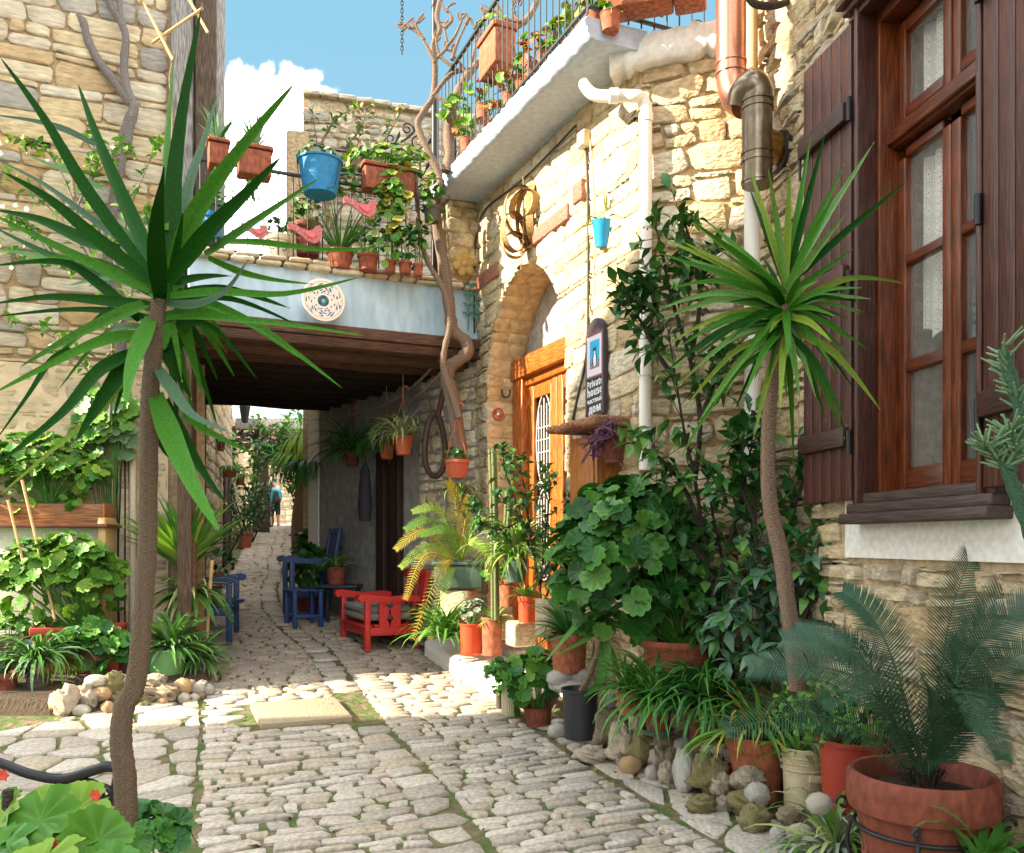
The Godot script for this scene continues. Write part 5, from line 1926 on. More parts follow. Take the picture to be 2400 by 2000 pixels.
func build_rocks() -> void:
	R.seed = 930
	var ms := []
	for i in 10:
		ms.append(rock_mesh(i + 1))
	# right border: left, top, right, bottom (picture rows and columns of one enlarged view), look
	var rr := [[860, 900, 1150, 1110, "B", "largest honeycombed tan boulder beside the black plant pot"], [865, 1125, 1060, 1215, "A", "pale pitted flat rock lying on the lane in front of the largest boulder"], [1070, 1000, 1205, 1235, "A", "upright knobbly grey rock right of the largest boulder"],
		[1130, 1180, 1255, 1285, "E", "smooth orange-brown stone with a cut face at the lane edge"], [1205, 910, 1290, 1080, "A", "tall pale rock propped behind the spider plant pot"], [1190, 1050, 1330, 1230, "D", "dark mossy pitted rock below the brown plant pot"],
		[1330, 1065, 1455, 1130, "B", "flat brown stone under the brown plant pot saucer"], [1305, 1130, 1400, 1250, "A", "round pitted rock right of the dark mossy one"], [1280, 1235, 1355, 1325, "C", "small grey cobble standing at the lane edge"],
		[1360, 1215, 1450, 1350, "A", "pale egg shaped stone leaning on the tall grey stone"], [1450, 1150, 1560, 1395, "C", "tall smooth grey stone set upright in the border"], [1450, 1075, 1570, 1150, "C", "smooth grey cobble capping the tall upright stone"],
		[1560, 1090, 1690, 1170, "B", "brown pitted stone below the second spider plant pot"], [1500, 1155, 1610, 1215, "A", "small pale stone wedged behind the tall grey one"], [1605, 1100, 1770, 1200, "F", "long smooth beige stone lying aslant below the terracotta bowl"],
		[1560, 1180, 1770, 1400, "D", "big green-stained pitted boulder left of the terracotta bowl"], [1530, 1410, 1690, 1520, "D", "small round mossy stone lying alone on the paving"], [1690, 1420, 1790, 1510, "A", "small pinkish stone beside the lone mossy one"],
		[1670, 1280, 1790, 1420, "A", "pale knotted rock between the green boulder and the bowl"], [1790, 1250, 1980, 1370, "A", "light pitted rock in front of the terracotta bowl"], [1790, 1370, 1970, 1520, "D", "moss covered rock under the smooth grey oblong cobble"],
		[1870, 1340, 2005, 1475, "C", "smooth grey oblong cobble in front of the cream bucket"], [1840, 1480, 2010, 1630, "D", "dark mossy stone lowest in the border near the spider plant"], [710, 990, 820, 1075, "C", "blue-grey flat pebble leaning by the blue saucer"],
		[735, 960, 815, 995, "F", "pale flat pebble on top of the blue-grey one"], [2010, 1590, 2120, 1740, "C", "round grey stone beside the foreground spider plant"], [2060, 1480, 2180, 1570, "B", "brown pitted stone before the cream bucket"], [2115, 1580, 2260, 1690, "F", "whitish stone behind the striped spider plant leaves"],
		[2200, 1650, 2410, 1760, "F", "large white stone under the foreground spider plant"], [2230, 1400, 2370, 1520, "F", "white boulder between the bucket and the iron stand"], [1400, 1130, 1470, 1230, "B", "narrow brown rock squeezed behind the egg shaped stone"], [1740, 1120, 1805, 1210, "B", "rough brown rock tucked under the rim of the terracotta bowl"], [1040, 800, 1110, 900, "C", "grey upright slate behind the largest boulder"]]
	for q in rr:
		var x0: float = 426.7 + q[0] / 5.859
		var x1: float = 426.7 + q[2] / 5.859
		var y0: float = 554.7 + q[1] / 5.859
		var y1: float = 554.7 + q[3] / 5.859
		var px := (x0 + x1) / 2
		var gy := right_ground(px)
		var d: float = -gp(px, maxf(gy, y1)).z - 0.02 + maxf(0.0, gy - y1) * 0.004
		if q[0] > 2000:
			d = lerpf(4.0, 3.7, (q[0] - 2000) / 240.0)
		rock(ms, (x0 + x1) / 2, (y0 + y1) / 2, x1 - x0, y1 - y0, d, q[4], q[5], "rocks edging the right flower bed")
	var lf := [[320, 775, 460, 940, "A", "big angular pale rock at the left end of the left border"], [500, 705, 620, 775, "F", "smooth white oval stone topping the left border"], [455, 760, 540, 830, "A", "pale rock behind the big angular one"], [465, 800, 570, 910, "A", "rounded pitted rock under the white oval stone"],
		[535, 775, 650, 858, "E", "tan stone with a flat top left of the yucca trunk"], [425, 880, 530, 945, "F", "pale oval stone lowest in the left border"], [595, 860, 668, 938, "E", "small purple-brown stone left of the yucca trunk"], [610, 690, 720, 800, "D", "mossy rock behind the yucca trunk"], [680, 700, 745, 768, "F", "white pebble peeping out left of the yucca trunk"],
		[645, 800, 730, 875, "D", "mossy tan rock partly behind the yucca trunk"], [845, 700, 975, 770, "A", "speckled flat rock below the green plant pot"], [835, 765, 1060, 862, "B", "long wedge of layered tan rock right of the yucca trunk"], [1040, 810, 1112, 872, "F", "rounded beige stone at the tip of the long wedge rock"],
		[1018, 728, 1122, 826, "E", "smooth orange-tan cobble below the dark grey pot"], [1090, 735, 1148, 782, "A", "small grey-pink stone behind the orange-tan cobble"], [1118, 748, 1202, 816, "C", "pale pinkish stone at the right end of the left border"], [1108, 814, 1168, 862, "F", "small cream pebble in front at the right end of the left border"],
		[1160, 806, 1200, 850, "E", "brown pebble between the cream pebble and the last stone"], [1193, 758, 1252, 828, "C", "last stone of the left border beside the lane"], [825, 830, 915, 885, "D", "green-black mossy stone right of the yucca trunk"], [925, 838, 985, 890, "E", "small brown stone under the long wedge rock"], [812, 862, 882, 905, "D", "low mossy stone at the foot of the yucca trunk"], [288, 852, 352, 915, "E", "reddish chipped rock left of the big angular one"], [1150, 740, 1215, 790, "A", "small beige stone resting behind the pale pinkish one"]]
	for q in lf:
		var x0: float = q[0] / 5.859
		var x1: float = q[2] / 5.859
		var y0: float = 554.7 + q[1] / 5.859
		var y1: float = 554.7 + q[3] / 5.859
		var gy: float = lerpf(716, 698, clampf(((x0 + x1) / 2 - 50) / 160, 0, 1))
		var d: float = -gp((x0 + x1) / 2, maxf(gy, y1)).z + 0.04 + maxf(0.0, gy - y1) * 0.003
		rock(ms, (x0 + x1) / 2, (y0 + y1) / 2, x1 - x0, y1 - y0, d, q[4], q[5], "rounded stones edging the left flower bed")

func rock(ms: Array, px: float, py: float, w: float, h: float, d: float, look: String, label: String, group: String) -> void:
	var c := at(px, py, d)
	var k := d / F / 2
	var th := thing("border_rock", label, "rock", c - Vector3(0, h * k, 0), group)
	var smooth := look in ["C", "F", "E"]
	var me: ArrayMesh = ms[(R.randi() % 5) * 2 + (1 if smooth else 0)]
	put(th, "stone", me, M["rock" + look], Transform3D(Basis(Vector3.UP, rf(-0.3, 0.3)) * Basis().scaled(Vector3(w * k * 1.08, h * k * 1.08, (w + h) * 0.5 * k * 0.95)), Vector3(0, h * k, 0)))

func extrude(b: MB, poly: Array, thick: float, x: Transform3D) -> void:     # polygon in x,y pushed out along z
	var pv := PackedVector2Array(poly)
	var tri := Geometry2D.triangulate_polygon(pv)
	var old := b.x
	b.x = old * x
	for s in [0.0, thick]:
		var a := b.v.size()
		for p in pv:
			b.add(Vector3(p.x, p.y, s), Vector3(0, 0, -1 if s == 0.0 else 1))
		for i in tri.size() / 3:
			b.t(a + tri[i * 3], a + tri[i * 3 + 1], a + tri[i * 3 + 2])
	var cw := Geometry2D.is_polygon_clockwise(pv)
	for i in pv.size():
		var p := pv[i]
		var q := pv[(i + 1) % pv.size()]
		var nn := Vector3(q.y - p.y, p.x - q.x, 0) * (-1.0 if cw else 1.0)
		b.face([Vector3(p.x, p.y, 0), Vector3(q.x, q.y, 0), Vector3(q.x, q.y, thick), Vector3(p.x, p.y, thick)], nn)
	b.x = old

func pbox(th: Node3D, called: String, c: Vector3, s: Vector3, m: Material, bev := 0.006, bs := Basis()) -> MeshInstance3D:
	var b := MB.new()
	b.box(Vector3.ZERO, s, Basis(), bev)
	return put(th, called, b.mesh(), m, Transform3D(bs, c))

func ptube(th: Node3D, called: String, p: Array, r: Variant, m: Material, sides := 6) -> MeshInstance3D:
	var b := MB.new()
	b.tube(p, r, sides)
	return put(th, called, b.mesh(), m)

# a slatted armchair: local x across, z to its front, y up
func armchair(th: Node3D, w: float, dp: float, sh: float, ah: float, bh: float, m: Material, turn: float, red := false) -> void:
	th.rotation.y = turn
	for sx in [-1, 1]:
		pbox(th, "leg", Vector3(sx * (w / 2 - 0.03), ah / 2, dp / 2 - 0.03), Vector3(0.06, ah, 0.06), m)
		pbox(th, "leg", Vector3(sx * (w / 2 - 0.03), bh * 0.5, -dp / 2 + 0.0 - 0.05), Vector3(0.055, bh, 0.05), m, 0.006, Basis(Vector3.RIGHT, -0.16))
		var arm := [Vector2(-dp / 2 - 0.02, 0.0), Vector2(-dp / 2 + 0.1, 0.02), Vector2(0, 0.005), Vector2(dp / 2 - 0.14, 0.02), Vector2(dp / 2 + 0.02, 0.045), Vector2(dp / 2 + 0.07, 0.03), Vector2(dp / 2 + 0.08, -0.01), Vector2(dp / 2 + 0.05, -0.045), Vector2(dp / 2 + 0.0, -0.035), Vector2(dp / 2 - 0.06, -0.05), Vector2(0, -0.055), Vector2(-dp / 2 - 0.02, -0.05)]
		var b := MB.new()
		extrude(b, arm, 0.085, Transform3D(Basis(Vector3.UP, -PI / 2), Vector3(sx * (w / 2 - 0.03) + 0.042, ah + 0.03, 0)))
		put(th, "arm", b.mesh(), m)
		pbox(th, "side_rail", Vector3(sx * (w / 2 - 0.03), sh - 0.12, 0), Vector3(0.035, 0.09, dp - 0.06), m)
		if red:
			for sg in [-1, 1]:
				var half := [Vector2(0.012, 0), Vector2(0.012, 0.06), Vector2(0.045, 0.1), Vector2(0.012, 0.135), Vector2(0.012, 0.2), Vector2(0.045, 0.235), Vector2(0.012, 0.27), Vector2(0.012, ah - sh + 0.06), Vector2(0.12, ah - sh + 0.06), Vector2(0.12, 0)]
				var bb := MB.new()
				var pp := []
				for p in half:
					pp.append(Vector2(p.x * sg, p.y))
				extrude(bb, pp, 0.022, Transform3D(Basis(Vector3.UP, -PI / 2), Vector3(sx * (w / 2 - 0.03) + 0.011, sh - 0.08, 0.02)))
				put(th, "side_board", bb.mesh(), m)
	pbox(th, "front_rail", Vector3(0, sh - 0.12, dp / 2 - 0.03), Vector3(w - 0.1, 0.09, 0.035), m)
	pbox(th, "back_rail", Vector3(0, sh - 0.12, -dp / 2), Vector3(w - 0.1, 0.08, 0.035), m)
	for k in 5:
		pbox(th, "seat_slat", Vector3(0, sh - 0.06, -dp / 2 + 0.06 + k * (dp - 0.1) / 4), Vector3(w - 0.07, 0.022, dp / 5 - 0.015), m, 0.004)
	var tilt := Basis(Vector3.RIGHT, -0.2)
	for y in [sh + 0.06, bh - 0.05]:
		pbox(th, "back_rail", Vector3(0, y, -dp / 2 - 0.05 - (y - bh / 2) * 0.17), Vector3(w - 0.1, 0.09, 0.03), m, 0.006, tilt)
	for k in 5:
		pbox(th, "back_slat", Vector3((k - 2) * (w - 0.16) / 5, (sh + bh) / 2, -dp / 2 - 0.05 - ((sh + bh) / 2 - bh / 2) * 0.17), Vector3(0.075, bh - sh - 0.1, 0.018), m, 0.004, tilt)

func chairs() -> void:
	var face_left := atan2(-vv.x, -vv.z)
	var f := gp(361, 641)
	var r := thing("red_armchair", "red painted wooden armchair with grey cushions at the mouth of the passage", "armchair", onground(st(9.45, 2.46)))
	armchair(r, 1.0, 0.6, 0.32, 0.54, 0.86, M.redpaint, face_left + 0.05, true)
	for k in 2:
		var b := MB.new()
		b.box(Vector3(0, 0.35 + k * 0.085, 0.02), Vector3(0.8, 0.085, 0.55), Basis(), 0.03)
		put(r, "cushion", b.mesh(), M.cushion)
	var c := thing("blue_ladder_chair", "dark blue wooden armchair with a tall slatted back beside the passage wall", "armchair", onground(st(11.35, 1.98)))
	armchair(c, 0.62, 0.5, 0.44, 0.74, 1.18, M.bluepaint, face_left)
	var c2 := thing("blue_stool", "low dark blue slatted stool in front of the tall blue armchair", "stool", onground(st(10.75, 1.85)))
	c2.rotation.y = face_left + 0.1
	for sx in [-1, 1]:
		for sz in [-1, 1]:
			pbox(c2, "leg", Vector3(sx * 0.19, 0.22, sz * 0.16), Vector3(0.05, 0.44, 0.05), M.bluepaint)
		pbox(c2, "stretcher", Vector3(sx * 0.19, 0.14, 0), Vector3(0.03, 0.04, 0.3), M.bluepaint)
	for k in 4:
		pbox(c2, "seat_slat", Vector3(0, 0.45, -0.15 + k * 0.1), Vector3(0.46, 0.02, 0.085), M.bluepaint, 0.004)
	var c3 := thing("blue_armchair", "blue wooden armchair with a rounded seat behind the left flower bed", "armchair", onground(st(10.2, 0.66)))
	armchair(c3, 0.8, 0.66, 0.46, 0.66, 0.8, M.bluepaint, face_left + PI - 0.2)
	var sb := MB.new()
	sb.lathe([Vector2(0, 0), Vector2(0.3, 0), Vector2(0.31, 0.02), Vector2(0.3, 0.035), Vector2(0, 0.035)], 24)
	put(c3, "round_seat", sb.mesh(), M.bluepaint, Transform3D(Basis(), Vector3(0, 0.42, 0.12)))
	# cast iron bench at the lower left corner
	var d := 3.1
	var be := thing("cast_iron_bench", "black cast iron bench end with weathered seat planks in the lower left corner", "bench", at(60, 990, d))
	var o := be.position
	var mk := func(a): 
		var q := []
		for p in a:
			q.append(at(p[0], p[1], d + (p[2] if p.size() > 2 else 0.0)) - o)
		return q
	ptube(be, "arm_rail", spline(mk.call([[-40, 752], [0, 763], [30, 774], [62, 779], [92, 771], [107, 767], [118, 771], [116, 790], [117, 840], [117, 990]]), 6), 0.019, M.castiron, 8)
	var sc := MB.new()
	for q in [[87, 796, 15], [101, 798, 12], [70, 800, 14], [52, 800, 12], [110, 806, 9]]:
		var vo := []
		for i in 15:
			var a := PI * 1.15 - i * 0.3
			vo.append(at(q[0] + q[2] * cos(a), q[1] - q[2] * sin(a), d) - o)
		sc.tube(vo, 0.012, 6)
	for q in [[103, 815], [92, 818], [110, 812]]:
		for i in 7:
			var a := TAU * i / 7
			sc.blade([at(q[0], q[1], d) - o, at(q[0] + 5 * cos(a), q[1] + 5 * sin(a), d - 0.02) - o, at(q[0] + 9 * cos(a), q[1] + 9 * sin(a), d - 0.01) - o], 0.025, Vector3.BACK, 0.4)
	put(be, "scrollwork", sc.mesh(), M.castiron)
	for k in 4:
		var b := MB.new()
		var y: float = at(0, 836, d).y - 0.02 - o.y
		b.box(Vector3(at(60, 836, d).x - o.x - 0.15, y, 0.05 - k * 0.105), Vector3(0.5, 0.03, 0.095), Basis(Vector3.UP, 0.35), 0.006)
		put(be, "seat_plank", b.mesh(), mat(Color8(150, 128, 116), 0.85, T_wood, Vector3(0.6, 7, 7), T_wood, 0.6))
	ptube(be, "leg", mk.call([[20, 830], [14, 900], [20, 990]]), 0.025, M.castiron, 8)

# ---------- figures: capsules joined smoothly, meshed as surface nets ----------
func body(bones: Array, cell: float, soft: float) -> MB:
	var lo := Vector3.ONE * 99
	var hi := -lo
	for b in bones:
		for k in 2:
			lo = lo.min(b[k] - Vector3.ONE * (b[2 + k] + cell * 2))
			hi = hi.max(b[k] + Vector3.ONE * (b[2 + k] + cell * 2))
	var n := Vector3i(((hi - lo) / cell).ceil()) + Vector3i.ONE
	var val := PackedFloat32Array()
	val.resize(n.x * n.y * n.z)
	for z in n.z:
		for y in n.y:
			for x in n.x:
				var p := lo + Vector3(x, y, z) * cell
				var d := 9.0
				for b in bones:
					var ab: Vector3 = b[1] - b[0]
					var t := clampf((p - b[0]).dot(ab) / maxf(ab.length_squared(), 1e-8), 0, 1)
					var e: float = p.distance_to(b[0] + ab * t) - lerpf(b[2], b[3], t)
					var hh := maxf(soft - absf(d - e), 0.0) / soft
					d = minf(d, e) - hh * hh * soft * 0.25
				val[x + n.x * (y + n.y * z)] = d
	var m := MB.new()
	var id := {}
	for z in n.z - 1:
		for y in n.y - 1:
			for x in n.x - 1:
				var s := Vector3.ZERO
				var c := 0
				var g := Vector3.ZERO
				var vals := []
				for k in 8:
					vals.append(val[x + (k & 1) + n.x * (y + (k >> 1 & 1) + n.y * (z + (k >> 2)))])
				for k in 8:
					for ax in [1, 2, 4]:
						if not k & ax and (vals[k] < 0) != (vals[k | ax] < 0):
							var t: float = vals[k] / (vals[k] - vals[k | ax])
							var p := Vector3(k & 1, k >> 1 & 1, k >> 2)
							p[0 if ax == 1 else 1 if ax == 2 else 2] += t
							s += p
							c += 1
					g += Vector3((k & 1) * 2 - 1, (k >> 1 & 1) * 2 - 1, (k >> 2) * 2 - 1) * vals[k]
				if c:
					id[Vector3i(x, y, z)] = m.add(lo + (Vector3(x, y, z) + s / c) * cell, g)
	for q in id.keys():
		for ax in 3:
			var e := Vector3i.ZERO
			e[ax] = 1
			var a0: float = val[q.x + n.x * (q.y + n.y * q.z)]
			var w: Vector3i = q + e
			if (a0 < 0) == (val[w.x + n.x * (w.y + n.y * w.z)] < 0):
				continue
			var u := Vector3i.ZERO
			u[(ax + 1) % 3] = 1
			var v2 := Vector3i.ZERO
			v2[(ax + 2) % 3] = 1
			if id.has(q - u) and id.has(q - v2) and id.has(q - u - v2):
				m.t(id[q], id[q - u], id[q - u - v2])
				m.t(id[q], id[q - u - v2], id[q - v2])
	return m

func walker() -> void:
	var d := 34.0
	var g := onground(at(275, HY, d))
	var th := thing("person", "person in a turquoise shirt, dark shorts and pale hat walking away with a backpack", "person", g)
	th.rotation.y = 0.5
	var V := func(x, y, z): return Vector3(x, y, z)
	# leaning a little forward (z is behind), left leg forward
	var limbs := [[V.call(-0.1, 0.08, -0.12), V.call(-0.1, 0.48, -0.1), 0.05, 0.065], [V.call(-0.1, 0.48, -0.1), V.call(-0.1, 0.9, 0.0), 0.07, 0.095], [V.call(0.1, 0.08, 0.14), V.call(0.1, 0.48, 0.08), 0.05, 0.065], [V.call(0.1, 0.48, 0.08), V.call(0.1, 0.9, 0.0), 0.07, 0.095], [V.call(-0.1, 0.04, -0.14), V.call(-0.11, 0.03, -0.3), 0.045, 0.035], [V.call(0.1, 0.05, 0.12), V.call(0.11, 0.03, -0.04), 0.045, 0.035],
		[V.call(0, 0.95, 0), V.call(0, 1.15, -0.03), 0.15, 0.14], [V.call(0, 1.15, -0.03), V.call(0, 1.38, -0.08), 0.15, 0.15], [V.call(-0.16, 1.4, -0.08), V.call(0.16, 1.4, -0.08), 0.07, 0.07], [V.call(0, 1.42, -0.09), V.call(0, 1.55, -0.13), 0.055, 0.05], [V.call(0, 1.6, -0.16), V.call(0, 1.68, -0.17), 0.095, 0.1], [V.call(0, 1.63, -0.25), V.call(0, 1.62, -0.28), 0.02, 0.012],
		[V.call(-0.2, 1.38, -0.08), V.call(-0.24, 1.12, -0.06), 0.05, 0.042], [V.call(-0.24, 1.12, -0.06), V.call(-0.2, 0.95, -0.22), 0.042, 0.03], [V.call(0.2, 1.38, -0.08), V.call(0.25, 1.12, -0.04), 0.05, 0.042], [V.call(0.25, 1.12, -0.04), V.call(0.22, 0.94, -0.2), 0.042, 0.03], [V.call(-0.2, 0.95, -0.22), V.call(-0.19, 0.9, -0.28), 0.03, 0.03], [V.call(0.22, 0.94, -0.2), V.call(0.21, 0.89, -0.26), 0.03, 0.03]]
	put(th, "body", body(limbs, 0.028, 0.05).mesh(), mat(Color8(206, 160, 132), 0.7))
	put(th, "shirt", body([[V.call(0, 0.98, 0), V.call(0, 1.2, -0.03), 0.175, 0.165], [V.call(0, 1.2, -0.03), V.call(0, 1.37, -0.08), 0.165, 0.165], [V.call(-0.17, 1.39, -0.08), V.call(0.17, 1.39, -0.08), 0.085, 0.085], [V.call(-0.2, 1.38, -0.08), V.call(-0.23, 1.18, -0.06), 0.07, 0.065], [V.call(0.2, 1.38, -0.08), V.call(0.245, 1.18, -0.05), 0.07, 0.065]], 0.03, 0.05).mesh(), mat(Color8(40, 176, 206), 0.9))
	put(th, "shorts", body([[V.call(0, 0.98, 0), V.call(0, 0.9, 0), 0.17, 0.15], [V.call(-0.1, 0.88, 0), V.call(-0.1, 0.5, -0.09), 0.115, 0.095], [V.call(0.1, 0.88, 0), V.call(0.1, 0.5, 0.07), 0.115, 0.095]], 0.03, 0.04).mesh(), mat(Color8(38, 48, 66), 0.9))
	put(th, "backpack", body([[V.call(0, 1.05, 0.2), V.call(0, 1.32, 0.14), 0.13, 0.11], [V.call(0.06, 1.02, 0.22), V.call(-0.06, 1.02, 0.22), 0.12, 0.12]], 0.03, 0.06).mesh(), mat(Color8(58, 46, 50), 0.9))
	put(th, "hat", body([[V.call(0, 1.70, -0.17), V.call(0, 1.74, -0.17), 0.11, 0.1], [V.call(-0.08, 1.69, -0.2), V.call(0.08, 1.69, -0.2), 0.06, 0.06]], 0.025, 0.05).mesh(), mat(Color8(226, 176, 186), 0.9))
	var tr := thing("hand_cart", "small dark two-wheeled cart standing by the pergola post near the walker", "cart", onground(at(266, HY, 32.0)))
	for sx in [-1, 1]:
		var b := MB.new()
		var w := []
		for i in 17:
			w.append(Vector3(sx * 0.2, 0.28 + 0.26 * sin(TAU * i / 16), 0.26 * cos(TAU * i / 16)))
		b.tube(w, 0.03, 6, false)
		put(tr, "wheel", b.mesh(), M.black)
	pbox(tr, "bag", Vector3(0, 0.75, 0), Vector3(0.34, 0.8, 0.28), M.black, 0.06)
	ptube(tr, "handle", [Vector3(-0.12, 0.9, 0), Vector3(-0.12, 1.3, 0.1), Vector3(0.12, 1.3, 0.1), Vector3(0.12, 0.9, 0)], 0.018, M.iron)

# ---------- everything that stands in the place ----------
func build_things() -> void:
	R.seed = 1000
	build_yucca_left()
	build_yucca_right()
	build_cycad()
	build_beds()
	build_rocks()
	chairs()
	wall_things()
	hanging_things()
	right_plants()
	left_plants()
	terrace_things()
	lane_things()
	walker()

func build_beds() -> void:
	var f := []
	var k := []
	for px in [540, 575, 610, 640, 670, 700, 740, 775, 820, 900, 960]:
		var p := gp(px, right_ground(px) - 26)
		f.append(p)
		var t := p - vv * p.dot(vv) + vv * 4.4
		k.append(p + Vector3(1.3, 0, -1.5).normalized() * 1.6)
	bed("right_flower_bed", "dark earth of the raised flower bed along the right wall", f, k, 0.16)
	f = []
	k = []
	for px in [-60, 0, 50, 90, 130, 170, 212]:
		var p := gp(px, lerpf(716, 696, clampf((px - 50) / 160.0, 0, 1)))
		f.append(p)
		k.append(p + uu * 1.1 - vv * 0.1)
	bed("left_flower_bed", "dark earth of the left flower bed in front of the old house", f, k, 0.1)
	# whitewashed step before the arched door
	var s := thing("doorway_step", "whitewashed low step with a worn edge beneath the arched doorway", "step", onground(st(7.3, 2.95)))
	var fn := FastNoiseLite.new()
	fn.frequency = 2.0
	var b := MB.new()
	for i in 31:
		var a := lerpf(6.45, 8.7, i / 30.0)
		var y := curve(a, SLOPE)
		for j in 6:
			var q: Vector2 = [Vector2(2.76, -0.1), Vector2(2.765, 0.08), Vector2(2.775, 0.16), Vector2(2.80, 0.185), Vector2(3.0, 0.19), Vector2(3.22, 0.195)][j]
			var w := fn.get_noise_2d(a * 2.0, j * 1.3) * 0.018
			b.add(st(a, q.x + w, y + q.y + w * 0.5) - s.position, -vv * (1.0 if j < 3 else 0.3 if j == 3 else 0.0) + Vector3.UP * (0.0 if j < 2 else 1.0))
	for i in 30:
		for j in 5:
			b.t(i * 6 + j, i * 6 + j + 1, i * 6 + j + 7)
			b.t(i * 6 + j, i * 6 + j + 7, i * 6 + j + 6)
	var e := []
	for j in 6:
		e.append(b.v[j])
	b.face(e, -uu)
	put(s, "tread", b.mesh(), M.plaster)

func text(par: Node3D, s: String, x: Transform3D, size: float, m: Material, depth := 0.003, bold := false) -> void:
	var t := TextMesh.new()
	var f := SystemFont.new()
	f.font_names = PackedStringArray(["Droid Sans"])
	f.font_italic = true
	f.font_weight = 700 if bold else 400
	t.font = f
	t.text = s
	t.font_size = 48
	t.pixel_size = size / 48.0
	t.depth = depth
	put(par, "lettering", t, m, x)

func wall_things() -> void:
	R.seed = 1100
	# chalk board sign with a cat picture
	var a0 := cut_at(PA, 593)
	var a1 := cut_at(PA, 611)
	var am := (a0 + a1) / 2
	var w := absf(a0 - a1)
	var dd := -wp(PA, am, 0).z
	var yt := EYE + (HY - 319) / F * dd
	var yb := EYE + (HY - 416) / F * dd
	var th := thing("chalk_sign_board", "tall arched dark board with a cat poster and chalk words Private house", "sign", wp(PA, am, yb, 0.03))
	var X := Transform3D(Basis(-PA.u, Vector3.UP, PA.n), Vector3.ZERO)
	var hh := yt - yb
	var poly := [Vector2(-w / 2, 0), Vector2(w / 2, 0), Vector2(w / 2, hh - w * 0.42)]
	for i in 9:
		var a := PI * i / 8.0
		poly.append(Vector2(cos(a) * w / 2 * 0.97, hh - w * 0.42 + sin(a) * w * 0.42))
	poly.append(Vector2(-w / 2, hh - w * 0.42))
	var b := MB.new()
	extrude(b, poly, 0.03, X)
	put(th, "board", b.mesh(), mat(Color8(62, 58, 62), 0.6, T_grain, Vector3(4, 4, 4)))
	var frm := mat(Color8(112, 82, 86), 0.6)
	for q in [[-w / 2 + 0.012, hh * 0.42, 0.02, hh * 0.83], [w / 2 - 0.012, hh * 0.42, 0.02, hh * 0.83]]:
		pbox(th, "frame", X * Vector3(q[0], q[1], 0.034), Vector3(q[2], q[3], 0.012), frm, 0.003, X.basis)
	for y in [hh * 0.84, hh * 0.395]:
		pbox(th, "frame", X * Vector3(0, y, 0.034), Vector3(w * 0.96, 0.02, 0.012), frm, 0.003, X.basis)
	# poster: a black and white cat sitting before a blue sky
	var im := Image.create_empty(160, 240, false, Image.FORMAT_RGBA8)
	for y in 240:
		for x in 160:
			var c := Color8(206, 190, 200)
			if x > 6 and x < 154 and y > 6 and y < 234:
				c = Color8(226, 214, 222)
			if x > 34 and x < 134 and y > 30 and y < 196:
				c = Color8(40, 170, 222)
				var q := Vector2(x - 84, y)
				if y > 150 and absf(q.x) < 50:
					c = Color8(84, 72, 84) if (x / 7 + y / 9) % 3 else Color8(190, 190, 200)
				if Vector2(q.x / 25.0, (y - 142) / 42.0).length() < 1.0 or Vector2(q.x / 17.0, (y - 92) / 17.0).length() < 1.0 or (absf(absf(q.x) - 11) < (y - 66) * 0.5 and y > 66 and y < 86):
					c = Color8(58, 56, 70)
				if Vector2(q.x / 15.0, (y - 146) / 38.0).length() < 1.0 or Vector2(q.x / 8.0, (y - 102) / 9.0).length() < 1.0:
					c = Color8(238, 238, 240)
			im.set_pixel(x, y, c)
	var pm := StandardMaterial3D.new()
	pm.albedo_texture = ImageTexture.create_from_image(im)
	pm.roughness = 0.4
	var qm := QuadMesh.new()
	qm.size = Vector2(w * 0.86, hh * 0.42)
	put(th, "poster", qm, pm, Transform3D(X.basis, X * Vector3(0, hh * 0.617, 0.036)))
	var chalk := mat(Color8(226, 228, 230), 0.9)
	var lines := ["Private", "house", "частный", "дом"]
	for i in 4:
		text(th, lines[i], Transform3D(X.basis * Basis(Vector3(0, 0, 1), 0.05), X * Vector3(0.0, hh * (0.335 - 0.086 * i), 0.031)), w * [0.27, 0.3, 0.2, 0.34][i], chalk, 0.003, true)
	text(th, "KITTENS", Transform3D(X.basis, X * Vector3(0, hh * 0.875, 0.031)), w * 0.14, mat(Color8(156, 96, 96), 0.8))
	# orange cupboard with a stone slab on top
	var cu := thing("orange_cupboard", "orange wooden meter cupboard with a rough stone slab for a roof", "cupboard", at(597, 560, 6.35))
	var k := 6.35 / F
	var Bz := Basis(-PA.u, Vector3.UP, PA.n)
	pbox(cu, "box", Vector3(0, (560 - 498) * k, 0), Vector3(0.42, 0.9, 0.24), M.orangewood, 0.01, Bz)
	pbox(cu, "door", Vector3(0, (560 - 498) * k, 0) + PA.n * 0.125, Vector3(0.36, 0.8, 0.02), M.orangewood, 0.006, Bz)
	var sl := MB.new()
	for i in 7:
		sl.box(Vector3(-0.3 + i * 0.1, (560 - 427) * k + rf(-0.01, 0.01), 0.03), Vector3(0.13, 0.05 + rf(0, 0.03), 0.42 + rf(-0.05, 0.05)), Basis(Vector3(0, 0, 1), rf(-0.1, 0.1)), 0.02)
	put(cu, "roof_slab", sl.mesh(), mat(Color8(186, 130, 100), 0.95, T_mottle, Vector3(5, 5, 5), T_bump, 1.5), Transform3D(Bz, Vector3.ZERO))
	# electric box and cables
	var eb := thing("junction_box", "small cream junction box on the sunlit wall under the balcony", "junction box", wp(PA, cut_at(PA, 590), EYE + (HY - 133) / F * 6.5, 0.05))
	pbox(eb, "case", Vector3.ZERO, Vector3(0.1, 0.13, 0.07), M.cream, 0.01, Bz)
	pbox(eb, "lid", PA.n * 0.038, Vector3(0.085, 0.11, 0.01), M.white, 0.004, Bz)
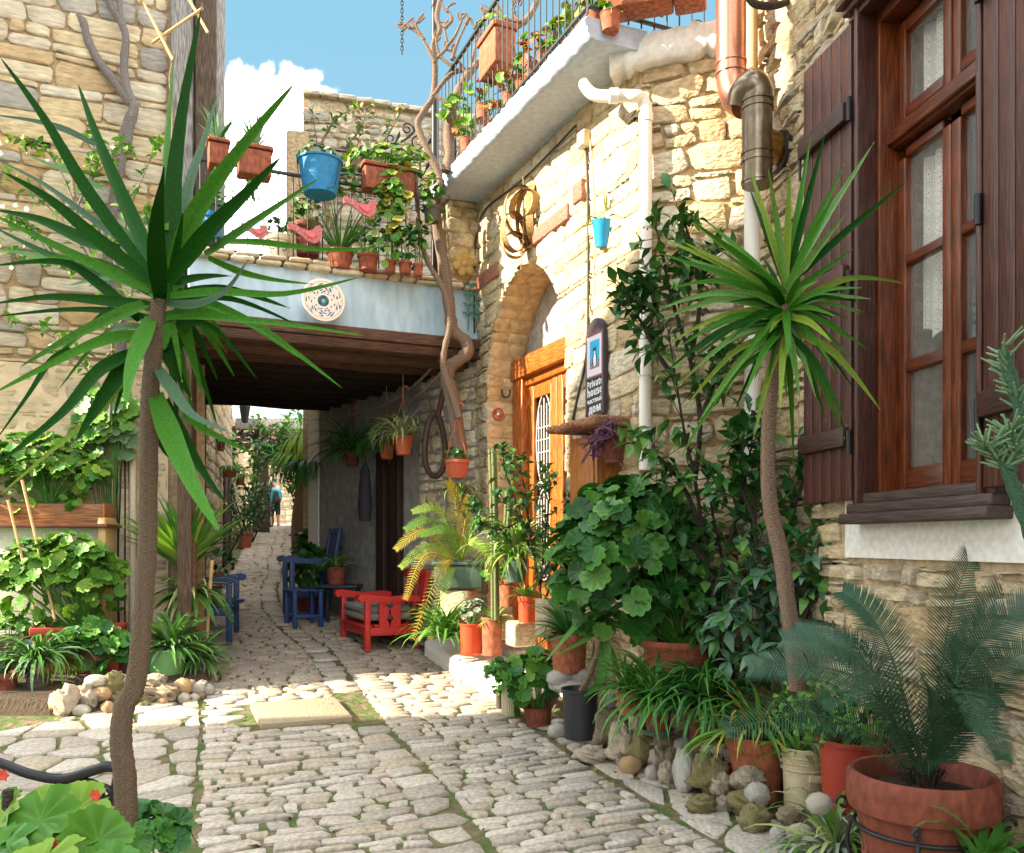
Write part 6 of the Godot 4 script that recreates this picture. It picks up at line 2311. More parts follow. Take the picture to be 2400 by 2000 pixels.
	var cb := thing("wall_cable", "black cable hanging down the sunlit wall from the junction box past the sign", "cable", eb.position)
	var wire := func(a): 
		var q := []
		for p in a:
			q.append(wp(PA, cut_at(PA, p[0]), EYE + (HY - p[1]) / F * -wp(PA, cut_at(PA, p[0]), 0).z, 0.035) - cb.position)
		return q
	ptube(cb, "cable", spline(wire.call([[589, 140], [591, 170], [592, 220], [592, 290], [591, 345], [588, 370], [581, 400], [575, 428]]), 5), 0.011, mat(Color8(66, 58, 40), 0.6), 6)
	ptube(cb, "thin_cable", spline(wire.call([[594, 142], [597, 190], [598, 250], [597, 300]]), 4), 0.006, M.creampipe, 5)
	ptube(cb, "tail", spline(wire.call([[575, 428], [574, 462], [575, 466], [583, 455]]), 4), 0.01, M.plastic_terra, 5)
	var cb2 := thing("corner_cable", "thin black cable following the corner beside the yellow stone flower", "cable", wp(PA, 8.2, 4.5, 0.03))
	ptube(cb2, "cable", spline([wp(PA, 6.0, 4.75, 0.04) - cb2.position, wp(PA, 7.0, 4.72, 0.04) - cb2.position, wp(PA, 7.9, 4.78, 0.04) - cb2.position, wp(PA, 8.18, 4.6, 0.04) - cb2.position, wp(PA, 8.22, 4.2, 0.05) - cb2.position, wp(PA, 8.22, 3.6, 0.05) - cb2.position], 5), 0.009, M.cable, 5)
	# white drainpipe with its elbow
	var dp := thing("white_drainpipe", "white plastic drainpipe bending out from under the balcony and down the corner", "drainpipe", st(5.16, 3.0))
	var D := 5.86
	ptube(dp, "pipe", spline([at(584, 84, 6.1) - dp.position, at(590, 92, 6.02) - dp.position, at(600, 96, 5.98) - dp.position, at(632, 96, 5.84) - dp.position, at(642, 99, D) - dp.position, at(646, 110, D) - dp.position], 6), 0.042, M.whitepipe, 12)
	ptube(dp, "pipe", [at(646, 104, D) - dp.position, at(645, 470, D) - dp.position], 0.043, M.whitepipe, 12)
	for q in [[614, 96, 1], [646, 118, 0], [646, 300, 0], [645, 372, 0]]:
		var c := at(q[0], q[1], D) - dp.position
		var e := Vector3(0.03, 0, 0) if q[2] else Vector3(0, 0.03, 0)
		ptube(dp, "collar", [c - e, c + e], 0.05, M.whitepipe, 12)
	var d2 := thing("second_white_pipe", "white waste pipe coming down behind the slim yucca", "pipe", at(752, 620, 5.35))
	ptube(d2, "pipe", [at(752, 620, 5.35) - d2.position, at(752, 188, 5.35) - d2.position], 0.05, M.whitepipe, 12)
	# stove pipe: copper flue, steel elbow and tee
	var fl := thing("stove_pipe", "copper coloured flue joining a heat-stained steel tee that enters the wall", "flue", at(742, 115, 5.25))
	var o := fl.position
	ptube(fl, "copper_flue", spline([at(731, -120, 5.3) - o, at(731, 20, 5.3) - o, at(731, 62, 5.3) - o, at(732, 84, 5.3) - o, at(737, 98, 5.27) - o, at(745, 103, 5.2) - o], 6), 0.092, M.copper, 18)
	for y in [62, 72]:
		ptube(fl, "clamp", [at(731, y, 5.3) - o, at(731, y + 3, 5.3) - o], 0.098, M.copper, 18)
	ptube(fl, "elbow", spline([at(742, 104, 5.2) - o, at(745, 92, 5.16) - o, at(752, 86, 5.12) - o, at(757, 92, 5.12) - o, at(758, 102, 5.12) - o], 6), 0.094, M.steel, 18)
	ptube(fl, "tee", [at(757, 98, 5.12) - o, at(757, 186, 5.12) - o], 0.09, M.steel, 18)
	for y in [100, 107, 152, 160, 180]:
		ptube(fl, "ring", [at(757, y, 5.12) - o, at(757, y + 3, 5.12) - o], 0.096, M.steel, 18)
	var wl := wp(PW, cut_at(PW, 786), EYE + (HY - 138) / F * 5.05, 0.0)
	ptube(fl, "branch", [at(757, 138, 5.12) - o, wl - o], 0.082, M.brass, 18)
	ptube(fl, "wall_flange", [wl - o + PW.n * 0.02, wl - o + PW.n * 0.05], 0.125, M.darkbark, 18)
	var bp := thing("brown_downpipe", "flat tan downpipe running up behind the copper flue", "downpipe", at(751, 66, 5.5))
	ptube(bp, "pipe", [at(751, 70, 5.5) - bp.position, at(751, -120, 5.5) - bp.position], 0.045, mat(Color8(222, 178, 130), 0.5), 4)
	var ir := thing("iron_bracket", "curved dark iron bracket on the wall above the stove pipe", "bracket", at(768, 4, 5.0))
	ptube(ir, "ring", spline([at(744, -14, 5.0) - ir.position, at(752, 2, 5.0) - ir.position, at(768, 6, 5.0) - ir.position, at(786, 2, 5.15) - ir.position, at(792, -12, 5.2) - ir.position], 5), 0.022, M.darkbark, 8)
	# split-wood hoops hung over the arch
	var ho := thing("hanging_wooden_hoops", "bundle of bent split-wood hoops hung on the wall above the arch", "wooden hoops", wp(PA, cut_at(PA, 525), 4.55, 0.08))
	for q in [[522, 212, 15, 26, 0.3], [529, 218, 11, 30, -0.5], [514, 232, 12, 20, 0.7], [534, 214, 9, 30, 1.1], [515, 245, 10, 13, 0.2], [524, 205, 16, 15, -0.9]]:
		var c := at(q[0], q[1], 7.55)
		var kk := 7.55 / F
		var hb := MB.new()
		var n := 26
		var tw := Basis(Vector3.UP, q[4]) 
		for i in n + 1:
			var a := TAU * i / n
			var e := tw * Vector3(cos(a) * q[2] * kk * 1.25, sin(a) * q[3] * kk, 0)
			var nn := tw * Vector3(cos(a), sin(a), 0)
			var z := tw * Vector3(0, 0, 0.035)
			hb.add(e - z, nn)
			hb.add(e + z, nn)
			hb.add(e * 0.96 - z, -nn)
			hb.add(e * 0.96 + z, -nn)
		for i in n:
			var a := i * 4
			for s in [[0, 1, 5, 4], [2, 3, 7, 6], [1, 3, 7, 5], [0, 2, 6, 4]]:
				hb.t(a + s[0], a + s[1], a + s[2])
				hb.t(a + s[0], a + s[2], a + s[3])
		put(ho, "hoop", hb.mesh(), M.straw, Transform3D(Basis(), c - ho.position))
	ptube(ho, "cord", [at(523, 176, 7.6) - ho.position, at(524, 190, 7.55) - ho.position, at(523, 240, 7.5) - ho.position, at(521, 270, 7.5) - ho.position], 0.006, M.straw)
	# yellow stone flower
	var fw := thing("stone_flower", "yellow stone flower with six petals fixed to the pier beside the vine", "ornament", at(464, 264, 8.62))
	for i in 6:
		var a := TAU * i / 6 + 0.3
		put(fw, "petal", rock_mesh(2 + i * 2), mat(Color8(226, 188, 108), 0.9, T_mottle, Vector3(6, 6, 6)), Transform3D(Basis(PB.u, Vector3.UP, PB.n) * Basis(Vector3(0, 0, 1), a) * Basis().scaled(Vector3(0.055, 0.045, 0.03)), (PB.u * cos(a) + Vector3.UP * sin(a)) * 0.075))
	put(fw, "heart", rock_mesh(4), mat(Color8(206, 150, 120), 0.9), Transform3D(Basis().scaled(Vector3(0.035, 0.035, 0.03)), PB.n * 0.02))
	# horseshoe and red charm on the reveal
	var hs := thing("horseshoe", "small iron horseshoe nailed to the reveal of the arch", "horseshoe", at(506, 392, 8.6))
	var hp := []
	for i in 13:
		var a := PI * 0.85 + PI * 1.3 * i / 12.0
		hp.append(Vector3(cos(a) * 0.042, sin(a) * 0.055, 0))
	ptube(hs, "shoe", hp, 0.011, mat(Color8(70, 52, 44), 0.7))
	var rc := thing("red_wall_charm", "round red and white wall charm below the horseshoe", "ornament", at(498, 414, 8.6))
	var rb := MB.new()
	var rp := []
	for i in 17:
		rp.append(Vector3(cos(TAU * i / 16) * 0.05, sin(TAU * i / 16) * 0.055, 0))
	rb.tube(rp, 0.01, 5, false)
	put(rc, "ring", rb.mesh(), mat(Color8(190, 60, 50), 0.6))
	for i in 3:
		pbox(rc, "bead", Vector3(-0.02 + i * 0.02, 0.02 - i * 0.02, 0.005), Vector3(0.028, 0.03, 0.014), M.redpaint if i != 1 else M.white, 0.008)
	# blue painted wall pot
	var bw := thing("blue_wall_pot", "bright blue tapered pot with a yellowing spider plant hung on the sunlit wall", "potted plant", at(607, 248, 6.42))
	var X2 := Basis(-PA.u, Vector3.UP, PA.n)
	var pb := MB.new()
	pb.lathe([Vector2(0, 0), Vector2(0.055, 0), Vector2(0.088, 0.17), Vector2(0.094, 0.19), Vector2(0.08, 0.19), Vector2(0.075, 0.16)], 8)
	put(bw, "pot", pb.mesh(), mat(Color8(26, 150, 206), 0.45, T_grain, Vector3(5, 5, 5)), Transform3D(X2 * Basis(Vector3(0, 0, 1), -0.12), PA.n * 0.04))
	tuft(bw, Vector3(0, 0.18, 0), 38, 0.12, 0.32, 0.05, 0.3, 1.5, 2.0, [M.g_yel, M.g_stripe, M.g_stripe])
	# painted plate on the blue front
	var pt := thing("painted_plate", "white ceramic plate with blue floral painting on the pale blue front", "plate", at(323, 301, 8.02))
	var PBx := Transform3D(Basis(PB.u, Vector3.UP, PB.n) * Basis(Vector3.RIGHT, PI / 2), Vector3.ZERO)
	var rr := 21.0 * 8.02 / F
	var pim := Image.create_empty(256, 256, false, Image.FORMAT_RGBA8)
	for y in 256:
		for x in 256:
			var q := Vector2(x - 128, y - 128) / 128.0
			var r := q.length()
			var a := q.angle()
			var c := Color8(232, 220, 206)
			var fn := sin(a * 9 + sin(r * 22) * 1.6) * sin(r * 26 + cos(a * 7) * 1.2)
			if r < 0.84 and r > 0.36 and fn > 0.32:
				c = [Color8(52, 76, 142), Color8(120, 132, 186), Color8(46, 66, 92), Color8(96, 140, 190)][int(fposmod(a * 5 + r * 9, 4.0))]
			if r < 0.27:
				c = Color8(30, 96, 110) if sin(q.x * 16 + q.y * 9) > -0.2 else Color8(26, 44, 82)
			if r < 0.10:
				c = Color8(96, 170, 160)
			if absf(r - 0.88) < 0.02:
				c = Color8(196, 176, 150)
			pim.set_pixel(x, y, c)
	var plm := StandardMaterial3D.new()
	plm.albedo_texture = ImageTexture.create_from_image(pim)
	plm.roughness = 0.2
	var plb := MB.new()
	var prf := [[0.0, 0.01], [0.62, 0.012], [0.72, 0.03], [1.0, 0.045], [1.02, 0.035], [0.7, 0.0]]
	for j in prf.size():
		for i in 41:
			var a := TAU * i / 40
			plb.q = Vector2(0.5 + cos(a) * prf[j][0] * 0.5, 0.5 - sin(a) * prf[j][0] * 0.5)
			plb.add(Vector3(cos(a) * prf[j][0] * rr, prf[j][1], -sin(a) * prf[j][0] * rr), Vector3.UP if j < 4 else Vector3(cos(a), -0.5, -sin(a)))
	for j in prf.size() - 1:
		for i in 40:
			var a := j * 41 + i
			plb.t(a, a + 1, a + 42)
			plb.t(a, a + 42, a + 41)
	put(pt, "dish", plb.mesh(), plm, PBx)
	# painted sprigs on the blue corner
	var sp := thing("painted_sprig", "thin green leafy sprig painted on the blue plaster by the vine", "wall painting", at(480, 322, 8.6))
	var sb := MB.new()
	for q in [[468, 330, 470, 283], [476, 328, 484, 298]]:
		var p0 := at(q[0], q[1], 8.72) - sp.position
		var p1 := at(q[2], q[3], 8.72) - sp.position
		sb.tube([p0, p1], 0.005, 4)
		for i in 4:
			var c := p0.lerp(p1, 0.3 + i * 0.2)
			for sg in [-1, 1]:
				sb.blade([c, c + Vector3(sg * 0.035, 0.03, 0.004), c + Vector3(sg * 0.07, 0.045, 0)], 0.04, PB.n, 0.05)
	put(sp, "sprig", sb.mesh(), mat(Color8(70, 120, 100), 0.9))
	# chain and the wire it hangs from
	var cw := thing("hanging_chain", "thin dark chain hanging down against the blue sky", "chain", at(402, 52, 8.4))
	var cbm := MB.new()
	var y := 0.0
	var i2 := 0
	while y < 1.5:
		var lk := []
		for i in 9:
			lk.append(Vector3(cos(TAU * i / 8) * 0.014 * (1 if i2 % 2 else 0), y + sin(TAU * i / 8) * 0.024, cos(TAU * i / 8) * 0.014 * (0 if i2 % 2 else 1)))
		cbm.tube(lk, 0.005, 4, false)
		y += 0.037
		i2 += 1
	put(cw, "links", cbm.mesh(), M.iron)
	ptube(cw, "wire", [wp(PL, 0.2, 6.46 + 0.9, 0.2) - cw.position, Vector3(0, 1.5, 0), wp(PB, 2.76, 7.4, -0.1) - cw.position], 0.006, M.iron)
	# climbing vine on the post
	R.seed = 1150
	var vn := thing("bare_vine", "gnarled leafless vine climbing the pier, the iron post and the balcony railing", "vine", at(460, 480, 8.6))
	var vo := vn.position
	var V := func(a, d):
		var q := []
		for p in a:
			q.append(at(p[0], p[1], d + (p[2] if p.size() > 2 else 0.0)) - vo)
		return spline(q, 5)
	var stem := func(a, d, r0, r1, m = M.vine):
		var p: Array = V.call(a, d)
		var rs := []
		for i in p.size():
			rs.append(lerpf(r0, r1, float(i) / p.size()) * rf(0.88, 1.12))
		ptube(vn, "stem", p, rs, m, 8)
	stem.call([[461, 470], [459, 440], [451, 394], [447, 379], [451, 366], [462, 358], [468, 350], [464, 340], [453, 330], [449, 305], [446, 280], [441, 250], [436, 215], [436, 200]], 8.5, 0.07, 0.055)
	stem.call([[459, 418], [452, 394], [444, 370], [444, 352], [450, 325], [447, 300], [440, 283], [428, 262], [420, 235], [417, 200], [415, 170]], 8.35, 0.035, 0.022)
	stem.call([[437, 200], [440, 178], [430, 155], [420, 133], [418, 122], [426, 108], [433, 96], [435, 68], [433, 45], [440, 30], [437, 15], [443, -10]], 8.4, 0.038, 0.024)
	stem.call([[447, 172], [450, 154], [449, 130], [452, 111], [458, 92], [468, 75], [483, 58], [502, 44], [510, 30], [524, 22], [534, 8], [542, -14]], 8.2, 0.055, 0.026)
	stem.call([[433, 96], [445, 80], [455, 72], [466, 70]], 8.3, 0.02, 0.026)
	stem.call([[524, 22], [505, 18], [497, 5], [488, -12]], 7.6, 0.022, 0.015)
	for q in [[435, 62, 422, 38, 410, 28], [437, 58, 447, 46, 444, 28], [452, 60, 457, 44, 466, 24], [468, 76, 458, 60, 450, 50], [470, 70, 474, 52, 478, 36], [452, 66, 440, 56, 436, 40], [447, 46, 455, 36, 462, 20], [505, 18, 492, 10, 484, 12], [410, 28, 406, 24, 402, 29], [424, 40, 416, 26, 418, 22], [445, 28, 452, 20, 449, 12], [466, 24, 470, 18, 474, 27], [436, 96, 448, 104, 456, 108], [520, 22, 512, 10, 515, 2]]:
		stem.call([[q[0], q[1]], [q[2], q[3]], [q[4], q[5]]], 8.2, 0.02, 0.008, M.bark2)
		for z in 3:
			var c := Vector2(q[4], q[5]) + Vector2(rf(-2, 2), rf(-1, 2))
			stem.call([[c.x, c.y], [c.x + rf(-5, 5), c.y - rf(2, 6)], [c.x + rf(-8, 8), c.y - rf(5, 11)]], 8.2, 0.012, 0.007, M.bark2)
	# vines and bamboo on the old house
	var gv := thing("grey_wall_vine", "two grey leafless vine stems twisting up the old sandstone wall", "vine", at(125, 140, 8.0))
	var GS := func(a, r0, r1):
		var p: Array = spline(pts(a, 8.3, gv.position), 5)
		var rs := []
		for i in p.size():
			rs.append(lerpf(r0, r1, float(i) / p.size()) * rf(0.9, 1.1))
		ptube(gv, "stem", p, rs, M.greyvine, 8)
	GS.call([[50, -12], [58, 4], [70, 15], [82, 20], [88, 40], [98, 60], [115, 82], [128, 100], [134, 108], [128, 122], [123, 140]], 0.03, 0.05)
	GS.call([[104, -12], [112, 8], [120, 20], [126, 38], [124, 62], [126, 86], [134, 108], [130, 125], [126, 145]], 0.03, 0.05)
	GS.call([[124, 138], [118, 180], [112, 220], [108, 260], [118, 300], [122, 340], [115, 380], [108, 420]], 0.045, 0.05)
	GS.call([[118, -12], [120, 10], [124, 30]], 0.025, 0.03)
	var bt := thing("bamboo_trellis", "crossed bamboo canes tied together beside the timber post", "trellis", at(160, 60, 8.4))
	for q in [[139, -6, 173, 60], [152, 43, 203, 8], [185, -8, 208, 33], [140, 2, 150, -8]]:
		ptube(bt, "cane", [at(q[0], q[1], 8.3) - bt.position, at(q[2], q[3], 8.25) - bt.position], 0.014, M.bamboo, 8)
	ptube(bt, "dry_stem", spline([at(160, 42, 8.3) - bt.position, at(172, 60, 8.3) - bt.position, at(170, 80, 8.3) - bt.position, at(173, 110, 8.3) - bt.position, at(172, 160, 8.3) - bt.position], 4), 0.014, M.vine)
	var lp := thing("rough_timber_prop", "rough reddish timber prop holding up the left end of the bridge", "post", onground(at(188, HY, 8.0)))
	ptube(lp, "log", spline([Vector3(0, -0.1, 0), Vector3(0.02, 1.0, 0), Vector3(-0.02, 2.0, 0), Vector3(-0.05, 2.8, 0), Vector3(-0.08, 3.3, 0)], 5), 0.062, mat(Color8(168, 132, 108), 0.95, T_wood, Vector3(9, 3, 9), T_bump, 2.0), 10)

func hung(label: String, px: float, y0: float, y1: float, wd: float, d: float, hook_y: float, m: Material, sides := 22, group := "") -> Node3D:
	var k := d / F
	var th := thing("hanging_pot", label, "hanging plant", at(px, y1, d), group)
	var h := (y1 - y0) * k
	var r := wd * k / 2
	var b := MB.new()
	b.lathe([Vector2(0, 0), Vector2(r * 0.72, 0), Vector2(r * 0.74, h * 0.08), Vector2(r * 0.93, h * 0.8), Vector2(r * 1.04, h * 0.82), Vector2(r * 1.05, h), Vector2(r * 0.95, h), Vector2(r * 0.9, h * 0.8)], sides)
	put(th, "pot", b.mesh(), m, Transform3D(Basis(Vector3.UP, PI / 4 + 0.3), Vector3.ZERO))
	if sides > 8:
		var rib := MB.new()
		for i in 26:
			var a := TAU * i / 26
			rib.tube([Vector3(cos(a) * r * 0.75, h * 0.1, sin(a) * r * 0.75), Vector3(cos(a) * r * 0.92, h * 0.78, sin(a) * r * 0.92)], 0.006, 4, false)
		put(th, "ribs", rib.mesh(), m)
	var s := MB.new()
	s.lathe([Vector2(r * 0.9, h * 0.9), Vector2(0, h * 0.92)], 12)
	put(th, "soil", s.mesh(), M.soil)
	if hook_y > 0:
		var t := Vector3(0, (y1 - hook_y) * k, 0)
		for i in 3:
			var a := TAU * i / 3 + 0.5
			ptube(th, "strap", [Vector3(cos(a) * r, h, sin(a) * r), t], 0.004, m, 4)
		var hk := [t - Vector3(0, 0.02, 0), t + Vector3(0, 0.05, 0)]
		for i in 8:
			var a := PI + i * 0.5
			hk.append(t + Vector3(0.03 + 0.03 * cos(a), 0.1 - 0.03 * sin(a), 0))
		ptube(th, "hook", hk, 0.009, m, 6)
	th.set_meta("top", h)
	return th

func hanging_things() -> void:
	R.seed = 1200
	var a := hung("square orange hanging pot with a full striped spider plant under the bridge", 403, 436, 455, 24, 9.3, 398, M.plastic_terra, 4)
	tuft(a, top(a), 120, 0.25, 0.56, 0.045, 0.4, 1.4, 2.3, [M.g_stripe, M.g_stripe, M.g_grey])
	ptube(a, "cord", [Vector3(0, (455 - 390) * 9.3 / F, 0), at(403, 352, 9.3) - a.position], 0.003, M.creampipe, 4)
	var b := hung("round orange hanging pot with dark strappy leaves behind the square one", 387, 443, 459, 15, 10.0, 410, M.plastic_terra)
	tuft(b, top(b), 110, 0.25, 0.66, 0.05, 0.3, 1.4, 2.4, [M.g_lir, M.g_dark])
	ptube(b, "cord", [Vector3(0, (459 - 400) * 10.0 / F, 0), at(386, 372, 10.0) - b.position], 0.003, M.creampipe, 4)
	var c := hung("dim terracotta hanging pot deepest in the shade of the passage", 352, 452, 466, 15, 11.0, 410, M.terra3)
	tuft(c, top(c), 130, 0.3, 0.8, 0.05, 0.2, 1.3, 2.2, [M.g_dark, M.g_lir])
	ptube(c, "cord", [Vector3(0, (466 - 400) * 11.0 / F, 0), at(352, 385, 11.0) - c.position], 0.003, M.creampipe, 4)
	var e := hung("ribbed round orange pot hanging from the foot of the bare vine", 457, 460, 478, 24, 8.35, 416, M.plastic_terra)
	bush(e, top(e) + Vector3(0, 0.07, 0), Vector3(0.1, 0.08, 0.1), 22, 0.03, [M.g_dark, M.g_mid], top(e))
	tuft(e, top(e), 8, 0.1, 0.22, 0.14, 0.3, 1.0, 1.8, [M.g_lir])
	var f := hung("brown wall pot with a drooping spider plant below the ribbed orange pot", 464, 496, 514, 12, 8.5, 0, M.terra3)
	tuft(f, top(f) + Vector3(-0.05, 0, 0.02), 55, 0.2, 0.42, 0.05, 0.5, 1.4, 2.6, [M.g_lir2, M.g_stripe, M.g_lir])
	# horse collar on the passage wall
	var h := thing("horse_collar", "old dark leather horse collar hanging on the passage wall behind the pots", "horse collar", at(435, 445, 8.95))
	var p := []
	for i in 25:
		var t := TAU * i / 24
		p.append(Vector3(cos(t) * 0.115 * (1.0 - 0.25 * sin(t)), sin(t) * 0.33, 0))
	var hb := MB.new()
	hb.tube(p, 0.032, 8, false)
	put(h, "collar", hb.mesh(), mat(Color8(58, 38, 30), 0.6), Transform3D(Basis(Vector3.UP, 0.5), Vector3.ZERO))
	ptube(h, "strap", [Vector3(0.03, 0.3, 0), Vector3(0.1, 0.6, 0.02)], 0.03, mat(Color8(74, 46, 36), 0.7), 4)
	var ro := thing("sagging_ropes", "two sagging grey ropes strung along the upper passage wall", "ropes", at(420, 390, 9.2))
	for q in [[[440, 358], [415, 385], [385, 405], [350, 415]], [[442, 372], [425, 390], [412, 400], [405, 412]]]:
		var r := []
		for z in q:
			r.append(at(z[0], z[1], 8.8 + (440 - z[0]) * 0.018) - ro.position)
		ptube(ro, "rope", spline(r, 5), 0.016, M.greyvine)
	for q in [[365, 492, 0.35, "long dark canvas bag hanging below the dim pot on the passage wall"], [405, 493, 0.2, "small dark leather strap hanging by the passage door"]]:
		var bg := thing("hanging_bag", q[3], "bag", at(q[0], q[1], 10.2))
		var bb := MB.new()
		bb.lathe([Vector2(0, -q[2]), Vector2(0.07, -q[2]), Vector2(0.09, -q[2] * 0.5), Vector2(0.06, q[2] * 0.7), Vector2(0.02, q[2]), Vector2(0, q[2])], 12, Vector3.ZERO, 1.0, 0.5)
		put(bg, "bag", bb.mesh(), mat(Color8(44, 40, 50), 0.8))
	# table with a pot in the corner of the passage
	var tb := thing("dark_side_table", "small black round table by the passage door", "table", onground(st(10.7, 2.3)))
	pbox(tb, "top", Vector3(0, 0.5, 0), Vector3(0.5, 0.04, 0.42), M.black, 0.01)
	for k in 4:
		pbox(tb, "leg", Vector3(0.2 * (1 if k % 2 else -1), 0.24, 0.16 * (1 if k / 2 else -1)), Vector3(0.04, 0.48, 0.04), M.black)
	var g := thing("table_pot", "orange pot with a spider plant standing on the black table", "potted plant", tb.position + Vector3(-0.05, 0.52, 0.02))
	pot(g, 0.13, 0.1, 0.22, M.terra3, "lip")
	tuft(g, Vector3(0, 0.2, 0), 70, 0.2, 0.42, 0.05, 0.4, 1.4, 2.2, [M.g_lir, M.g_dark, M.g_stripe])

func pts(a: Array, d: float, o: Vector3) -> Array:
	var q := []
	for z in a:
		q.append(at(z[0], z[1], d + (z[2] if z.size() > 2 else 0.0)) - o)
	return q

func right_plants() -> void:
	R.seed = 1300
	# pots at the end of the border
	var t := potted("potted_geranium", "leafy green geranium in a brown pot on a blue saucer at the lane edge", 538, 706, 730, 30, 6.5, M.terra3, "lip", 0.78)
	saucer(t, 0.125, M.saucer)
	bush(t, top(t) + Vector3(-0.02, 0.2, 0), Vector3(0.29, 0.26, 0.24), 110, 0.062, [M.g_mid, M.g_dark, M.g_mid, M.g_bright], top(t))
	t = potted("ribbed_white_pot", "fluted cream pot on a blue saucer left of the lane edge geranium", 510, 686, 720, 17, 6.75, M.cream, "lip", 0.9)
	saucer(t, 0.11, M.saucer)
	var rb := MB.new()
	for i in 22:
		var a := TAU * i / 22
		rb.tube([Vector3(cos(a) * 0.062, 0.01, sin(a) * 0.062), Vector3(cos(a) * 0.065, 0.25, sin(a) * 0.065)], 0.005, 4, false)
	put(t, "flutes", rb.mesh(), M.cream)
	bush(t, top(t) + Vector3(-0.04, 0.12, 0), Vector3(0.16, 0.14, 0.14), 34, 0.05, [M.g_mid, M.g_dark], top(t))
	t = potted("grey_pot", "slim grey pot on a blue saucer beside the white step", 500, 690, 715, 9, 6.95, M.greypot, "lip", 0.9)
	saucer(t, 0.07, M.saucer)
	bush(t, top(t) + Vector3(0, 0.1, 0), Vector3(0.1, 0.12, 0.1), 18, 0.045, [M.g_mid, M.g_bright], top(t))
	t = potted("black_nursery_pot", "black plastic pot holding a dracaena with long striped leaves", 580, 688, 738, 38, 5.75, M.black, "lip", 0.8)
	var o := t.position
	ptube(t, "stem", spline([top(t), at(592, 668, 5.7) - o, at(604, 632, 5.65) - o, at(604, 600, 5.65) - o], 4), 0.022, M.bark2, 8)
	for q in [[604, 612, 580, 622, 545, 662, 12], [604, 615, 588, 600, 560, 608, 9], [602, 625, 585, 640, 556, 655, 9], [604, 640, 600, 680, 583, 697, 13], [604, 608, 612, 560, 618, 520, 10], [604, 606, 598, 560, 590, 505, 11], [606, 606, 618, 570, 626, 505, 12], [604, 630, 609, 670, 605, 706, 11], [606, 620, 630, 632, 655, 660, 10], [606, 612, 640, 600, 672, 622, 9], [604, 618, 575, 632, 550, 640, 8], [604, 640, 615, 660, 622, 692, 9]]:
		sword(t, [[q[0], q[1]], [q[2], q[3]], [q[4], q[5]]], q[6], 5.65, 5.5 + rf(-0.2, 0.2), M.g_lir2 if R.randf() < 0.5 else M.g_lir)
	t = potted("pink_terracotta_pot", "faded pinkish terracotta pot raised on stones behind the dracaena", 569, 633, 672, 40, 6.3, M.terra2, "rim", 0.8)
	tuft(t, top(t), 70, 0.25, 0.55, 0.05, 0.3, 1.4, 1.7, [M.g_lir, M.g_dark])
	for q in [[560, 678, 26, 16], [582, 676, 24, 14], [570, 686, 40, 14]]:
		rock([rock_mesh(1), rock_mesh(2), rock_mesh(3), rock_mesh(4), rock_mesh(5), rock_mesh(6), rock_mesh(7), rock_mesh(8), rock_mesh(9), rock_mesh(10)], q[0], q[1], q[2], q[3], 6.25, "C", ["grey flat stone left under the pinkish pot", "grey flat stone right under the pinkish pot", "broad dark stone carrying the pinkish pot"][[560, 582, 570].find(q[0])], "stones under the pinkish pot")
	t = thing("concrete_cylinder", "short rough concrete drum standing on the step", "concrete drum", at(546, 636, 6.85))
	var cy := MB.new()
	cy.lathe([Vector2(0, 0), Vector2(0.085, 0), Vector2(0.088, 0.29), Vector2(0.08, 0.3), Vector2(0, 0.3)], 20)
	put(t, "drum", cy.mesh(), M.mortar)
	t = potted("large_geranium", "big dark green geranium bush spilling from a wide terracotta pot", 681, 639, 690, 80, 5.5, M.terra, "belly", 0.7)
	bush(t, at(628, 560, 5.5) - t.position, Vector3(0.5, 0.53, 0.42), 330, 0.085, [M.g_dark, M.g_mid, M.g_mid, M.g_fic, M.g_fic2], top(t), true, 0.6)
	bush(t, at(672, 606, 5.45) - t.position, Vector3(0.3, 0.28, 0.25), 90, 0.075, [M.g_dark, M.g_mid, M.g_fic], top(t), true, 0.5)
	bush(t, at(586, 598, 5.6) - t.position, Vector3(0.22, 0.26, 0.22), 70, 0.075, [M.g_dark, M.g_mid], top(t), true, 0.5)
	t = potted("striped_tuft_pot", "brown pot on a green saucer with an arching bright green spider plant", 658, 700, 732, 27, 5.15, M.terra3, "lip", 0.85)
	saucer(t, 0.1, M.darkgreen)
	tuft(t, top(t), 120, 0.26, 0.54, 0.05, 0.25, 1.45, 1.9, [M.g_lir, M.g_lir2, M.g_lir, M.g_dark])
	t = potted("small_tan_pot", "small tan pot half hidden left of the arching spider plant", 629, 689, 714, 26, 5.3, M.terra2, "lip", 0.75)
	tuft(t, top(t), 50, 0.2, 0.45, 0.05, 0.3, 1.4, 1.8, [M.g_lir, M.g_lir2])
	t = potted("dark_tuft_pot", "brown pot under a dense dark green drooping lily tuft", 706, 706, 746, 36, 5.0, M.terra3, "lip", 0.85)
	tuft(t, top(t) + Vector3(0, 0.02, 0), 150, 0.3, 0.58, 0.052, 0.25, 1.45, 2.1, [M.g_dark, M.g_lir, M.g_dark])
	t = potted("terracotta_bowl", "wide orange terracotta bowl with a thick rim behind the pale rocks", 757, 734, 800, 62, 4.75, M.terra2, "rim", 0.7)
	tuft(t, top(t), 90, 0.3, 0.6, 0.045, 0.3, 1.4, 2.0, [M.g_lir2, M.g_bright, M.g_lir, M.g_yel])
	t = potted("cream_bucket", "cream plastic bucket reused as a planter beside the terracotta bowl", 803, 746, 812, 43, 4.5, M.cream, "lip", 0.84)
	for y in [0.30, 0.27, 0.235]:
		var rg := MB.new()
		rg.lathe([Vector2(0.108, -0.006), Vector2(0.116, 0), Vector2(0.108, 0.006)], 26, Vector3(0, y, 0))
		put(t, "band", rg.mesh(), M.cream)
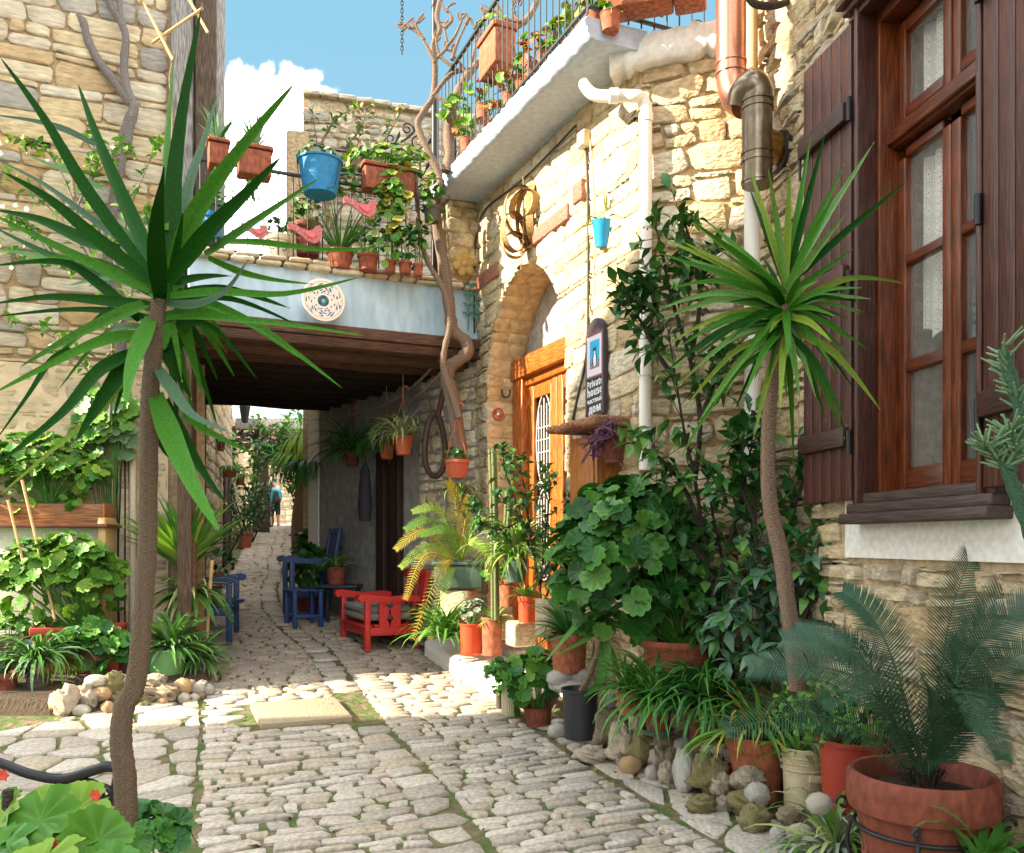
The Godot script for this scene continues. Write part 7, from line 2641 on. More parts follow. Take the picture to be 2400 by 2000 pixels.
	pbox(t, "handle_lug", Vector3(0.04, 0.2, 0.105), Vector3(0.09, 0.04, 0.02), M.cream, 0.006)
	tuft(t, top(t) + Vector3(-0.03, 0, 0.03), 26, 0.12, 0.3, 0.08, 0.3, 1.3, 1.9, [M.g_lir, M.g_lir2])
	t = potted("jade_plant", "red plastic pot crowded with a glossy round-leaved jade plant", 853, 738, 806, 68, 4.1, M.redplastic, "lip", 0.84)
	var cl := at(818, 704, 4.2) - t.position
	var jl := []
	for i in 420:
		var d := rv()
		while d.length() > 1.0:
			d = rv()
		d = d.normalized() * pow(R.randf(), 0.35)
		var c := (cl if i % 2 else top(t) + Vector3(0, 0.12, 0)) + d * Vector3(0.22, 0.16, 0.16)
		var n := (d + Vector3.UP * 0.6 + rv() * 0.4).normalized()
		jl.append(Transform3D(facing(n, rf(0, TAU), rf(0.035, 0.055)), c))
	scatter(t, "leaf", [oval_leaf(0.72, 0.25)], [M.g_bright, M.g_mid, M.g_lir2, M.g_mid], jl)
	for i in 5:
		ptube(t, "stem", [top(t), (cl if i % 2 else top(t) + Vector3(0, 0.15, 0)) + rv() * 0.08], 0.018, M.darkbark)
	t = thing("foreground_spider_plant", "striped spider plant arching over the white stones in the foreground", "plant", at(838, 862, 3.7))
	tuft(t, Vector3(0, 0.02, 0), 120, 0.26, 0.52, 0.04, 0.35, 1.4, 2.1, [M.g_stripe, M.g_lir2, M.g_grey])
	t = thing("corner_lily_tuft", "broad green strap leaves rising in the lower right corner", "plant", at(985, 880, 3.0))
	tuft(t, Vector3.ZERO, 34, 0.2, 0.4, 0.09, 0.5, 1.4, 1.5, [M.g_lir, M.g_mid])
	t = thing("rosemary_bush", "needle-leaved bush at the right edge behind the cycad pot", "plant", at(1018, 850, 3.6))
	for k in 6:
		var p0 := Vector3(rf(-0.08, 0.1), 0, rf(-0.05, 0.05))
		frond(t, [p0, p0 + Vector3(rf(-0.05, 0.02), 0.25, 0), p0 + Vector3(rf(-0.1, 0.05), rf(0.45, 0.62), 0)], 0.1, 40, 0.012, M.g_aloe, -0.1, 0.4, "stem")
	# prickly opuntia at the right edge
	t = thing("spiny_cactus", "tall cylindrical cactus with long needle leaves at the right edge", "cactus", at(1024, 905, 2.7))
	o = t.position
	var C := func(a, r, called):
		var q := []
		for z in a:
			q.append(at(z[0], z[1], 2.7) - o)
		var s := spline(q, 6)
		var rs := []
		for i in s.size():
			rs.append(r * (1.0 - 0.45 * pow(float(i) / s.size(), 6)) * (1.0 + 0.12 * sin(i * 2.1)))
		ptube(t, called, s, rs, mat(Color8(64, 110, 78), 0.6, T_mottle, Vector3(9, 9, 9), T_cell, 0.6), 10)
		return s
	C.call([[1120, 905], [1098, 760], [1068, 640], [1036, 545], [1016, 492], [1006, 468]], 0.026, "stem")
	for q in [[[[1008, 470], [1018, 446], [1022, 420], [1012, 380], [1002, 348]], 0.022], [[[1006, 470], [996, 456], [984, 446]], 0.013], [[[1010, 466], [1013, 446], [1010, 430]], 0.012]]:
		var s: Array = C.call(q[0], q[1], "branch")
		var nb := MB.new()
		for i in 60:
			var u := rf(0.1, 1.0) * (s.size() - 1)
			var j := mini(int(u), s.size() - 2)
			var p: Vector3 = s[j].lerp(s[j + 1], u - j)
			var d := rv().normalized()
			d.y = absf(d.y) * 0.7
			d = d.normalized()
			nb.tube([p + d * q[1] * 0.8, p + d * (q[1] + rf(0.035, 0.07)) + Vector3(0, 0.012, 0)], [0.0055, 0.003], 5)
		put(t, "needles", nb.mesh(), M.g_aloe)
	# shrubs against the wall
	t = thing("rubber_leaf_tree", "tall open ficus with glossy oval leaves growing up beside the white drainpipe", "shrub", at(722, 668, 5.3))
	shrub(t, [pts([[722, 668], [712, 600], [704, 540], [695, 480], [684, 430], [676, 380], [668, 330]], 5.3, t.position), pts([[704, 540], [690, 500], [672, 470], [650, 452, -0.1], [630, 440, -0.2]], 5.3, t.position), pts([[695, 480], [700, 420], [690, 360], [672, 300], [662, 250], [655, 225]], 5.4, t.position), pts([[690, 360], [700, 300], [690, 240], [680, 215]], 5.4, t.position), pts([[676, 380], [655, 350], [640, 320], [628, 300]], 5.35, t.position), pts([[700, 420], [715, 380], [725, 350]], 5.35, t.position), pts([[662, 330], [650, 290], [637, 290]], 5.3, t.position), pts([[712, 600], [730, 540], [745, 480], [752, 440]], 5.2, t.position), pts([[704, 560], [685, 540], [668, 530]], 5.2, t.position), pts([[672, 300], [690, 270], [712, 262]], 5.3, t.position)], 24, 0.125, 0.5, [M.g_fic, M.g_fic2, M.g_fic, M.g_dark, M.g_mid], M.darkbark, 0.018)
	t = thing("dark_leaf_shrub", "dark glossy shrub between the slim yucca and the left shutter", "shrub", at(790, 690, 4.9))
	shrub(t, [pts([[770, 690], [764, 600], [755, 520], [760, 450], [752, 410]], 4.95, t.position), pts([[790, 690], [800, 610], [815, 560], [820, 520]], 4.85, t.position), pts([[800, 610], [835, 590], [848, 600]], 4.8, t.position), pts([[795, 640], [825, 560], [830, 530]], 4.8, t.position), pts([[755, 520], [740, 480], [742, 440]], 4.95, t.position), pts([[764, 600], [785, 540], [800, 490], [815, 450]], 4.95, t.position), pts([[800, 620], [838, 630], [850, 640]], 4.75, t.position)], 26, 0.125, 0.5, [M.g_dark, M.g_fic, M.g_blue, M.g_fic2], M.darkbark, 0.016)
	t = thing("umbrella_plant", "bluish umbrella plant with fans of drooping leaflets beside the yucca trunk", "shrub", at(750, 740, 5.0))
	shrub(t, [pts([[750, 740], [752, 660], [748, 610], [742, 575]], 5.0, t.position), pts([[752, 680], [768, 630], [775, 600], [782, 580]], 4.9, t.position), pts([[752, 690], [735, 650], [728, 620]], 4.95, t.position), pts([[752, 690], [790, 640], [815, 610], [820, 600]], 4.85, t.position), pts([[752, 700], [770, 660], [778, 650]], 4.8, t.position)], 13, 0.135, 0.42, [M.g_blue, M.g_blue, M.g_fic], M.darkbark, 0.013, true, 0.25, 7)
	t = thing("wall_ficus", "leafy young ficus filling the bank between the big geranium and the slim yucca", "shrub", at(735, 700, 5.35))
	shrub(t, [pts([[735, 700], [728, 620], [722, 560], [712, 510], [706, 470]], 5.35, t.position), pts([[730, 640], [745, 580], [752, 530], [748, 490]], 5.3, t.position), pts([[728, 620], [700, 590], [690, 560]], 5.35, t.position), pts([[735, 660], [775, 610], [790, 560], [792, 520]], 5.25, t.position), pts([[732, 650], [710, 630], [700, 620]], 5.2, t.position)], 26, 0.12, 0.5, [M.g_fic, M.g_fic2, M.g_dark, M.g_mid], M.darkbark, 0.016)
	t = thing("citrus_shrub", "small dusty green shrub in front of the orange door frame", "shrub", at(545, 640, 6.9))
	shrub(t, [pts([[545, 640], [540, 590], [530, 540], [515, 510], [495, 500]], 6.9, t.position), pts([[540, 590], [545, 540], [550, 490], [548, 470]], 6.9, t.position), pts([[530, 540], [525, 490], [515, 455]], 6.9, t.position), pts([[540, 580], [560, 540], [570, 505]], 6.8, t.position), pts([[520, 520], [500, 530], [480, 520], [472, 505]], 6.95, t.position), pts([[530, 540], [508, 480], [502, 450]], 7.0, t.position), pts([[545, 600], [556, 570], [562, 545]], 6.8, t.position)], 24, 0.09, 0.55, [M.g_fic, M.g_fic2, M.g_dark, M.g_blue], M.darkbark, 0.013)
	t = thing("column_cactus", "pale ribbed column cactus with a side arm against the arch reveal", "cactus", at(495, 620, 7.5))
	for q in [[[495, 620], [494, 520], [492, 450]], [[495, 545], [506, 530], [509, 490]]]:
		var s := spline(pts(q, 7.5, t.position), 8)
		var cb := MB.new()
		for z in 5:
			var rp := []
			for i in s.size():
				rp.append(s[i] + Vector3(cos(TAU * z / 5) * 0.024, 0, sin(TAU * z / 5) * 0.024))
			cb.tube(rp, 0.018, 6)
		put(t, "column" if q[0][1] > 600 else "arm", cb.mesh(), mat(Color8(128, 142, 92), 0.8, T_mottle, Vector3(9, 9, 9), T_bump, 0.6))
	# things on the step
	t = potted("orange_plastic_pot", "bright orange plastic pot with silvery succulents on the step", 471, 623, 654, 24, 7.75, M.plastic_or, "lip", 0.82)
	saucer(t, 0.1, M.plastic_or)
	bush(t, top(t) + Vector3(0.03, 0.12, 0), Vector3(0.14, 0.14, 0.12), 70, 0.03, [M.g_grey, M.g_grey, M.g_aloe], top(t))
	tuft(t, top(t), 24, 0.1, 0.2, 0.08, 0.4, 1.4, 1.0, [M.g_lir2, M.g_grey])
	t = potted("salmon_pot", "salmon coloured pot with a feathery light green succulent right of the orange one", 492, 617, 655, 22, 7.6, M.terra2, "lip", 0.85)
	tuft(t, top(t) + Vector3(0.03, 0, 0), 130, 0.06, 0.19, 0.09, 0.2, 1.5, 1.2, [M.g_bright, M.g_lime, M.g_bright])
	t = potted("upper_orange_pot", "orange pot with a leafy succulent on the upper ledge of the step", 527, 596, 622, 20, 7.3, M.plastic_or, "rim", 0.82)
	tuft(t, top(t), 40, 0.08, 0.22, 0.1, 0.4, 1.4, 1.3, [M.g_bright, M.g_lir2])
	t = potted("back_orange_pot", "weathered orange pot behind the others on the step with rosettes of succulents", 508, 578, 606, 20, 7.8, M.terra2, "rim", 0.8)
	bush(t, top(t) + Vector3(-0.05, 0.06, 0), Vector3(0.2, 0.1, 0.12), 60, 0.035, [M.g_bright, M.g_mid, M.g_lime], top(t))
	for q in [[521, 622, 14, 30, 7.45, "cream stone block under the upper orange pot"], [500, 615, 12, 20, 7.9, "cream stone block under the weathered orange pot"]]:
		var bl := thing("stone_block", q[5], "stone block", at(q[0], q[1] + 24, q[4]))
		pbox(bl, "block", Vector3(0, 0.11, 0), Vector3(0.22, 0.22, 0.2), M.rs1, 0.02, Basis(Vector3.UP, 0.4))
	t = thing("lit_spider_plant", "bright yellow-green spider plant cascading in the sun by the step", "potted plant", at(516, 582, 7.15))
	pot(t, 0.1, 0.08, 0.2, M.darkgreen, "lip")
	tuft(t, Vector3(0, 0.19, 0), 190, 0.28, 0.6, 0.055, 0.3, 1.45, 2.2, [M.g_lime, M.g_bright, M.g_stripe])
	t = thing("step_lily_tuft", "arching strap-leaved lily at the left end of the step beside the red armchair", "plant", at(446, 640, 8.1))
	tuft(t, Vector3.ZERO, 110, 0.3, 0.62, 0.055, 0.4, 1.45, 2.2, [M.g_lir, M.g_lir2, M.g_bright, M.g_lir])
	# fern in its green trough on a block
	var bl2 := thing("trough_block", "cream stone block carrying the green trough", "stone block", at(459, 625, 8.35))
	pbox(bl2, "block", Vector3(0, 0.17, 0), Vector3(0.3, 0.36, 0.26), M.rs1, 0.02, Basis(Vector3.UP, -0.3))
	t = thing("fern_trough", "dark green trough with an arching yellow-green fern beside the red armchair", "potted plant", at(460, 588, 8.3))
	trough(t, 0.5, 0.24, 0.26, M.darkgreen, Basis(Vector3.UP, -0.1))
	for q in [[[455, 560], [430, 545], [400, 568]], [[455, 560], [425, 530], [395, 550]], [[455, 560], [440, 570], [412, 640]], [[458, 560], [440, 510], [412, 512]], [[460, 560], [455, 500], [448, 480]], [[462, 560], [475, 520], [484, 525]], [[458, 560], [425, 555], [405, 600]], [[460, 560], [450, 530], [420, 535]], [[462, 560], [470, 540], [495, 560]], [[456, 562], [445, 580], [430, 640]], [[460, 560], [466, 515], [470, 495]], [[458, 560], [432, 520], [405, 530]]]:
		var p := []
		for i in 3:
			p.append(at(q[i][0], q[i][1], 8.25 - i * 0.12) - t.position)
		frond(t, p, 0.085, 38, 0.013, [M.g_yel, M.g_lime, M.g_bright][R.randi() % 3], 0.05, 0.05, "frond", Vector3(0.1, 0.5, 0.85))
	# purple plant hung by the cupboard
	t = hung("brown pot with trailing purple leaves hung in front of the orange cupboard", 614, 432, 463, 24, 5.95, 0, M.terra3)
	for i in 16:
		var a := rf(1.6, 4.4)
		var e := Vector3(cos(a) * rf(0.1, 0.24), rf(-0.16, 0.05), absf(sin(a)) * 0.12)
		ptube(t, "stem", spline([top(t), top(t) + e * 0.5 + Vector3(0, 0.08, 0), top(t) + e], 4), 0.006, M.purple, 5)
		var lb := MB.new()
		for z in 5:
			var c := top(t) + e * (0.4 + z * 0.15) + Vector3(0, 0.05 - z * 0.012, 0)
			var d := (rv() + Vector3(-0.4, -0.5, 0.3)).normalized()
			lb.blade([c, c + d * 0.05, c + d * 0.1], 0.022, Vector3(0.2, 0.6, 1), 0.3)
		put(t, "leaves", lb.mesh(), M.purple)

func left_plants() -> void:
	R.seed = 1400
	var t := thing("terracotta_planter", "large red-brown rectangular planter with a sunlit lime green geranium hedge", "potted plant", at(80, 684, 7.5))
	trough(t, 0.72, 0.36, 0.52, M.redplastic, Basis(Vector3.UP, 0.3))
	bush(t, at(58, 585, 7.55) - t.position, Vector3(0.6, 0.48, 0.34), 560, 0.062, [M.g_bright, M.g_lime, M.g_bright, M.g_mid], Vector3(0, 0.46, 0), true, 0.55)
	t = thing("trailing_geranium", "geranium trailing over the front of the red-brown planter", "plant", at(90, 650, 7.25))
	bush(t, Vector3(0.02, 0.02, 0), Vector3(0.34, 0.24, 0.15), 90, 0.07, [M.g_mid, M.g_bright, M.g_dark], Vector3(-0.1, -0.05, -0.1))
	t = potted("green_glazed_pot", "pale green pot overflowing with a spiky grey-green aloe", 166, 648, 690, 40, 7.55, M.greenpot, "lip", 0.72)
	tuft(t, top(t) + Vector3(0.06, 0.05, 0), 220, 0.2, 0.46, 0.08, 0.1, 1.5, 1.4, [M.g_aloe, M.g_lir2, M.g_bright, M.g_lir])
	t = potted("dark_grey_pot", "dark grey pot with arching grey-green leaves at the lane edge", 196, 660, 687, 32, 7.75, M.greypot, "lip", 0.85)
	tuft(t, top(t) + Vector3(0, 0.02, 0), 190, 0.2, 0.44, 0.07, 0.1, 1.45, 1.6, [M.g_aloe, M.g_lir, M.g_lir2])
	t = thing("variegated_yucca", "small variegated yucca clump with cream-edged leaves on two pale canes", "yucca", at(183, 665, 8.15))
	for q in [[[178, 665], [180, 620], [183, 575]], [[190, 665], [193, 625], [189, 580]], [[210, 690], [207, 640], [212, 560]]]:
		var p := []
		for z in q:
			p.append(at(z[0], z[1], 8.15) - t.position)
		ptube(t, "cane", spline(p, 5), 0.03 if q[0][0] < 200 else 0.018, M.bamboo, 8)
	tuft(t, at(184, 570, 8.15) - t.position, 110, 0.4, 0.82, 0.08, 0.7, 1.54, 0.5, [M.g_bright, M.g_lir2, M.g_lime, M.g_lir])
	tuft(t, at(190, 590, 8.15) - t.position, 60, 0.3, 0.6, 0.07, -0.4, 0.6, 1.4, [M.g_stripe, M.g_lir2, M.g_lir])
	t = thing("drooping_lily", "drooping strap-leaved lily in front of the barrel at the far left", "plant", at(38, 712, 6.95))
	pot(t, 0.09, 0.07, 0.3, M.greypot, "lip")
	tuft(t, Vector3(0, 0.36, 0), 120, 0.32, 0.6, 0.05, 0.5, 1.45, 3.0, [M.g_lir, M.g_aloe, M.g_lir2])
	t = potted("wooden_barrel", "cut-down wooden barrel planter at the left edge", 10, 636, 690, 44, 7.35, M.oldpost, "belly", 0.85)
	bush(t, top(t) + Vector3(0, 0.1, 0), Vector3(0.2, 0.12, 0.15), 30, 0.05, [M.g_bright, M.g_mid], top(t))
	t = potted("aloe_bowl", "terracotta bowl with a dark upright aloe at the far left edge", 3, 672, 706, 30, 6.85, M.terra3, "rim", 0.7)
	tuft(t, top(t), 16, 0.15, 0.24, 0.2, 1.1, 1.5, 0.2, [M.g_blue])
	t = thing("slate_shard", "blue-grey shard of slate wedged beside the red-brown planter", "stone", at(33, 660, 7.3))
	var b := MB.new()
	extrude(b, [Vector2(-0.09, 0.18), Vector2(0.07, 0.18), Vector2(0.03, -0.08)], 0.03, Transform3D())
	put(t, "shard", b.mesh(), mat(Color8(126, 142, 160), 0.8, T_mottle, Vector3(5, 5, 5)))
	# cabinet and wooden window box against the wall
	t = thing("pale_cabinet", "pale green-white cabinet against the old house under the wooden window box", "cabinet", at(50, 660, 8.0))
	pbox(t, "body", Vector3(-0.1, 0.66, 0), Vector3(1.3, 1.3, 0.3), mat(Color8(226, 226, 206), 0.7, T_grain, Vector3(2, 2, 2)), 0.01, Basis(Vector3.UP, 0.12))
	pbox(t, "side_post", Vector3(0.56, 0.66, 0.05), Vector3(0.07, 1.34, 0.3), M.bamboo, 0.01, Basis(Vector3.UP, 0.12))
	t = thing("wooden_window_box", "long varnished wooden window box on top of the pale cabinet", "planter", at(48, 525, 7.95))
	pbox(t, "board", Vector3(-0.05, 0.1, 0.14), Vector3(1.24, 0.19, 0.03), mat(Color8(196, 128, 70), 0.5, T_wood, Vector3(0.5, 6, 6), T_wood, 0.2), 0.006, Basis(Vector3.UP, 0.12))
	pbox(t, "ledge", Vector3(-0.05, -0.01, 0.06), Vector3(1.34, 0.035, 0.42), mat(Color8(150, 84, 48), 0.5, T_wood, Vector3(0.5, 6, 6)), 0.006, Basis(Vector3.UP, 0.12))
	pbox(t, "soil", Vector3(-0.05, 0.12, 0.0), Vector3(1.2, 0.1, 0.24), M.soil, 0.0, Basis(Vector3.UP, 0.12))
	pbox(t, "side", Vector3(0.55, 0.1, -0.03), Vector3(0.03, 0.19, 0.3), M.orangewood, 0.006, Basis(Vector3.UP, 0.12))
	t = thing("ivy_geranium", "sunlit ivy geranium spilling out of the wooden window box", "plant", at(48, 500, 7.9))
	bush(t, Vector3(-0.1, 0.2, 0), Vector3(0.7, 0.42, 0.26), 420, 0.055, [M.g_bright, M.g_mid, M.g_lime, M.g_mid], Vector3(0, -0.05, 0))
	t = thing("climbing_gourd", "climber with broad pale heart-shaped leaves on the pipes behind the yucca trunk", "climber", at(110, 560, 8.2))
	bush(t, at(104, 440, 8.2) - t.position, Vector3(0.3, 0.55, 0.14), 100, 0.105, [M.g_aloe, M.g_mid, M.g_bright], Vector3.ZERO, true, 0.3, Vector3(0, 0, 0.9))
	for q in [[14, 560, 36, 615], [28, 540, 60, 640]]:
		var cn := thing("bamboo_stake", ["leaning bamboo stake left in the lime green geranium", "leaning bamboo stake right in the lime green geranium"][0 if q[0] < 20 else 1], "stake", at(q[2], q[3], 7.4))
		ptube(cn, "stake", [Vector3.ZERO, at(q[0] - 6, q[1] - 60, 7.4) - cn.position], 0.012, M.bamboo, 7)
	# light-leaved climber over the old wall
	t = thing("white_flowered_climber", "sparse climber with small light leaves and white flowers sprawling over the old wall", "climber", at(110, 420, 8.0))
	var br := []
	for q in [[[110, 420], [112, 340], [100, 280], [70, 230], [30, 190], [5, 170]], [[112, 340], [118, 270], [130, 210], [150, 160], [158, 145]], [[100, 280], [60, 265], [20, 260], [-6, 240]], [[100, 280], [80, 220], [60, 170], [40, 145], [20, 140]], [[118, 270], [95, 210], [90, 160], [100, 140]], [[110, 400], [70, 350], [40, 330], [10, 320]], [[112, 340], [130, 300], [140, 250], [145, 210]], [[60, 265], [30, 225], [10, 215]], [[70, 230], [85, 190], [110, 160], [130, 150]]]:
		var p := []
		for z in q:
			p.append(at(z[0], z[1], 7.9 + rf(-0.12, 0.1)) - t.position)
		br.append(p)
	shrub(t, br, 20, 0.095, 0.5, [M.g_bright, M.g_lime, M.g_mid], M.greyvine, 0.012, true, 0.15)
	var fl := MB.new()
	for i in 16:
		var p: Array = br[R.randi() % br.size()]
		var c: Vector3 = p[1 + R.randi() % (p.size() - 1)] + rv() * 0.16 + Vector3(0, 0, 0.05)
		for z in 5:
			var d := (Vector3(cos(TAU * z / 5), sin(TAU * z / 5), 0.3) + rv() * 0.3).normalized()
			fl.blade([c, c + d * 0.014, c + d * 0.026], 0.018, Vector3(0, 0.3, 1), 0.1)
	put(t, "flowers", fl.mesh(), M.white, Transform3D(), true)
	# foreground geraniums
	t = thing("foreground_geranium", "foreground geranium with very large yellow-green leaves in the lower left corner", "plant", at(50, 960, 1.9))
	var ms := [round_leaf(5, 81), round_leaf(6, 81), round_leaf(7, 81)]
	for q in [[38, 818, 38, 1.86, -0.15, 0.8, 0], [78, 806, 32, 2.0, 0.0, 0.6, 1], [56, 846, 36, 1.8, 0.1, 0.5, 0], [100, 838, 36, 1.82, 0.8, 0.5, 0], [34, 866, 46, 1.7, -0.2, 0.35, 1], [92, 812, 20, 2.05, 0.5, 0.5, 1], [2, 812, 26, 1.9, -0.6, 0.7, 1], [80, 880, 40, 1.7, 0.6, 0.5, 0], [10, 796, 10, 1.95, 0.0, 1.0, 2], [112, 872, 34, 1.75, 0.6, 0.5, 2], [70, 862, 34, 1.95, 0.1, 0.5, 2], [-4, 850, 38, 1.8, -0.3, 0.5, 2], [50, 806, 28, 2.02, 0.2, 0.5, 1], [18, 842, 36, 1.95, -0.4, 0.8, 2]]:
		var s: float = q[2] * q[3] / F
		var nn := Vector3(q[4], 1.0, q[5])
		put(t, "leaf", ms[R.randi() % 3], [M.fg1, M.fg2, M.g_mid][q[6]], Transform3D(facing(nn, rf(0, TAU), s), at(q[0], q[1], q[3]) - t.position))
		ptube(t, "stalk", spline([at(50, 940, 1.9) - t.position, at(lerpf(50, q[0], 0.7), 890, 1.88) - t.position, at(q[0], q[1], q[3]) - t.position - nn.normalized() * 0.008], 4), 0.0035, M.g_bright, 5)
	ptube(t, "woody_stem", spline([at(60, 960, 1.9) - t.position, at(20, 880, 1.92) - t.position, at(8, 820, 1.92) - t.position, at(8, 790, 1.92) - t.position], 4), 0.011, M.darkbark, 8)
	for q in [[54, 843], [96, 795], [4, 775]]:
		var fb := MB.new()
		for z in 6:
			var a := TAU * z / 6
			fb.blade([Vector3.ZERO, Vector3(cos(a) * 0.008, sin(a) * 0.008, 0.004), Vector3(cos(a) * 0.014, sin(a) * 0.014, 0.002)], 0.011, Vector3.BACK, 0.1)
		put(t, "flower", fb.mesh(), M.petal, Transform3D(Basis(), at(q[0], q[1], 1.78) - t.position))
	t = thing("low_geranium", "low dark green geranium at the foot of the tall yucca", "plant", at(150, 905, 2.7))
	bush(t, at(140, 838, 2.65) - t.position, Vector3(0.16, 0.1, 0.12), 60, 0.042, [M.g_mid, M.g_dark, M.g_mid], Vector3.ZERO)

func terrace_things() -> void:
	R.seed = 1500
	# things on and behind the terrace railing
	var t := thing("blue_bucket_pot", "big bright blue pot hung on the terrace railing", "potted plant", at(320, 195, 8.0))
	pot(t, 0.205, 0.15, 0.32, M.blue, "lip")
	ptube(t, "wire_hanger", [Vector3(-0.2, 0.3, 0.06), Vector3(-0.16, 0.02, 0.12), Vector3(0.16, 0.02, 0.12), Vector3(0.2, 0.3, 0.06)], 0.005, M.iron, 4)
	bush(t, Vector3(-0.03, 0.36, 0), Vector3(0.2, 0.1, 0.14), 40, 0.035, [M.g_aloe, M.g_grey, M.g_mid], Vector3(0, 0.3, 0))
	for q in [[388, 168, 194, 54, "long terracotta window box on the terrace railing with trailing geraniums"], [254, 148, 178, 34, "terracotta window box on the left part of the terrace railing"], [218, 142, 168, 20, "small terracotta box beside the timber post on the terrace"]]:
		var d := 8.15 if q[0] > 300 else 7.8
		var k: float = d / F
		t = thing("terracotta_window_box", q[4], "potted plant", at(q[0], q[2], d))
		trough(t, q[3] * k, 0.2, (q[2] - q[1]) * k, M.terra, Basis(PB.u, Vector3.UP, PB.n))
		var top2 := Vector3(0, (q[2] - q[1]) * k, 0)
		if q[0] > 300:
			bush(t, top2 + Vector3(-0.03, 0.06, 0), Vector3(0.44, 0.18, 0.14), 150, 0.038, [M.g_bright, M.g_mid, M.g_yel, M.g_lime], top2)
			bush(t, Vector3(0.02, -0.28, 0.1), Vector3(0.22, 0.55, 0.08), 140, 0.045, [M.g_bright, M.g_lime, M.g_mid, M.g_yel], top2, true, 0.2, Vector3(0, 0, 0.8))
			bush(t, Vector3(0.42, -0.05, 0.06), Vector3(0.1, 0.3, 0.07), 24, 0.035, [M.g_bright, M.g_yel, M.g_mid], top2)
			bush(t, Vector3(-0.38, 0.02, 0.06), Vector3(0.1, 0.25, 0.07), 24, 0.035, [M.g_bright, M.g_mid], top2)
		else:
			tuft(t, top2, 26, 0.15, 0.38, 0.06, 0.8, 1.5, 0.4, [M.g_dark, M.g_aloe])
			tuft(t, Vector3(0, -0.02, 0.05), 12, 0.15, 0.3, 0.06, -1.4, -0.8, 0.2, [M.g_dark])
	# pink birds wired to the bars
	for q in [[305, 233, 35, 0, "pink wooden bird in the middle of the terrace railing"], [254, 231, 26, 0, "pink wooden bird half hidden by the yucca leaf"], [360, 207, 34, 0, "pink wooden bird among the trailing geranium leaves"]]:
		var k: float = 7.85 / F * q[2]
		t = thing("pink_bird", q[4], "bird ornament", at(q[0], q[1], 7.85), "pink birds on the terrace railing")
		var b := MB.new()
		var bp := [Vector2(-0.5, 0.14), Vector2(-0.46, 0.24), Vector2(-0.3, 0.18), Vector2(-0.1, 0.1), Vector2(0.08, 0.06), Vector2(0.2, 0.1), Vector2(0.3, 0.22), Vector2(0.4, 0.26), Vector2(0.46, 0.2), Vector2(0.5, 0.14), Vector2(0.46, 0.08), Vector2(0.48, -0.04), Vector2(0.4, -0.2), Vector2(0.25, -0.28), Vector2(0.05, -0.22), Vector2(-0.15, -0.08), Vector2(-0.32, 0.02), Vector2(-0.48, 0.02)]
		var pp := []
		for z in bp:
			pp.append(z * k)
		extrude(b, pp, 0.025, Transform3D(Basis(PB.u, Vector3.UP, PB.n), Vector3.ZERO))
		put(t, "body", b.mesh(), M.pink)
		var wg := MB.new()
		var wpn := []
		for z in [Vector2(-0.05, 0.0), Vector2(0.15, 0.02), Vector2(0.32, -0.04), Vector2(0.2, -0.16), Vector2(0.05, -0.1)]:
			wpn.append(z * k)
		extrude(wg, wpn, 0.012, Transform3D(Basis(PB.u, Vector3.UP, PB.n), PB.n * 0.026))
		put(t, "wing", wg.mesh(), mat(Color8(224, 96, 104), 0.5))
	# pots standing along the terrace floor
	for q in [[340, 251, 270, 28, "terracotta pot with a bamboo-like grass on the terrace", 0], [368, 255, 271, 22, "terracotta pot with yellow flowers on the terrace", 1], [390, 261, 273, 13, "smallest terracotta pot in the terrace row", 2], [405, 262, 274, 14, "small terracotta pot second from the right on the terrace", 2], [418, 264, 276, 11, "small terracotta pot at the right end of the terrace row", 2], [308, 224, 256, 28, "dark brown pot hanging behind the middle pink bird", 1], [278, 236, 264, 24, "off-white tub behind the terrace railing", 3], [212, 214, 238, 22, "blue pot at the left end of the terrace", 3], [432, 207, 222, 18, "grey round pot tucked under the balcony end", 3]]:
		var m: Material = M.terra if q[0] > 320 and q[0] < 425 else M.terra3 if q[0] == 308 else M.cream if q[0] == 278 else M.blue if q[0] == 212 else M.greypot
		t = potted("terrace_pot", q[4], q[0], q[1], q[2], q[3], 8.25 + (0.15 if q[0] == 308 else 0.0), m, "rim", 0.78, "pots along the terrace")
		match q[5]:
			0:
				tuft(t, top(t), 130, 0.25, 0.62, 0.018, 0.9, 1.55, 0.5, [M.g_mid, M.g_dark, M.g_yel], false)
			1:
				bush(t, top(t) + Vector3(0, 0.16, 0), Vector3(0.17, 0.2, 0.1), 46, 0.035, [M.g_dark, M.g_mid, M.g_bright], top(t))
			2:
				bush(t, top(t) + Vector3(0, 0.2, 0), Vector3(0.1, 0.24, 0.1), 44, 0.036, [M.g_mid, M.g_dark, M.g_bright], top(t))
			3:
				bush(t, top(t) + Vector3(0, 0.1, 0), Vector3(0.2, 0.14, 0.14), 60, 0.03, [M.g_dark, M.g_mid], top(t))
	t = thing("dry_creeper", "dry twiggy creeper with a few leaves over the ruined gable", "creeper", at(360, 170, 12.5))
	var br := []
	for q in [[[330, 260], [325, 200], [318, 150], [312, 110]], [[330, 200], [345, 150], [360, 130], [368, 105]], [[335, 180], [360, 160], [385, 140], [400, 112]], [[330, 230], [350, 195], [380, 185], [420, 180]], [[318, 150], [335, 120], [355, 108]], [[345, 150], [370, 150], [395, 160]], [[325, 200], [350, 170], [400, 170]]]:
		var p := []
		for z in q:
			p.append(at(z[0], z[1], 12.6) - t.position)
		br.append(p)
	shrub(t, br, 14, 0.12, 0.5, [M.g_aloe, M.g_bright, M.dry], M.vine, 0.022, true, 0.2)
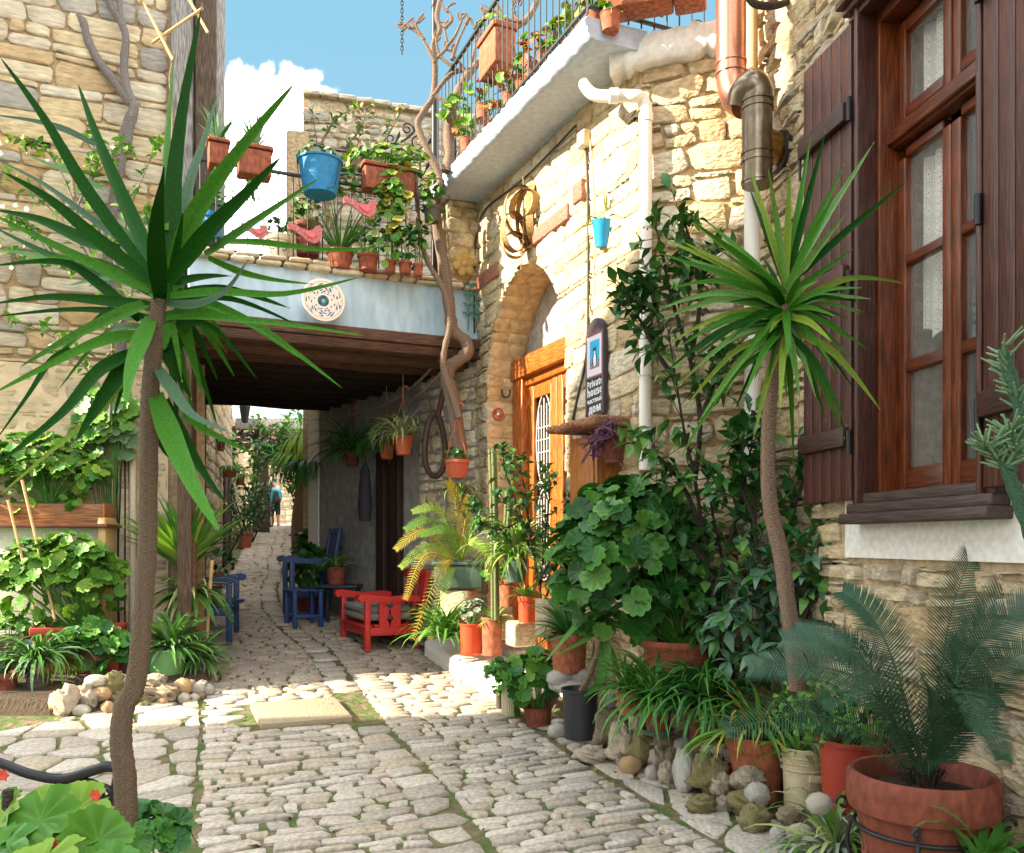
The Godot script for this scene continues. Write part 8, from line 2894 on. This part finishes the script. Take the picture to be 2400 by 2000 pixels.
	# balcony pots and their plants
	for q in [[497, 52, 30, 42, 7.4, "terracotta box with bare stems behind the balcony bars"], [640, 2, 21, 62, 5.75, "ridged terracotta planter on the roof edge by the balcony end"], [690, -4, 14, 30, 5.7, "terracotta planter at the right end of the roof edge"]]:
		var k: float = q[4] / F
		var h: float = (40.0 if q[0] == 497 else 17.0) * k
		t = thing("balcony_box", q[5], "potted plant", at(q[0], q[1] + (22 if q[0] == 497 else 10), q[4]))
		trough(t, q[3] * k * 1.1, 0.22, h, M.terra2, Basis(PA.u, Vector3.UP, PA.n) if q[0] == 497 else Basis(PR.u, Vector3.UP, PR.n))
		bush(t, Vector3(0, h + 0.06, 0), Vector3(0.2, 0.12, 0.12), 26, 0.035, [M.g_lime, M.g_bright, M.orangeleaf], Vector3(0, h, 0))
	var bl := 0
	for q in [[453, 115, 8.1, 22, 0], [462, 133, 7.9, 14, 0], [478, 100, 7.6, 26, 1], [490, 120, 7.4, 20, 1], [505, 90, 7.1, 18, 1], [518, 78, 6.9, 22, 1], [527, 60, 6.8, 24, 1], [540, 50, 6.6, 16, 1], [560, 40, 6.3, 22, 2], [575, 22, 6.1, 22, 2], [588, 10, 5.9, 18, 2], [604, 12, 5.7, 16, 2]]:
		var k: float = q[2] / F
		t = thing("balcony_geranium", ["pale lime geranium sprig leaning out at the left end of the balcony", "small lime sprig low at the left end of the balcony", "geranium with orange leaves near the balcony post", "geranium low between the bars right of the vine", "sparse geranium halfway along the balcony", "geranium with coral flowers mid balcony", "leafy geranium with a red flower on the balcony", "thin geranium sprig on the balcony edge", "lime geranium towards the near end of the balcony", "lime geranium near the end of the balcony", "yellow-green geranium at the near end of the balcony", "small geranium at the corner of the roof edge"][bl], "potted plant", at(q[0], q[1] + 18, q[2]) + PA.n * -0.05, "geraniums along the balcony")
		bl += 1
		pot(t, 0.07, 0.055, 0.12, M.terra2, "lip")
		bush(t, Vector3(0, 0.2, 0.02), Vector3(q[3] * k * 0.8, q[3] * k * 0.8, 0.12), 26, 0.045, [[M.g_lime, M.g_lime, M.g_bright], [M.g_bright, M.orangeleaf, M.g_lime, M.orangeleaf], [M.g_lime, M.g_yel, M.g_bright]][q[4]], Vector3(0, 0.1, 0))

func lane_things() -> void:
	R.seed = 1600
	var t := Node3D.new()
	t.free()
	# beyond the passage
	var P := func(called, label, px, py, d, w, h, m): 
		var k: float = d / F
		var g := onground(at(px, HY, d))
		var th := thing(called, label, "potted plant", g)
		if h > 0:
			pot(th, w * k / 2, w * k * 0.37, h * k, m, "rim")
		th.set_meta("top", h * k)
		return th
	var a: Node3D = P.call("lane_pot", "terracotta pot with an upright dark shrub at the left of the far lane", 244, 0, 20.0, 18, 17, M.terra2)
	shrub(a, [[top(a), top(a) + Vector3(0, 0.5, 0), top(a) + Vector3(0.05, 1.1, 0)], [top(a), top(a) + Vector3(0.2, 0.4, 0), top(a) + Vector3(0.35, 0.9, 0)], [top(a), top(a) + Vector3(-0.2, 0.4, 0), top(a) + Vector3(-0.3, 0.95, 0)]], 26, 0.14, 0.45, [M.g_dark, M.g_mid], M.darkbark, 0.025, false)
	a = P.call("lane_pot", "leaning pinkish pot at the mouth of the far lane beside the yucca clump", 215, 0, 13.5, 17, 14, M.terra2)
	bush(a, top(a) + Vector3(0, 0.2, 0), Vector3(0.3, 0.25, 0.2), 50, 0.06, [M.g_dark, M.g_mid], top(a), false)
	a = P.call("grey_lane_shrub", "grey-green bush against the far left house", 226, 0, 17.0, 0, 0, M.terra)
	shrub(a, [[Vector3.ZERO, Vector3(0.1, 0.7, 0), Vector3(0.1, 1.5, 0)], [Vector3.ZERO, Vector3(0.3, 0.6, 0), Vector3(0.5, 1.2, 0)], [Vector3.ZERO, Vector3(-0.3, 0.6, 0), Vector3(-0.4, 1.3, 0)], [Vector3.ZERO, Vector3(0.0, 0.5, 0.3), Vector3(0.1, 1.0, 0.4)]], 40, 0.11, 0.4, [M.g_aloe, M.g_mid], M.darkbark, 0.02, false)
	a = P.call("grey_lane_shrub", "tall feathery grey-green bush behind the pot of the far lane", 252, 0, 21.5, 0, 0, M.terra)
	shrub(a, [[Vector3.ZERO, Vector3(0.1, 1.2, 0), Vector3(0.2, 2.6, 0)], [Vector3.ZERO, Vector3(0.4, 1.0, 0), Vector3(0.6, 2.2, 0)], [Vector3.ZERO, Vector3(-0.4, 1.0, 0), Vector3(-0.7, 2.3, 0)], [Vector3.ZERO, Vector3(0.0, 0.6, 0.4), Vector3(0.3, 1.2, 0.6)]], 50, 0.16, 0.4, [M.g_aloe, M.g_mid, M.g_bright], M.darkbark, 0.025, false)
	a = P.call("lane_sapling", "light green leafy sapling under the pergola", 250, 0, 24.5, 0, 0, M.terra)
	shrub(a, [[Vector3.ZERO, Vector3(0.1, 1.8, 0), Vector3(0.3, 3.4, 0)], [Vector3(0, 1.2, 0), Vector3(-0.5, 2.2, 0), Vector3(-0.7, 3.2, 0)], [Vector3(0, 1.5, 0), Vector3(0.6, 2.4, 0), Vector3(1.2, 3.3, 0)]], 40, 0.24, 0.5, [M.g_bright, M.g_lime], M.darkbark, 0.03, false)
	for q in [[230, 466, 15.5, 15, "orange pot of feathery asparagus fern on the far left house"], [240, 474, 17.0, 9, "smaller orange wall pot right of the asparagus fern pot"], [221, 440, 14.5, 8, "dark spidery plant hung high on the far left house"]]:
		var h := hung(q[4], q[0], q[1], q[1] + 11, q[3], q[2], 0, M.terra2)
		tuft(h, top(h), 130, 0.2, 0.55, 0.03, 0.2, 1.5, 1.8, [M.g_dark] if q[0] == 221 else [M.g_bright, M.g_mid], false)
	var y := thing("lane_yucca_tree", "sunlit yucca tree with hanging bright leaves on the right of the far lane", "yucca", onground(at(300, HY, 15.5)))
	ptube(y, "trunk", spline([Vector3(0, -0.1, 0), Vector3(-0.05, 0.8, 0), Vector3(0.02, 1.5, 0), Vector3(0.05, 2.3, 0)], 5), 0.11, M.bark2, 10)
	tuft(y, Vector3(0.05, 2.35, 0), 120, 0.5, 1.0, 0.07, -0.3, 1.5, 1.6, [M.g_bright, M.g_lime, M.g_lir2], false)
	tuft(y, Vector3(0.1, 2.6, 0.1), 120, 0.5, 1.0, 0.07, -0.6, 1.0, 1.6, [M.g_lime, M.g_bright], false)
	var h2 := hung("dark square pot with trailing leaves on the white pier of the passage", 318, 463, 474, 11, 12.3, 0, M.black, 4)
	tuft(h2, top(h2) + Vector3(-0.1, 0, 0), 120, 0.3, 0.85, 0.05, 0.2, 1.4, 2.6, [M.g_mid, M.g_lir], false)
	for q in [[318, 12.6, 0.55, "broad dark leaves of a calla clump at the end of the passage wall", M.g_fic2, 0.16], [308, 11.6, 0.42, "dark bushy plant behind the blue armchair", M.g_dark, 0.07], [322, 11.9, 0.4, "small dark plant beside the blue armchair", M.g_dark, 0.06]]:
		var c := thing("passage_plant", q[3], "potted plant", onground(at(q[0], HY, q[1])))
		pot(c, 0.17, 0.13, 0.3, M.terra3, "rim")
		bush(c, Vector3(0, 0.3 + q[2] * 0.7, 0), Vector3(q[2] * 0.7, q[2] * 0.75, q[2] * 0.5), 110 if q[5] < 0.1 else 40, q[5], [q[4], M.g_dark], Vector3(0, 0.28, 0), false)
	var cr := thing("far_creeper", "mixed creeper hanging on the right wall of the far lane", "creeper", onground(at(300, HY, 24.0)))
	shrub(cr, [[Vector3(0, 0, 0), Vector3(-0.2, 1.5, 0), Vector3(-0.6, 3.2, 0)], [Vector3(0, 0.5, 0), Vector3(-0.5, 2.0, 0), Vector3(-1.0, 2.6, 0)], [Vector3(0, 1.0, 0), Vector3(0.1, 2.4, 0), Vector3(-0.1, 3.8, 0)]], 60, 0.2, 0.45, [M.g_mid, M.g_bright, M.g_aloe], M.darkbark, 0.025, false)
	# fallen leaves and bits of twig on the paving
	var fl := MB.new()
	for i in 130:
		var p := st(rf(2.2, 8.0), rf(-1.5, 2.9))
		if R.randf() < 0.6:
			p = st(rf(2.6, 6.2), rf(2.2, 2.9))
		p = onground(p, 0.045)
		fl.tint = Color(1, 1, 1) * rf(0.5, 1.0)
		var d := Vector3(rf(-1, 1), 0.1, rf(-1, 1)).normalized()
		leafq(fl, p, d, Vector3(rf(-0.4, 0.4), 1, rf(-0.4, 0.4)), rf(0.015, 0.045))
	var fo := base("fallen_leaves", "dry fallen leaves scattered on the paving, thickest below the right border")
	fo.set_meta("kind", "stuff")
	put(fo, "dry_leaves", fl.mesh(), M.dry, Transform3D(), true)
